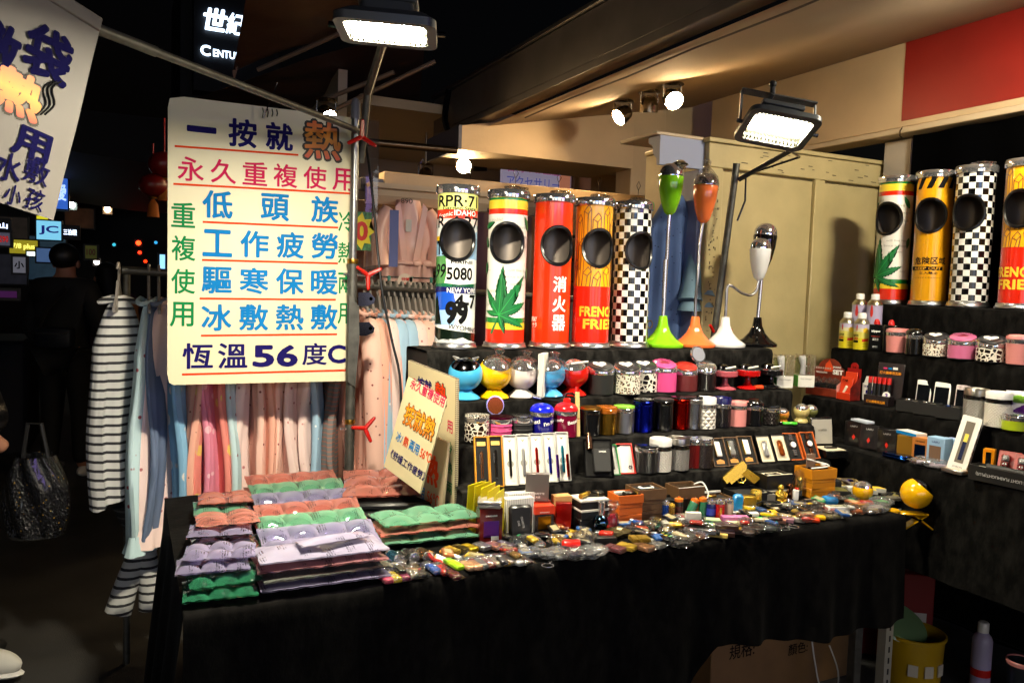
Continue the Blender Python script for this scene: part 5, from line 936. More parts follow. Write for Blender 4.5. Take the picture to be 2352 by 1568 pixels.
def carton(label, pxy, L, w, h, m, ang=-20., z=0., top=None, nm='small_carton', cat='carton'):
    t = base('X', nm, label, cat, pxy, ang, z, 'small cartons and matchboxes'); part(t, 'box', MB().b3(-L/2, L/2, -w/2, w/2, 0, h, .001), m)
    if top: part(t, 'top_print', MB().b3(-L*.44, L*.44, -w*.42, w*.42, h+.0002, h+.0006), top)
    return t
def ring(label, pxy, r=.013, ang=0.): t = base('R', 'key_ring', label, 'ring', pxy, ang, 0, 'loose key rings'); part(t, 'hoop', MB().tube([(r*math.cos(a), r*math.sin(a), .003) for a in [k*math.pi/10 for k in range(20)]], .0014, 6, closed=True), CHROME); part(t, 'chain', MB().tube([(r, 0, .003), (r+.008, .004, .004), (r+.016, .001, .003)], .0016, 6), CHROME)
F = 96
for (x, y, c, me_, lb) in ((285, 895, '#d84a6a', 0, 'pink wrapped lighter at the left front end of the lighter row'), (362, 885, '#e6c81a', 0, 'yellow wrapped lighter beside the pink one at the left front'), (432, 872, '#7a1a42', 0, 'plum wrapped lighter third from the left front'), (505, 852, '#6a6a64', .6, 'grey metallic wrapped lighter right of the plum one'), (572, 845, '#2a2826', .5, 'dark smoky wrapped lighter left of the blue one'), (700, 818, '#1c4c9c', 0, 'royal blue wrapped lighter in the front row'), (782, 825, '#b8281c', 0, 'vermilion wrapped lighter right of the blue one'), (862, 862, '#5a0c16', 0, 'dark crimson wrapped lighter below the lime one'),
                           (985, 790, '#dca878', .3, 'peach metallic lighter right of the lime one'), (1052, 785, '#dc9c6c', .3, 'peach metallic lighter second of the peach pair'), (1100, 768, '#8a8a88', .7, 'steel grey wrapped lighter right of the peach pair'), (1162, 765, '#8a1a1e', .3, 'deep red wrapped lighter among the metal ones'), (1228, 752, '#b8a890', .8, 'champagne wrapped lighter in the front row'), (1290, 750, '#b8902a', .9, 'gold wrapped lighter in the front row'), (1345, 742, '#4a4540', .6, 'dark bronze lighter left of the silver white one'), (1408, 748, '#b8bcc0', .4, 'silver white slim lighter near the front right of the row'), (1472, 742, '#161416', .2, 'black slim lighter closing the front row')):
    lighter(lb, za(x, y), c, F+random.uniform(-4, 4), metal=me_, seed=x)
lighter('lime green lighter lying on top of the front row', za(885, 785), '#8ab81a', F+4, wrapd=False, z=.013, head=mat('lime head', '#6a9a14', .3))
for x, y, c, lb in ((268, 735, '#0c6aa8', 'glittery turquoise barrel lighter at the left end behind the row'), (372, 705, '#3a86a8', 'glittery pale blue barrel lighter beside the turquoise one'), (505, 690, '#6a6a66', 'glittery silver barrel lighter behind the row'), (622, 680, '#8a6a48', 'glittery bronze barrel lighter behind the row')):
    t = base('G', 'glitter_lighter', lb, 'lighter', za(x, y), 100, .016, 'glitter barrel lighters'); part(t, 'barrel', MB().tube([(-.026, 0, 0), (.014, 0, 0)], .0155, 14), mat('glitter '+c, c, .25, .8, bump=(900, 1.5))); part(t, 'cap', MB().tube([(.0145, 0, 0), (.03, 0, 0)], [.015, .011], 14), CHROME); part(t, 'end_band', MB().tube([(-.031, 0, 0), (-.0265, 0, 0)], .016, 14), CHROME)
for k, (x, y, lb) in enumerate(((735, 690, 'white cigarette shaped lighter with a tan end'), (770, 720, 'white cigarette shaped lighter crossing the front row'), (845, 680, 'white cigarette shaped lighter beside the gold case'))):
    t = base('S', 'cigarette_lighter', lb, 'lighter', za(x, y), 106+4*k, .012, 'cigarette shaped lighters'); part(t, 'tube', MB().tube([(-.045, 0, 0), (.012, 0, 0)], .0055, 12), WHITE); part(t, 'filter', MB().tube([(.0122, 0, 0), (.032, 0, 0)], .0055, 12), mat('tan filter', '#c8843c', .6))
flatcase('gold lighter with ornate front left of the black and gold one', za(870, 665), '#a8842e', F+14, .05, .026, ornate=True); flatcase('black and gold patterned flat lighter behind the peach pair', za(945, 650), '#4a3c18', F+14, .054, .026, ornate=True); flatcase('gold flat lighter with a green clover', za(1020, 645), '#b89a1c', F+14, .05, .03); flatcase('dull silver wrapped case lighter behind the front row', za(1130, 630), '#8a8488', F+14, .05, .034, wrapd=True); flatcase('copper pink wrapped case lighter behind the front row', za(1235, 625), '#b8785c', F+14, .05, .034, wrapd=True); flatcase('violet grey wrapped slim case lighter', za(1335, 615), '#7a6a88', F+18, .056, .02, wrapd=True)
fob('black and chrome key fob lighter nearest the black cigarette case', za(1500, 545), '#101012', 30); fob('black key fob lighter with pale badges', za(1662, 545), '#0e0e10', 120, False); fob('silver winged key fob lighter', za(1612, 612), '#4a4a4e', 80); fob('black key fob lighter right of the badge one', za(1795, 508), '#121012', 150, False); fob('grey key fob lighter in the middle of the bags', za(1815, 655), '#26262a', 140)
flatcase('gold bar lighter with engraved frame', za(1925, 515), '#c8a028', 130, .058, .022); flatcase('dark gold filigree lighter under the red cylinder', za(1775, 560), '#8a6a1e', 130, .05, .03, ornate=True)
t = base('E', 'red_cylinder_lighter', 'red fire extinguisher cylinder lighter lying on its side', 'lighter', za(1885, 600), -20, .016); part(t, 'cylinder', MB().lathe([(.004, -.03), (.015, -.026), (.016, -.02), (.016, .018), (.012, .024), (.006, .027)], 18, Matrix.Rotation(R_(-90), 4, 'Y')), RED); part(t, 'valve', MB().tube([(-.026, 0, 0), (-.04, 0, .002)], [.008, .006], 8).tube([(-.036, -.006, .004), (-.036, .014, .008)], .003, 6), CHROME)
for k, (x, y, r, lb) in enumerate(((1545, 700, .03, 'cloudy bag with a dark blue trinket at the front edge'), (1745, 705, .032, 'cloudy bag trinket just right of the first front bag'), (1940, 705, .034, 'crumpled clear bag before the red cylinder'), (2065, 690, .036, 'long cloudy bag right of the red cylinder'), (2010, 560, .034, 'clear bag behind the red cylinder'), (1430, 605, .026, 'small clear bag of metal parts by the violet case'))):
    bagged(lb, za(x, y), r, mat('dark blue trinket', '#10182a', .3), 20+k, FILM if k in (2, 4, 5) else FILM2, ang=-30+20*k)
ring('steel ring at the very front edge below the bags', za(1690, 785), .016, 40); ring('steel ring between the two front bags', za(1700, 680), .013, 10)
carton('black block with silver badges before the perfume bottle', za(2185, 580), .062, .024, .018, BLKC, -14, nm='badge_lighter', cat='lighter'); flatcase('maroon wrapped case lighter at the front edge', za(2265, 650), '#6a2a32', 118, .056, .036, metal=.3, wrapd=True)
# perfume bottles by the black and white stack
px, py = zcc(1455, 820); p = on_t(px, py-2); t = thing('perfume_bottle_lighter', 'iridescent round perfume bottle lighter with a silver neck', 'lighter', p); part(t, 'bulb', MB().sphere((0, 0, .026), .026, u=20, v=14), foil('iridescent glass', '#4a6a80', .08)); lath(t, 'neck', [(.01, .05), (.009, .07), (.011, .072), (.011, .09), (.008, .093)], CHROME, 16)
px, py = zcc(1620, 830); p = on_t(px, py-2); t = thing('wrapped_red_bottle', 'small red bottle twisted in clear wrap', 'lighter', p); lath(t, 'bottle', [(.014, 0), (.017, .01), (.016, .04), (.008, .055)], gloss('ruby glass', '#8a0a24', .1), 16); part(t, 'twist_wrap', MB().lathe([(.019, .0), (.021, .03), (.016, .055), (.007, .066), (.02, .085), (.016, .095)], 14, None, False, False), FILM)
px, py = zb(180, 665); flatcase('ornate gold case lighter at the front edge', (px, py), '#a88a2e', 120, .056, .038, ornate=True); flatcase('brown wrapped case lighter right of the ornate gold one', zb(290, 668), '#8a5a34', 112, .058, .038, metal=.4, wrapd=True); flatcase('clear wrapped silver lighter before the toy phones', zb(372, 650), '#9a9690', 112, .05, .036, wrapd=True); flatcase('patterned gold slab lighter behind the ornate one', zb(265, 612), '#8e7426', 165, .058, .04, ornate=True, z=.012)
for x, y, lb, ic in ((405, 605, 'black toy phone lighter with a blue ring on its screen', False), (465, 592, 'black toy phone lighter showing coloured icons', True)):
    t = base('P', 'toy_phone_lighter', lb, 'lighter', zb(x, y), 118, .006, 'toy phone lighters'); part(t, 'case', MB().b3(-.046, .046, -.021, .021, 0, .009, .003), BLACK); part(t, 'screen', MB().b3(-.034, .034, -.0185, .0185, .0091, .0095), gloss('dim screen', '#0e1218', .12))
    if ic:
        for i in range(4):
            for j in range(3): part(t, 'icon', MB().b3(-.028+.015*i, -.018+.015*i, -.015+.0115*j, -.007+.0115*j, .0096, .0099), mat('icon '+str((i+j) % 4), ('#c8a828', '#3a6aa8', '#9aa0a0', '#4a8a4a')[(i+j) % 4], .4))
    else: part(t, 'blue_ring', MB().tube([(.018+.011*math.cos(a), .011*math.sin(a), .0098) for a in [k*math.pi/8 for k in range(16)]], .001, 5, closed=True), mat('icon ring', '#4a7ab8', .4))
bagged('crinkled clear bag of icon stickers right of the toy phones', zb(585, 600), .042, mat('grey trinket', '#3a3a34', .4), 41, FILM, ang=30)
bagged('clear wrapped cluster right at the front before the toy phones', zb(545, 645), .028, mat('dark trinket', '#1a1612', .4), 42, FILM)
t = base('T', 'steel_bar_lighter', 'long polished steel bar lighter lying diagonally', 'lighter', zb(670, 565), 145, .008); part(t, 'bar', MB().b3(-.05, .05, -.009, .009, 0, .016, .004), CHROME); part(t, 'cap', MB().b3(-.06, -.0505, -.009, .009, .001, .015, .003), MBLACK)
for k, (x, y, lb) in enumerate(((690, 570, 'pale yellow matchstick lighter with a red tip beside the steel bar'), (745, 580, 'pale yellow matchstick lighter with a red tip, right of its twin'))):
    t = base('M', 'match_lighter', lb, 'lighter', zb(x, y), 135, .0, 'giant matchstick lighters'); part(t, 'stick', MB().b3(-.05, .032, -.008, .008, 0, .012, .002), mat('pale yellow plastic', '#c8ac58', .4)); part(t, 'head', MB().sphere((.04, 0, .007), 1, (.011, .009, .007), 12, 8), RED)
CHOC = gloss('chocolate brown plastic', '#2c1610', .3)
carton('long chocolate bar lighter at the front edge', zb(815, 572), .08, .028, .012, CHOC, 140, nm='chocolate_lighter', cat='lighter'); carton('chocolate piece leaning across the other bars', zb(850, 535), .07, .03, .016, CHOC, 145, z=.013, nm='chocolate_lighter', cat='lighter'); carton('square chocolate piece right of the bars', zb(910, 560), .036, .03, .016, CHOC, 150, nm='chocolate_lighter', cat='lighter')
for x, y, lb in ((985, 565, 'wrapped round chocolate biscuit lighter left of its twin'), (1058, 542, 'wrapped round chocolate biscuit lighter right of its twin')):
    t = base('D', 'biscuit_lighter', lb, 'lighter', zb(x, y), 0, 0, 'round biscuit lighters'); lath(t, 'disc', [(.022, 0), (.024, .003), (.024, .009), (.02, .012)], CHOC, 20); part(t, 'cellophane', crumple(.03, .014, x), FILM, loc=(0, 0, .008))
ring('steel key ring by the green pouch', zb(1110, 512), .013); bagged('clear bag of steel parts at the front below the green pouch', zb(1135, 540), .03, mat('steel trinket', '#5a6068', .3, .6), 44, FILM); ring('brass coloured key ring pair left', zb(1240, 535), .016, 30); ring('brass coloured key ring pair right', zb(1300, 522), .016, 70)
carton('mauve pink slim lighter lying across the goods', zb(905, 470), .088, .028, .013, gloss('mauve pink', '#b8689c', .25), 158, z=.01, nm='slim_lighter', cat='lighter'); carton('cream slim lighter below the mauve one', zb(915, 502), .07, .026, .011, gloss('cream plastic', '#cfc49a', .3), 152, nm='slim_lighter', cat='lighter'); carton('white slim lighter in a clear sleeve behind the mauve one', zb(975, 440), .085, .03, .012, WHITE, 152, nm='slim_lighter', cat='lighter'); carton('dark violet slim lighter beside the white sleeve', zb(1060, 440), .06, .026, .011, gloss('violet plastic', '#2e2a5a', .3), 150, nm='slim_lighter', cat='lighter')
b = MB(); b.grid(lambda u, v: Vector((-.032+.064*u, -.017+.034*v, .012+.006*math.sin(u*5)*math.cos(v*4)-.009*abs(2*v-1)**3)), 10, 8); solo('green_pouch', 'bright green folded pouch on the white lighters', 'pouch', b, mat('bright green vinyl', '#12a832', .35), on_t(*zb(1115, 472), .006), R_(-18))
for x, y, c, lb in ((1205, 485, '#cf8a70', 'peach coloured tag lighter'), (1258, 482, '#86606e', 'mauve tag lighter'), (1330, 480, '#8a847c', 'grey tag lighter')): carton(lb+' in the row by the key rings', zb(x, y), .042, .03, .012, gloss('tag '+c, c, .3), 130, nm='tag_lighter', cat='lighter')
lighter('orange lighter with a black end beside the yellow one', zb(1395, 480), '#cf3e1c', 140, .075, .026, .013, wrapd=False, head=BLACK); lighter('golden yellow lighter with a black end', zb(1430, 462), '#dca60c', 140, .08, .026, .013, wrapd=False, head=BLACK); lighter('olive wrapped lighter right of the yellow one', zb(1490, 458), '#6e6438', 140, .07, .026, .012); lighter('olive grey wrapped lighter second of its pair', zb(1540, 452), '#7a7048', 140, .07, .026, .012, seed=9)
carton('white playing card box lighter', zb(1592, 410), .075, .034, .018, WHITE, 160, z=.006, top=mat('faint card print', '#8a8a70', .5, mottle=(120, .8)), nm='card_box_lighter', cat='lighter'); carton('white flat carton under the playing card box', zb(1590, 432), .09, .04, .006, WCARD, 155)
carton('brown topped matchbox with flame print', zb(1735, 390), .058, .04, .02, mat('flame print side', '#b8781a', .5), 168, top=mat('red brown striker', '#7a2a14', .7), nm='matchbox', cat='matchbox'); bagged('orange printed bag before the brown matchbox', zb(1715, 425), .03, mat('orange trinket', '#c8601c', .5), 51, FILM)
bagged('clear bag with a green item near the right end', zb(1880, 365), .038, mat('green trinket', '#4a8a3a', .4), 52, FILM2); bagged('grey clear bag at the right front of the table', zb(1850, 400), .04, mat('pink grey trinket', '#8a7a74', .5), 53, FILM2, ang=20); bagged('crinkled clear bag next to the yellow clamp ball', zb(1965, 335), .036, mat('clear trinket', '#6a6454', .4), 54, FILM, ang=-15); bagged('clear bag of silver parts before the olive notebook', zb(1700, 345), .026, mat('silver trinket', '#7a766c', .3, .5), 55, FILM)
t = base('b', 'bone_lighter', 'pale yellow bone shaped lighter at the far right end', 'lighter', zb(2045, 318), -40, .008); part(t, 'shaft', MB().tube([(-.03, 0, 0), (0, 0, .002), (.03, 0, 0)], [.008, .0065, .009], 12), mat('pale yellow bone', '#b8a850', .35)); part(t, 'knob', MB().sphere((-.033, 0, 0), .01, u=12, v=8), mat('pale yellow bone', '#b8a850'))
MAG = mat('magenta print', '#c02a6a', .45); YELP = mat('yellow card print', '#d8b82a', .45)
for x, y, m, ang, lb in ((1750, 305, MAG, 148, 'magenta printed matchbox with white squares'), (1805, 292, YELP, 148, 'yellow matchbox with a small blue picture'), (1862, 280, YELP, 148, 'yellow matchbox right of the pictured one'), (1650, 262, YELP, 150, 'yellow matchbox in a clear sleeve, left of the group'), (1705, 275, PAPER, 150, 'white matchbox left of the magenta one'), (1735, 232, PAPER, 140, 'white folded packet behind the matchboxes'), (1815, 240, YELP, 150, 'yellow packet at the back of the matchboxes')):
    t = carton(lb, zb(x, y), .056, .036, .016, WCARD, ang, z=.01 if y > 270 else .0, top=m, nm='matchbox', cat='matchbox')
    if m is MAG:
        for i in range(2):
            for j in range(3): part(t, 'white_square', MB().b3(-.022+.016*j, -.010+.016*j, -.012+.014*i, -.002+.014*i, .0168, .017), PAPER)
    if 'picture' in lb and 'small' in lb: part(t, 'blue_picture', MB().b3(-.004, .012, -.01, .008, .0168, .0171), mat('blue print', '#1c2a6a', .5))
carton('white dice box at the back right corner', zb(1918, 255), .034, .034, .034, PAPER, -10); bagged('pink and clear bag beside the yellow matchboxes', zb(1590, 250), .028, MAG, 57, FILM)
t = carton('olive covered notebook shaped lighter case', zb(1570, 300), .1, .07, .022, MBLACK, 150, top=mat('olive metallic cover', '#77703a', .35, .3), nm='olive_case', cat='case')
solo('blue_bag_clip', 'blue rounded plastic clip case right of the black torches', 'case', MB().box(0, 0, .014, .05, .045, .028, .01, seg=2), gloss('sky blue plastic', '#1c78b4', .25), on_t(*zb(1542, 362), .004), R_(-20))
for k, (x, y, lb) in enumerate(((1415, 352, 'ribbed black torch lighter behind its twin'), (1385, 388, 'ribbed black torch lighter in front of its twin'))):
    t = base('t', 'ribbed_torch', lb, 'torch', zb(x, y), -8, .010, 'ribbed black torches'); prof = []
    for i in range(9): prof += [(.0095, -.05+.011*i), (.0118, -.0485+.011*i), (.0118, -.0425+.011*i), (.0095, -.041+.011*i)]
    part(t, 'grip', MB().lathe(prof, 14, Matrix.Rotation(R_(90), 4, 'Y')), BLACK); part(t, 'window', MB().box(-.012, 0, .0115, .028, .012, .003, .001), CHROME)
carton('small white eraser shaped lighter among the torches', zb(1452, 392), .05, .018, .012, WHITE, -12, z=.004, nm='white_stub', cat='lighter'); lighter('white capped pen lighter near the black strap', zb(1062, 428), '#d8d8d8', -28, .085, .014, .012, wrapd=False, head=DKCHROME)
p = on_t(*zb(1150, 395)); t = thing('wrist_strap', 'black looped wrist strap with a metal end', 'strap', p, R_(-10)); part(t, 'loop', MB().tube(smooth_pts([Vector(v) for v in ((-.06, .012, .012), (-.02, .022, .02), (.03, .018, .018), (.042, .004, .012), (.03, -.006, .012), (-.02, .002, .014), (.02, -.03, .012), (.035, -.045, .01))]), .0035, 7), RUBBER); part(t, 'metal_end', MB().tube([(.03, -.04, .011), (.046, -.056, .01)], [.008, .009], 10), DKCHROME)
carton('yellow printed card packet under the wrist strap', zb(1135, 425), .06, .05, .006, mat('yellow orange print', '#d0a41c', .5, mottle=(30, .5)), -20)
carton('white and red tube packet right of the strap', zb(1265, 390), .07, .03, .014, mat('white red print', '#c8c0b4', .45, mottle=(80, .3)), 150); bagged('clear bag with yellow guitar shape', zb(1330, 425), .03, mat('yellow trinket', '#b8942a', .4), 58, FILM)
carton('upright white box with script lettering and red back', zb(622, 500), .05, .016, .04, PAPER, -24, nm='script_box', cat='box'); carton('pale green leaf shaped tin', zb(755, 475), .05, .03, .006, mat('pale green', '#a8b88a', .5), 150, z=.008); bagged('white capped clear packet by the script box', zb(540, 490), .03, PAPER, 60, FILM2)
t = base('g', 'gold_knife_lighter', 'gold pocket knife shaped lighter with a chrome end', 'lighter', zb(460, 500), 168, .006); part(t, 'handle', MB().tube([(-.045, 0, 0), (-.02, .002, 0), (.02, .002, 0), (.04, 0, 0)], [.006, .009, .009, .007], 12), GOLD); part(t, 'chrome_end', MB().tube([(.0405, 0, 0), (.055, 0, .001)], [.008, .005], 10), CHROME)
bagged('green and silver wrapped trinket by the gold knife', zb(370, 530), .032, mat('emerald trinket', '#0c4a38', .2), 61, FILM); bagged('orange trinket in clear wrap by the orange stack', zb(270, 545), .032, mat('orange bright trinket', '#d8480c', .35), 62, FILM); t = base('c', 'chain_strap', 'dark beaded strap curling beside the orange trinket', 'strap', zb(215, 560), -25); part(t, 'strap', MB().tube(smooth_pts([Vector(v) for v in ((-.04, .01, .006), (-.01, .018, .012), (.02, .006, .012), (.045, -.006, .005))]), .005, 7), MBLACK)
bagged('bronze shark shaped lighter', zb(110, 580), .03, mat('dull bronze', '#4a4024', .3, .6), 63, mat('dull bronze', '#4a4024'), ang=10)
# upright cans and batteries
upright('wrapped metallic blue bullet lighter', zb(440, 470), .013, .062, '#0c3a8a', CHROME, metal=.7); upright('brown and gold bullet lighter beside the blue one', zb(478, 475), .011, .056, '#8a6420', GOLD, metal=.7); upright('black battery lighter with an orange top', zb(525, 460), .0145, .07, '#1a1210', gloss('battery orange', '#c86410', .25), band=mat('black battery band', '#3a1410', .4)); upright('green battery lighter with an orange top leaning over', zb(585, 465), .0145, .074, '#2a6a4a', gloss('battery orange', '#c86410'), tilt=24); upright('yellow capped bottle lighter', zb(643, 455), .0125, .052, '#a86a10', gloss('yellow cap', '#d8a010', .2)); upright('upright green battery lighter with an orange top', zb(685, 462), .0135, .072, '#2a6a4a', gloss('battery orange', '#c86410'))
upright('blue drinks can lighter with a crest', zb(742, 465), .0165, .064, '#141c5a', CHROME, band=mat('crest band', '#28349a', .35), nm='can_lighter'); upright('red drinks can lighter marked LIGHTER', zb(800, 468), .0165, .066, '#9a0c10', CHROME, txt='LIGHTER', nm='can_lighter'); upright('pale beige drinks can lighter', zb(858, 462), .0165, .066, '#b0a088', CHROME, nm='can_lighter')
solo('blue_charger_block', 'sky blue rounded charger with metal prongs', 'charger', MB().b3(-.018, .018, -.012, .012, 0, .066, .008), gloss('sky blue plastic', '#1c78b4'), on_t(*zb(922, 425)), R_(-20)); solo('gold_charger_block', 'dull gold block behind the blue charger', 'block', MB().b3(-.024, .024, -.014, .014, 0, .05, .003), mat('dull gold', '#9a7c24', .3, .7), on_t(*zb(995, 405)), R_(-24)); solo('gold_hook_lighter', 'gold jaw shaped lighter above the gold block', 'lighter', MB().box(0, 0, .03, .04, .022, .06, .01, seg=2), GOLD, on_t(*zb(1045, 375)), R_(-30)); carton('clear and silver box lighter behind the strap', zb(1120, 365), .05, .03, .04, mat('frosted grey plastic', '#6a6660', .3), -24)
for x, y, m, lb in ((1210, 352, GOLD, 'gold seated figure lighter'), (1268, 342, foil('dark bronze figure', '#5a3a26', .22), 'dark bronze figure lighter right of the gold one')):
    t = base('f', 'figurine_lighter', lb, 'figurine', zb(x, y), -20, 0, 'figure shaped lighters'); part(t, 'base', MB().lathe([(.018, 0), (.019, .004), (.015, .008)], 18), m); part(t, 'body', MB().lathe([(.012, .008), (.017, .02), (.014, .036), (.008, .046)], 18), m); part(t, 'head', MB().sphere((0, 0, .054), .0115, u=14, v=10), m)
    for s_ in (-1, 1): part(t, 'arm', MB().tube([(s_*.012, 0, .04), (s_*.02, -.006, .03), (s_*.012, -.014, .024)], .0045, 8), m); part(t, 'leg', MB().tube([(s_*.008, -.006, .014), (s_*.018, -.016, .01), (s_*.004, -.02, .007)], .0055, 8), m)
t = base('d', 'domino_lighter', 'black and white mahjong tile lighter with a red button', 'lighter', zb(1322, 352), -24, 0); part(t, 'tile', MB().b3(-.014, .014, -.01, .01, 0, .046, .002), WHITE); part(t, 'black_half', MB().b3(.0, .0146, -.0106, .0106, -.0001, .0466, .002), BLACK); part(t, 'red_button', MB().b3(-.008, .004, -.006, .006, .0467, .054, .002), RED)
t = base('w', 'wrapped_gold_figure', 'gold figure wrapped in clear plastic against the yellow cartons', 'figurine', zb(1345, 300), -20, 0); part(t, 'body', MB().lathe([(.016, 0), (.018, .02), (.012, .045), (.016, .06), (.006, .07)], 16), GOLD); part(t, 'plastic_bag', crumple(.034, .05, 71), FILM, loc=(0, 0, .045))
# yellow clamp ball at the end of the table
p = at_x(2133, 1165, 2.50); t = thing('clamp_ball_ashtray', 'yellow ball ashtray clamped to the right end of the table', 'ashtray', (2.50, 1.90, ZT-.012), R_(-15)); t.scale = (.86,)*3; ym = gloss('taxi yellow', '#d8a20a', .14)
M = Matrix.Translation((.035, -.01, .085)) @ Matrix.Rotation(R_(38), 4, 'Y') @ Matrix.Rotation(R_(12), 4, 'X'); R0 = .062
lath(t, 'bowl', [(R0*math.sin(math.pi-a), R0*math.cos(math.pi-a)) for a in [R_(2)+(math.pi-R_(57))*k/16 for k in range(17)]], ym, 32, M, cap1=False); lath(t, 'chrome_ball', [(R0*.955*math.sin(a), R0*.955*math.cos(a)) for a in [R_(78)-R_(77)*k/12 for k in range(13)]], DKCHROME, 32, M, cap0=False)
part(t, 'clamp_jaw', MB().box(0, -.02, .006, .15, .05, .008, .003, rot=(0, .05, 0)), ym); part(t, 'clamp_pad', MB().lathe([(.022, 0), (.024, .004), (.022, .014)], 18, Matrix.Translation((-.07, -.015, .008))), ym); part(t, 'lower_jaw', MB().box(.012, -.02, -.035, .15, .04, .007, .003, rot=(0, -.5, 0)), ym); part(t, 'upper_grip', MB().box(.055, -.02, -.028, .12, .04, .007, .003, rot=(0, .62, 0)), ym); part(t, 'clamp_spring', MB().tube([(.035, -.045, -.02), (.035, .01, -.02)], .007, 10), DKCHROME)
t = thing('rear_clamp_ball', 'second yellow ball ashtray half hidden behind the clamped one', 'ashtray', (2.43, 2.03, ZT+.003)); lath(t, 'bowl', [(.036*math.sin(math.pi-a), .04+.036*math.cos(math.pi-a)) for a in [R_(2)+(math.pi-R_(45))*k/12 for k in range(13)]], ym, 24, cap1=False); lath(t, 'chrome_cap', [(.034, .05), (.03, .064), (.015, .074), (.001, .076)], CHROME, 24); lath(t, 'foot', [(.02, 0), (.012, .008)], ym)
# ---- the crowded heap between the named pieces
rd4 = random.Random(11); PAL = (('gold', '#b08a2a', .8), ('silver', '#a8a8a6', .8), ('dark brown', '#38241a', 0), ('black', '#121214', 0), ('white', '#d8d4cc', 0), ('red', '#b42418', 0), ('yellow', '#d8b020', 0), ('copper', '#b4724a', .7), ('green', '#2a7a4a', 0), ('blue', '#28508a', 0), ('beige', '#b8a888', 0))
spots4 = []
for k in range(900):
    if len(spots4) >= 104: break
    x = rd4.uniform(.62, 2.40); yb = 2.09 if x > .98 else 2.0; y = rd4.uniform(1.885, yb)
    if x < .93 and y > 2.03: continue
    if all((x-a)**2+(y-c)**2 > .034**2 for a, c in spots4): spots4.append((x, y))
LM = ((.80, 'beside the gel packs'), (.95, 'beside the yellow envelopes'), (1.04, 'before the maroon box'), (1.12, 'before the black cigarette case'), (1.22, 'before the red cigarette boxes'), (1.36, 'before the black and white stack'), (1.46, 'before the orange stack'), (1.58, 'before the phone lighter stack'), (1.72, 'before the lattice box'), (1.84, 'left of the pistol tray'), (1.95, 'before the gold pistol'), (2.06, 'before the ivory lined box'), (2.2, 'before the yellow cartons'), (2.32, 'before the matchboxes'), (9, 'near the clamped yellow ball'))
seen4 = {}
for k, (x, y) in enumerate(spots4):
    lm = next(q for lim, q in LM if x < lim); row4 = 'at the front edge' if y < 1.925 else ('in the middle' if y < 2.0 else 'at the back')
    for _ in range(40):
        nm, c, me_ = PAL[rd4.randrange(len(PAL))]; kind = rd4.random(); kk = (nm, 0 if kind < .5 else 1 if kind < .8 else 2, row4, lm)
        if kk not in seen4: break
    seen4[kk] = 1; z = ZT+.0045+rd4.choice((0, .006, .012)); an = R_(rd4.uniform(70, 160))
    if kind < .5:
        t = thing('pocket_lighter', f'small {nm} lighter {row4} {lm}', 'lighter', (x, y, z), Euler((rd4.uniform(-.15, .15), rd4.uniform(-.12, .12), an)), 'crowded heap of small goods'); L = rd4.uniform(.045, .07); part(t, 'body', MB().b3(-L/2, L*.25, -.011, .011, 0, .011, .003), mat('lighter '+c+str(me_), c, .24, me_, coat=.4)); part(t, 'head', MB().b3(L*.255, L/2, -.0095, .0095, .001, .0105, .0015), CHROME)
        if rd4.random() < .5: wrapper(t, L, .022, .011, k)
    elif kind < .8:
        t = thing('trinket_case', f'small flat {nm} case {row4} {lm}', 'case', (x, y, z), Euler((rd4.uniform(-.2, .2), rd4.uniform(-.15, .15), an)), 'crowded heap of small goods'); part(t, 'body', MB().b3(-.024, .024, -.016, .016, 0, .010, .0025), mat('case '+c+str(me_), c, .28, me_)); part(t, 'plate', MB().b3(-.016, .016, -.01, .01, .0102, .0108), mat('case plate', '#c8b890', .3, .5))
        if rd4.random() < .4: wrapper(t, .05, .034, .012, k)
    else:
        t = thing('wrapped_trinket', f'small {nm} wrapped trinket {row4} {lm}', 'trinket', (x, y, z), (0, 0, an), 'crowded heap of small goods'); part(t, 'content', MB().box(0, 0, .008, .03, .018, .012, .004), mat('lighter '+c+str(me_), c, .24, me_)); part(t, 'cellophane', crumple(.024, .013, 300+k), FILM, loc=(0, 0, .011))
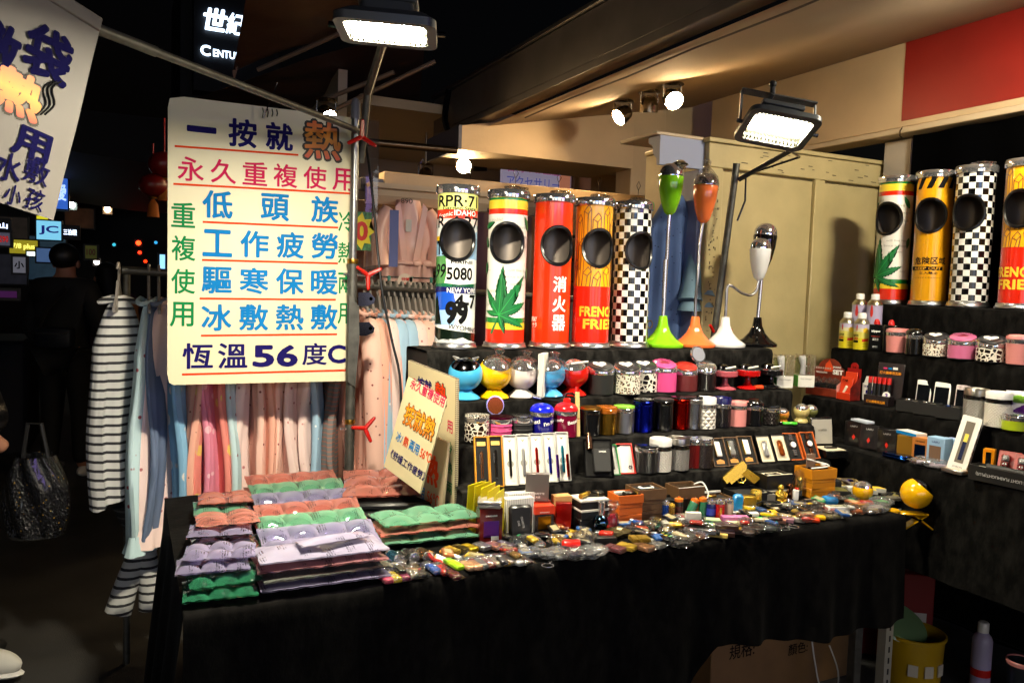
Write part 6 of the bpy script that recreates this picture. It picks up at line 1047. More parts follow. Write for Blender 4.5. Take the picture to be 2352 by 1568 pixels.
# ================================================================== RIGHT HAND STEPS
def zr(x, y): return ((3200+x/1.96)/1.7415, (1350+y/1.96)/1.7415)
def zq(x, y): return ((3300+x/1.651)/1.7415, (550+y/1.651)/1.7415)
def rt(pxy, X, Z): p = at_x(pxy[0], pxy[1], X); p.z = Z+.0015; return p
def fc(p, off=0.): return face_cam(p.x, p.y, -1.2*off)
GASM = bands('gas can print', [(0, '#cfc01a'), (.05, '#d2c85a'), (.075, '#cfc8a0'), (.09, '#b9b2cc')], .3, .4)
for k, (x, y, lift, X, lb) in enumerate(((213, 1395, .085, 3.0, 'lilac gas can standing higher at the back left'), (312, 1400, .085, 3.0, 'lilac gas can standing higher, right of its twin'), (138, 1395, 0, 2.95, 'yellow and lilac gas can at the left end of the right steps'), (234, 1402, 0, 2.95, 'yellow and lilac gas can in front, right of the first'))):
    p = rt(zq(x, y), X, RZ3); 
    if lift: solo('black_plinth', 'small black plinth under the ' + ('left' if k == 0 else 'right') + ' rear gas can', 'plinth', MB().b3(-.034, .034, -.034, .034, 0, lift-.002, .002), MBLACK, p)
    t = thing('gas_can', lb, 'gas can', p+Vector((0, 0, lift)), fc(p), 'butane gas cans'); uvcyl(t, 'body', .033, 0, .112, GASM if not lift else gloss('lilac can', '#a9a0be', .3)); lath(t, 'shoulder', [(.033, .112), (.034, .114), (.032, .12), (.022, .134), (.019, .137)], foil('tin shoulder', '#b0aa90', .3)); lath(t, 'cap', [(.0185, .137), (.0175, .16), (.015, .163)], WHITE)
    bb = MB(); poly(bb.bm, [(-.012+.006*math.sin(a)*(1-.35*math.cos(a)), .088+.028*math.cos(a)) for a in [q*math.pi/8 for q in range(16)]] if lift else [(-.02+.003*math.sin(a), .096+.014*math.cos(a)) for a in [q*math.pi/8 for q in range(16)]])
    if not lift: poly(bb.bm, [(.004, .034), (.034, .038), (.034, .05), (.004, .046)]); put_text(bb.bm, 'GAS', -.026, .048, None, bold=.04, fitw=.026, fith=.012)
    wrap(t, 'red_flame_print', bb, .033, mat('red can print', '#c02414', .4), None, .0006)
    if not lift:
        bb = MB(); put_text(bb.bm, 'LIGHTER', -.026, .062, None, bold=.03, fitw=.03, fith=.01); put_text(bb.bm, '::::::::', .018, .02, None, fitw=.026, fith=.014); poly(bb.bm, [(-.04, .03), (-.012, .03), (-.012, .04), (-.04, .04)]); wrap(t, 'lettering', bb, .033, INK, None, .0006)
        bb = MB(); poly(bb.bm, [(.018+.012*math.cos(a), .085+.012*math.sin(a)) for a in [q*math.pi/8 for q in range(16)]]); wrap(t, 'yellow_badge', bb, .033, YELT, None, .0006)
for x, lb in ((332, 'black lighter fluid tin with a red cap, left of two'), (428, 'black lighter fluid tin with a red cap, right of two')):
    p = rt(zq(x, 1405), 2.95, RZ3); t = thing('lighter_fluid_tin', lb, 'tin', p, fc(p, 8), 'lighter fluid tins'); part(t, 'tin', MB().b3(-.028, .028, -.014, .014, 0, .115, .003), BLACK); lath(t, 'red_cap', [(.013, .115), (.013, .124), (.011, .13), (.008, .137), (.004, .139)], RED, 18); flat_text(t, [('zippo', 0, .085, dict(fitw=.036, fith=.012, bold=.04)), ('===', 0, .05, dict(fitw=.024, fith=.008)), ('==', 0, .018, dict(fitw=.02, fith=.006))], WHITEINK, y=-.0146); rects(t, [(-.018, .018, .062, .064)], mat('red can print', '#c02414'), y=-.0146)
BX = 2.955
def rcan(x, y, f): p = rt(zq(x, y), BX, RZ3); return f(p)
rcan(463, 1432, lambda p: can('pale pink flip lid canister right of the fluid tins', p, .036, .072, PINKL, PINKL, kind='flip', rz=fc(p), r2=.041)); rcan(588, 1446, lambda p: can('black canister with a domed lid on the right hand steps', p, .038, .066, BLACK, BLACK, kind='dome'))
rcan(727, 1455, lambda p: slant_can('rainbow leopard canister with a heart lid on the right hand steps', p, .048, .052, LEOP, tp_blk, fc(p, 5))); rcan(900, 1475, lambda p: slant_can('rose pink low canister with a crown lid on the right hand steps', p, .051, .055, gloss('rose pink', '#c0648c', .25), gloss('rose pink', '#c0648c'), fc(p, 5), emb='crown')); rcan(1093, 1482, lambda p: slant_can('giraffe print canister with a heart lid on the right hand steps', p, .052, .054, GIRB, tp_blk, fc(p, 5))); rcan(1268, 1505, lambda p: can('pale pink canister at the right edge of the picture', p, .037, .078, PINKL, PINKL, kind='flip', rz=fc(p), r2=.041))
# middle step
CX = 2.83
def rb(label, xy, w, d, h, m, off=0., X=CX, Z=RZ2, nm='carton', cat='box', grp=None, lean=0.):
    p = rt(zr(*xy), X, Z); t = thing(nm, label, cat, p, Euler((R_(-lean), 0, fc(p, off))), grp); part(t, 'carton', MB().b3(-w/2, w/2, -d/2, d/2, 0, h, .001), m); return t
FLAMEB = mat('flame printed board', '#7a2c18', .4, mottle=(14, .5))
t = rb('counter display box of wrapped lighters with an arched flame header', (185, 520), .155, .05, .035, FLAMEB, 24, nm='counter_display'); bb = MB(); bb.prism([(-.078, .0), (.078, 0), (.078, .122)] + [(.055*math.cos(a)+.008, .122+.045*math.sin(a)) for a in [R_(10+16*k) for k in range(11)]] + [(-.078, .122)], .022, .0245); part(t, 'header_card', bb, FLAMEB, False)
bb = MB(); poly(bb.bm, [(-.02, .108), (.02, .108), (.026, .125), (.014, .145), (.006, .162), (.002, .138), (-.012, .142)], .0216); part(t, 'flame_print', bb, mat('orange flame print', '#d84818', .45), False)
flat_text(t, [('SET', .048, .108, dict(fitw=.05, fith=.022, bold=.05)), ('SMOKING', .042, .13, dict(fitw=.038, fith=.008, bold=.02)), ('TENGHONG', -.03, .102, dict(fitw=.055, fith=.007, bold=.03))], WHITEINK, y=.0212); rects(t, [(-.07+.011*k, -.063+.011*k, .118, .125) for k in range(8)], mat('pale dots', '#b8a8a0', .5), y=.0213)
for k in range(5): part(t, 'wrapped_lighter', MB().b3(-.07+.028*k, -.048+.028*k, -.012, .008, .012, .058, .004), foil('smoky lighter', '#3a3e44', .25)); part(t, 'cellophane', crumple(.018, .026, 80+k), FILM, loc=(-.059+.028*k, -.002, .055))
t = rb('red flame printed counter box with a round header disc', (370, 550), .072, .06, .03, mat('vermilion card', '#c83414'), 34, nm='counter_display'); part(t, 'side_panel', MB().prism([(-.03, 0), (.03, 0), (.03, .1), (-.03, .055)], .0362, .0372, Matrix.Rotation(R_(-90), 4, 'Z') @ Matrix.Diagonal((-1, 1, 1, 1))), mat('dark flame card', '#6a100a', .4, mottle=(30, .7)), False); part(t, 'side_panel', MB().prism([(-.03, 0), (.03, 0), (.03, .1), (-.03, .055)], -.0372, -.0362, Matrix.Rotation(R_(-90), 4, 'Z') @ Matrix.Diagonal((-1, 1, 1, 1))), mat('pale salmon card', '#c88a80', .5), False)
part(t, 'front_packet', MB().box(0, -.014, .052, .062, .004, .096, .001, rot=(-.15, 0, 0)), mat('orange packet', '#cf3c1c', .35)); part(t, 'back_packet', MB().box(0, .012, .07, .062, .004, .1, .001, rot=(-.1, 0, 0)), mat('orange packet', '#cf3c1c')); bb = MB(); bb.prism([(-.036, .03), (.036, .03), (.036, .135), (.02, .135)] + [(.021*math.cos(a), .14+.021*math.sin(a)) for a in [R_(20+14*k) for k in range(11)]] + [(-.02, .135), (-.036, .135)], .0305, .032); part(t, 'header_card', bb, mat('crimson card', '#9a0e0c', .45), False)
flat_text(t, [('STAR', 0, .085, dict(fitw=.03, fith=.01, bold=.05))], INK, y=-.022); flat_text(t, [('STAR', 0, .14, dict(fitw=.02, fith=.007, bold=.04))], INK, y=.0302); part(t, 'flame_panel', MB().box(0, -.0175, .03, .06, .001, .045, rot=(-.15, 0, 0)), mat('yellow flame print', '#c8641c', .45, mottle=(45, .8)), False); part(t, 'holder_sample', MB().box(0, -.0195, .045, .012, .003, .034, .001, rot=(-.15, .4, 0)), mat('clear holder', '#d8cdb8', .3))
t = rb('black counter box of red capped gas refills with orange characters', (615, 535), .105, .055, .04, mat('dark purple brown board', '#1c1518', .35, mottle=(60, .4)), 22, nm='counter_display'); part(t, 'header_card', MB().box(.028, .03, .1, .11, .003, .15, .001, rot=(-.1, 0, 0)), mat('dark purple brown board', '#1c1518'))
for k in range(5): part(t, 'refill_tube', MB().tube([(-.042+.02*k, -.004, .02), (-.042+.02*k, .002, .088)], .008, 12), mat('refill tube', '#101010', .3)); part(t, 'red_cap', MB().tube([(-.042+.02*k, .0022, .0885), (-.042+.02*k, .004, .115)], .0085, 12), RED)
OCH = mat('orange characters', '#d88a12', .45); flat_text(t, [('打火機專用瓦斯', 0, .014, dict(fitw=.08, fith=.012, bold=.03))], OCH, y=-.0285); flat_text(t, [('打火機專用瓦斯', .03, .135, dict(fitw=.09, fith=.013, bold=.03))], OCH, y=.024); flat_text(t, [('3', .035, .042, dict(size=.026, bold=.05))], mat('violet number', '#6a4a9a', .5), y=-.0105, name='number'); part(t, 'badge_disc', MB().lathe([(.017, 0), (.017, .001)], 20, Matrix.Translation((.035, -.009, .042)) @ Matrix.Rotation(R_(90), 4, 'X')), WHITEINK); rects(t, [(.0, .016, .15, .157)], MAG, y=.0235); rects(t, [(.02, .036, .15, .157)], CYAN, y=.0235); rects(t, [(.04, .06, .15, .16)], WHITEINK, y=.0235)
t = rb('small white shaped card with blue characters behind the refills', (550, 470), .07, .004, .075, PAPER, 15, X=2.905); bb = MB(); bb.prism([(-.028, .0755), (.028, .0755), (.02, .105), (-.02, .105)], -.002, .002); part(t, 'card_crown', bb, PAPER, False); flat_text(t, [('千輝打火機', 0, .06, dict(fitw=.055, fith=.012, bold=.03))], NAVY, y=-.003); rects(t, [(-.02, .02, .03, .045)], NAVY, y=-.003)
for x, y, w, lb, mm in ((955, 425, .058, 'white toy phone leaning on the riser, leftmost of four', WHITE), (1098, 440, .062, 'white toy phone leaning on the riser, second from left', WHITE), (1272, 445, .066, 'wrapped toy phone with a red and blue decorated frame', mat('decorated frame', '#c8b8b8', .3, mottle=(90, .5))), (1440, 430, .06, 'smaller white toy phone in wrap, rightmost of four', WHITE)):
    p = rt(zr(x, y+40), 2.895, RZ2); t = thing('toy_phone', lb, 'phone', p, Euler((R_(-10), 0, fc(p, 18))), 'toy phones leaning on the riser'); h = .12 if x < 1400 else .1; part(t, 'case', MB().b3(-w/2, w/2, 0, .008, 0, h, .003), mm); part(t, 'screen', MB().b3(-w*.42, w*.42, -.0008, -.0002, h*.14, h*.84), gloss('dark phone screen', '#0c0e12', .1)); part(t, 'home_button', MB().lathe([(.005, 0), (.005, .0006)], 12, Matrix.Translation((0, -.0004, h*.07)) @ Matrix.Rotation(R_(90), 4, 'X')), WHITE)
for x, y, lb in ((862, 560, 'black box with a ring lighter, leftmost of three on the middle right step'), (1000, 590, 'black box with a ring lighter, middle of three'), (1178, 612, 'black box with an iridescent ring lighter, rightmost of three')):
    p = rt(zr(x, y-4), 2.80, RZ2); t = open_tray(lb, p, .085, .065, .045, BLKC, FOAM, math.degrees(fc(p, 15))); part(t, 'key_ring', MB().tube([(.012+.014*math.cos(a), .008+.014*math.sin(a), .04) for a in [k*math.pi/8 for k in range(16)]], .0016, 6, closed=True), CHROME); part(t, 'fob', MB().box(-.012, .008, .042, .018, .014, .012, .003), CHROME if x < 1100 else foil('iridescent fob', '#3a5ab0', .15)); part(t, 'orange_label', MB().b3(-.026, .012, -.026, -.018, .0375, .0385), mat('amber plate', '#c88a3a'))
p = rt(zr(1375, 622), 2.80, RZ2); can('silver quilted canister on the right hand steps', p, .042, .085, quilt('silver quilt', '#8e8b86'), foil('silver lid', '#b0aca4'), kind='tall', collar=BLACK); p = rt(zr(1548, 655), 2.79, RZ2); can('white quilted canister on the right hand steps', p, .043, .085, quilt('white quilt', '#cfcac0'), WHITE, kind='tall', collar=BLACK)
p = rt(zr(1722, 585), 2.86, RZ2); t = thing('snack_pouch', 'white and purple printed pouch at the right edge', 'pouch', p, fc(p)); part(t, 'pouch', MB().grid(lambda u, v: Vector((-.045+.09*u, .012*math.cos(2*math.pi*v)*math.sin(math.pi*u), .065+.064*math.sin(2*math.pi*v))), 10, 16), gloss('white foil pouch', '#d8d4dc', .25)); part(t, 'purple_print', MB().sphere((.012, -.008, .05), 1, (.034, .006, .036), 14, 10), gloss('purple print', '#4a1a6a', .25)); part(t, 'green_print', MB().sphere((.0, -.008, .1), 1, (.03, .005, .016), 12, 8), gloss('green print', '#6a9a2a', .3))
p = rt(zr(1690, 690), 2.785, RZ2); can('lime green low canister with a chrome lid at the right edge', p, .043, .034, gloss('lime wall', '#a4b81c', .3), CHROME)
# lowest right step
DX = 2.67
def rl(label, xy, w, d, h, m, off=0., X=DX, lean=0., nm='carton', grp='cartons on the lowest right step'): return rb(label, xy, w, d, h, m, off, X, RZ1, nm, 'box', grp, lean)
for x, y, off, lean, lb in ((430, 862, 18, 0, 'black carton with red diamond, farthest of three'), (545, 895, 22, 8, 'black carton with red diamond leaning in the middle'), (690, 912, 18, 0, 'black carton with red diamond, nearest of three')):
    t = rl(lb, (x, y), .074, .04, .096, gloss('black glossy carton', '#0c0b0d', .3), off, X=DX+(.03 if x < 500 else .01), lean=lean); flat_text(t, [('LAIFU', 0, .078, dict(fitw=.028, fith=.007, bold=.02))], mat('silver print', '#a8a8a8'), y=-.0206); bb = MB(); poly(bb.bm, [(0, .022), (.007, .034), (0, .046), (-.007, .034)], -.0207); part(t, 'red_diamond', bb, mat('red can print', '#c02414'), False)
GOLDC = mat('dull gold carton', '#8a6418', .35, .4)
rl('gold carton with a dark foot among the lowest right cartons', (832, 925), .056, .045, .088, GOLDC, 18); t = rl('orange tan carton with a blue window', (955, 965), .058, .045, .092, mat('tan orange card', '#b06a24', .5), 20); part(t, 'window', MB().b3(-.02, .02, -.0235, -.0227, .018, .066), foil('dark blue window', '#0e2a5a', .25)); flat_text(t, [('DINGHAO', 0, .078, dict(fitw=.034, fith=.006, bold=.03))], INK, y=-.0232)
LBL = mat('pale blue card', '#86a8c8', .45); t = rl('pale blue carton with a bronze window', (1085, 985), .066, .05, .104, LBL, 26); part(t, 'window', MB().b3(-.023, .021, -.0262, -.0252, .02, .074), mat('bronze acrylic', '#6e5646')); flat_text(t, [('LAIFU', 0, .088, dict(fitw=.028, fith=.007, bold=.02))], NAVY, y=-.0256); rl('second pale blue carton behind the windowed one', (1165, 945), .05, .03, .1, LBL, 26, X=2.71); rl('lavender carton at the back of the lowest right step', (1215, 920), .05, .02, .1, mat('lavender card', '#8f98c8', .5), 22, X=2.735)
for x, y, lb in ((895, 770, 'white and blue flat carton lying on the gold carton'),): p = rt(zr(x, y), DX, RZ1+.0895); p = rt(zr(832, 925), DX, RZ1+.0895); t = thing('flat_carton', lb, 'carton', p+Vector((.01, -.01, 0)), fc(p, 40)); part(t, 'box', MB().b3(-.05, .05, -.025, .025, 0, .014, .001), PAPER); part(t, 'blue_edge', MB().b3(-.0505, .0505, -.0256, -.0252, .001, .012), CYAN)
p = rt(zr(560, 690), DX+.02, RZ1+.098); p2_ = rt(zr(430, 862), DX+.03, RZ1+.097); t = thing('white_blue_leaflet', 'white and blue flat packet lying on the farthest black carton', 'packet', p2_+Vector((.0, -.03, .001)), fc(p2_, 40)); part(t, 'packet', MB().b3(-.045, .045, -.02, .02, 0, .009, .001), mat('white blue packet', '#b8c0d0', .4))
p = rt(zr(772, 978), 2.635, RZ1); t = thing('blue_metal_case', 'shiny blue metal cigarette case lying at the step edge', 'case', p, fc(p, 35)); part(t, 'lower_shell', MB().b3(-.052, .052, -.03, .03, 0, .009, .002), foil('anodised cobalt', '#123a8a', .22)); part(t, 'upper_shell', MB().b3(-.052, .052, -.03, .03, .0098, .018, .002), foil('anodised cobalt', '#123a8a'))
for k, (x, y, lb) in enumerate(((985, 1000, 'clear bag with pastel contents before the pale blue carton'), (1085, 1030, 'crumpled cloudy bag at the edge of the lowest right step'))): p = rt(zr(x, y), 2.632, RZ1); t = thing('bagged_trinket', lb, 'bag', p, R_(-50), 'trinkets in plastic bags'); part(t, 'content', MB().box(0, 0, .007, .06, .03, .012, .004), mat('pastel trinket', '#a894a4', .5)); o = part(t, 'plastic_bag', crumple(.036, .016, 90+k), FILM2, loc=(0, 0, .014)); o.scale = (1.5, 1, .9)
t = rl('tall white carton with a long narrow window leaning back', (1225, 1035), .062, .045, .205, mat('white pearl card', '#cfccc6', .4), 8, X=2.63, lean=24); t.rotation_euler.y = R_(9); part(t, 'window', MB().b3(-.014, .014, -.0235, -.0227, .03, .185), mat('smoky window', '#6a6258', .15)); part(t, 'torch', MB().b3(-.006, .006, -.0245, -.0237, .04, .11), gloss('navy torch', '#141c3a', .25)); part(t, 'gold_plate', MB().b3(-.006, .006, -.0247, -.0237, .108, .138), mat('gold label', '#d8c048', .35)); flat_text(t, [('JOBON', .0, .014, dict(fitw=.03, fith=.007))], INK, y=-.0232)
for k in range(4): part(t, 'side_window', MB().b3(.0312, .0318, -.012, .006, .03+.042*k, .05+.042*k), mat('bronze acrylic', '#6e5646'))
p = rt(zr(1215, 1082), 2.615, RZ1); t = thing('silver_tin', 'small silver tin in front of the tall white carton', 'tin', p, fc(p, 30)); part(t, 'tin', MB().b3(-.04, .04, -.022, .022, 0, .014, .002), BRUSH); part(t, 'lid_print', MB().b3(-.035, .035, -.018, .018, .0142, .0148), mat('orange grey print', '#a88a70', .4))
t = rl('orange plastic carton standing behind the flashlight box', (1480, 1005), .034, .03, .1, gloss('marigold plastic', '#d8860a', .3), 10, X=2.66); part(t, 'dark_strip', MB().b3(-.008, .008, -.016, -.0152, .04, .09), BLACK)
for k, (x, y, lb) in enumerate(((1622, 1030, 'red blister pack of dice lighters, left of two'), (1752, 1055, 'red blister pack of dice lighters at the right edge'))):
    t = rl(lb, (x, y), .068, .003, .105, mat('red flame card', '#8e1a14', .35, mottle=(25, .5)), 12, X=2.655, lean=18, nm='blister_pack', grp='dice lighter blister packs')
    for q in range(4): part(t, 'dice', MB().box(-.008, -.012, .018+.02*q, .018, .018, .018, .003), mat('dice '+str(q), ('#14388a', '#1a7a2a', '#7a1418', '#8a8a8a')[q], .2)); part(t, 'pips', MB().box(-.008-.004, -.0215, .018+.02*q, .003, .001, .003).box(-.008+.004, -.0215, .018+.02*q, .003, .001, .003), WHITEINK)['kind'] = 'stuff'
    part(t, 'blister', MB().b3(-.02, .005, -.024, -.002, .006, .09, .004), FILM); flat_text(t, [('TRESTER', 0, 0, dict(fitw=.04, fith=.006, bold=.02))], YELT, y=0, loc=(.022, -.0022, .06), rot=(0, R_(90), 0))
p = rt(zr(1560, 1120), 2.60, RZ1); t = thing('flashlight_box', 'long black open box with upside down FLASHLIGHT lettering', 'box', p+Vector((.02, -.03, 0)), fc(p, 22)); part(t, 'shell', MB().b3(-.125, .125, -.032, .032, 0, .035).b3(-.125, .125, -.032, -.029, .035, .05).b3(-.125, .125, .029, .032, .035, .05).b3(-.125, -.122, -.029, .029, .035, .05).b3(.122, .125, -.029, .029, .035, .05), BLKC, False); part(t, 'grey_lining', MB().b3(-.121, .121, -.0285, .0285, .0352, .04), mat('grey lining', '#9a968c')); part(t, 'torch', MB().tube([(-.08, 0, .046), (.1, 0, .046)], [.012, .01], 12), MBLACK); flat_text(t, [('101 TYPE LIGHT FLASHLIGHT(PLUS)', 0, .025, dict(fitw=.2, fith=.013, bold=.02, rot=math.pi))], mat('silver print', '#a8a8a8'), y=-.0326)
# ================================================================== GEL PACKS AND CARDS
def gelmat(name, col, body=.26):
    """tinted clear PVC pillow: part see-through, part milky, with printed lines and glossy skin"""
    m = bpy.data.materials.new(name); m.use_nodes = True; nn, ll = m.node_tree.nodes, m.node_tree.links; nn.clear(); c = (*lin(col), 1); N = lambda k: nn.new('ShaderNode'+k)
    def mth(op, a, c_):
        x = N('Math'); x.operation = op; x.use_clamp = op == 'ADD'
        for k, v in enumerate((a, c_)):
            if isinstance(v, (int, float)): x.inputs[k].default_value = v
            else: ll.new(v, x.inputs[k])
        return x.outputs[0]
    tc = N('TexCoord'); sx = N('SeparateXYZ'); ll.new(tc.outputs['Object'], sx.inputs[0]); nz = N('TexNoise'); nz.inputs['Scale'].default_value = 420; ll.new(tc.outputs['Object'], nz.inputs['Vector'])
    nb = N('TexNoise'); nb.inputs['Scale'].default_value = 42; nb.inputs['Detail'].default_value = 1; ll.new(tc.outputs['Object'], nb.inputs['Vector']); bp = N('Bump'); bp.inputs['Strength'].default_value = .22; bp.inputs['Distance'].default_value = .006; ll.new(nb.outputs[0], bp.inputs['Height'])
    grp = mth('LESS_THAN', mth('FRACT', mth('MULTIPLY', sx.outputs[0], 19), 0), .42); line = mth('LESS_THAN', mth('FRACT', mth('MULTIPLY', sx.outputs[0], 170), 0), .55)
    n3 = N('TexNoise'); n3.inputs['Scale'].default_value = 26; ll.new(tc.outputs['Object'], n3.inputs['Vector']); txt = mth('MULTIPLY', mth('MULTIPLY', mth('MULTIPLY', grp, line), mth('GREATER_THAN', nz.outputs[0], .5)), mth('GREATER_THAN', n3.outputs[0], .56))
    mx = N('Mix'); mx.data_type = 'RGBA'; mx.inputs[6].default_value = c; mx.inputs[7].default_value = (.02, .02, .025, 1); ll.new(txt, mx.inputs[0])
    df = N('BsdfDiffuse'); ll.new(mx.outputs[2], df.inputs[0]); tl = N('BsdfTranslucent'); ll.new(mx.outputs[2], tl.inputs[0]); m0 = N('MixShader'); m0.inputs[0].default_value = .3; ll.new(df.outputs[0], m0.inputs[1]); ll.new(tl.outputs[0], m0.inputs[2])
    tr = N('BsdfTransparent'); tr.inputs[0].default_value = tuple(.35+.65*v for v in c[:3])+(1,); lw = N('LayerWeight'); lw.inputs[0].default_value = .35
    fac = mth('ADD', mth('ADD', mth('MULTIPLY', lw.outputs['Facing'], .5), body), mth('MULTIPLY', txt, .5)); m1 = N('MixShader'); ll.new(fac, m1.inputs[0]); ll.new(tr.outputs[0], m1.inputs[1]); ll.new(m0.outputs[0], m1.inputs[2])
    gl = N('BsdfGlossy'); gl.inputs['Roughness'].default_value = .045; ll.new(bp.outputs[0], gl.inputs['Normal']); fr = N('Fresnel'); fr.inputs[0].default_value = 2.0; ll.new(bp.outputs[0], fr.inputs['Normal'])
    m2 = N('MixShader'); ll.new(fr.outputs[0], m2.inputs[0]); ll.new(m1.outputs[0], m2.inputs[1]); ll.new(gl.outputs[0], m2.inputs[2]); o = N('OutputMaterial'); ll.new(m2.outputs[0], o.inputs[0]); return m
GELO = gelmat('orange gel', '#ea9484'); GELG = gelmat('green gel', '#8ed6b0'); GELV = gelmat('lavender gel', '#b6aed8'); GELP = gelmat('pink gel', '#cc8c92'); GELW = gelmat('milky lavender gel', '#b4aecb', .6); GELK = gelmat('grey clear gel', '#8a8e88'); GELD = gelmat('deep green gel', '#3f9a72')
def gelpack(label, x, y, z, w, d, h, m, nx=2, ny=3, rz=0., tx=0., ty=0., seed=0):
    rd = random.Random(seed); ph = rd.random()*6
    def surf(s_):
        def f(u, v):
            fx = min(1, min(u, 1-u)*12); fy = min(1, min(v, 1-v)*9); q = (abs(math.sin(math.pi*nx*u))**.6)*(abs(math.sin(math.pi*ny*v))**.75); ed = .0009*math.sin(u*40+ph)*(1-fy)+.0009*math.sin(v*30+ph)*(1-fx)
            pin = 1-.045*(abs(2*u-1)**2)*(1-abs(2*v-1)); zz_ = h*.5+s_*h*(.08+(.68 if s_ > 0 else .38)*q*(.84+.16*math.sin(int(u*nx*.999)*2.7+int(v*ny*.999)*4.1+ph))*min(1, min(fx, fy)*1.4)+.05*math.sin(u*9+ph)*math.cos(v*7)*fx*fy); return Vector(((u-.5)*w*(1-.03*(1-abs(2*v-1)))+ed*.6, (v-.5)*d*pin+ed, zz_+ed*.5))
        return f
    mb = MB(); mb.grid(surf(1), 12*nx, 8*ny); mb.grid(surf(-1), 12*nx, 8*ny)
    return solo('gel_pack', label, 'gel pack', mb, m, (x, y, z), Euler((R_(tx), R_(ty), R_(rz))), 'gel heat packs on the table')
zt = ZT+.004
# left column: three piles
for i, (cx, cyy, rz, w, d, pile) in enumerate(((.195, 1.955, -3, .165, .135, ((GELD, 'deep green gel pack at the bottom of the front left pile'), (GELD, 'deep green gel pack second in the front left pile'), (GELV, 'lavender gel pack in the middle of the front left pile'), (GELV, 'lavender gel pack sliding off the top of the front left pile'))),
                                          (.235, 2.23, -2, .165, .15, ((GELO, 'orange gel pack under the middle left pile'), (GELO, 'orange gel pack second in the middle left pile'), (GELV, 'lavender gel pack peeping out of the middle left pile'), (GELO, 'orange gel pack on top of the middle left pile'))), (.27, 2.56, 0, .16, .16, ((GELV, 'lavender gel pack under the rear left pile'), (GELG, 'green gel pack inside the rear left pile'), (GELO, 'orange gel pack on top of the rear left pile'))))):
    for k, (m, lb) in enumerate(pile): gelpack(lb, cx+.012*math.sin(k*2.3+i), cyy+.022*k-.012, zt+.022*k, w, d, .024, m, 2 if i else 3, 2 if i != 1 else 3, rz+6*math.sin(k*1.7+i), tx=-4*(k > 1), seed=i*10+k)
# second column: overlapping rows, back to front, and the front pile
rows = ((.515, 2.77, GELO, 'orange double gel pack at the very back of the rows'), (.51, 2.63, GELG, 'green double gel pack second row from the back'), (.50, 2.49, GELV, 'lavender double gel pack third row from the back'), (.487, 2.35, GELO, 'orange double gel pack in the middle rows'), (.473, 2.22, GELG, 'green double gel pack fourth row from the back'), (.46, 2.09, GELV, 'lavender double gel pack just behind the front pile'))
for k, (x, y, m, lb) in enumerate(rows):
    gelpack(lb, x, y, zt+.034+.003*k, .31, .15, .026, m, 4, 2, -1+2*math.sin(k*2), tx=11, seed=40+k); gelpack(lb.replace('double gel pack', 'double gel pack lying underneath,'), x+.012*math.sin(k), y+.012, zt+.004, .31, .145, .022, m, 4, 2, 2*math.sin(k*3), tx=3, seed=50+k)
for k, (m, lb) in enumerate(((GELV, 'violet clear gel pack at the bottom of the front pile'), (GELK, 'greyish clear gel pack second from the bottom of the front pile'), (GELP, 'pink gel pack third in the front pile'), (GELW, 'milky lavender gel pack on top of the front pile'))):
    gelpack(lb, .435+.006*math.sin(k*2), 1.945+.004*k, zt+.021*k, .315, .15, .023, m, 2, 1, 1.5*math.sin(k*2.2), tx=-3, seed=60+k)
gelpack('milky eye mask gel pack lying across the front pile', .46, 1.945, zt+.09, .18, .06, .02, GELW, 1, 1, 10, tx=-4, seed=70)
t = thing('folded_black_cloth', 'folded black cloth under the large orange gel mat', 'cloth', (.80, 2.56, ZT+.003), R_(-14)); part(t, 'lower_fold', MB().b3(-.15, .15, -.19, .2, 0, .024, .008), mat('black nylon', '#0c0c0e', .45)); part(t, 'upper_fold', MB().b3(-.14, .145, -.17, .19, .0245, .048, .008), mat('black nylon', '#0c0c0e'))
gelpack('large orange gel mat on the folded black cloth', .775, 2.60, ZT+.052, .25, .36, .034, GELO, 2, 3, -14, seed=81)
for k, (m, lb) in enumerate(((GELG, 'green gel pack at the bottom of the pile by the yellow envelopes'), (GELO, 'orange gel pack between the two green ones'), (GELG, 'green gel pack on top by the yellow envelopes'))): gelpack(lb, .775+.008*k, 2.17+.008*k, zt+.024*k, .30, .17, .028, m, 3, 2, -3+2*k, tx=-3, seed=85+k)
t = thing('yellow_envelope_bundle', 'bundle of yellow folded envelopes leaning by the cardboard sign', 'envelopes', (.955, 2.16, ZT+.003), R_(-72))
for k in range(5): part(t, 'envelope', MB().box(-.02+.022*k, .004*k, .078+.004*math.sin(k), .0018, .07, .155-.006*k, rot=(.1, .16-.04*k, .1*k)), mat('yellow vinyl', '#d8c418', .35), False)
CARDB = mat('worn cream card', '#cdbf98', .6, mottle=(4, .1)); CORR = stripes('corrugated card edge', '#b8a888', '#5a5040', 160, 2, .55)
def card(label, loc, rot, w, h, m, th=.006, nm='card_sign'):
    t = thing(nm, label, 'sign', loc, Euler(rot, 'XYZ')); part(t, 'board', MB().b3(0, w, 0, th, 0, h, .001), m); return t
t = card('tilted cream price card standing on the orange gel mat', (.748, 2.475, .913), (-.1217, .2336, -1.2706), .205, .308, CARDB)
def crow(t, s_, z, w, h, m, bold=.012, x=.113, y=-.0012): flat_text(t, [(s_, x, z, dict(fitw=w, fith=h, bold=bold))], m, y=y)
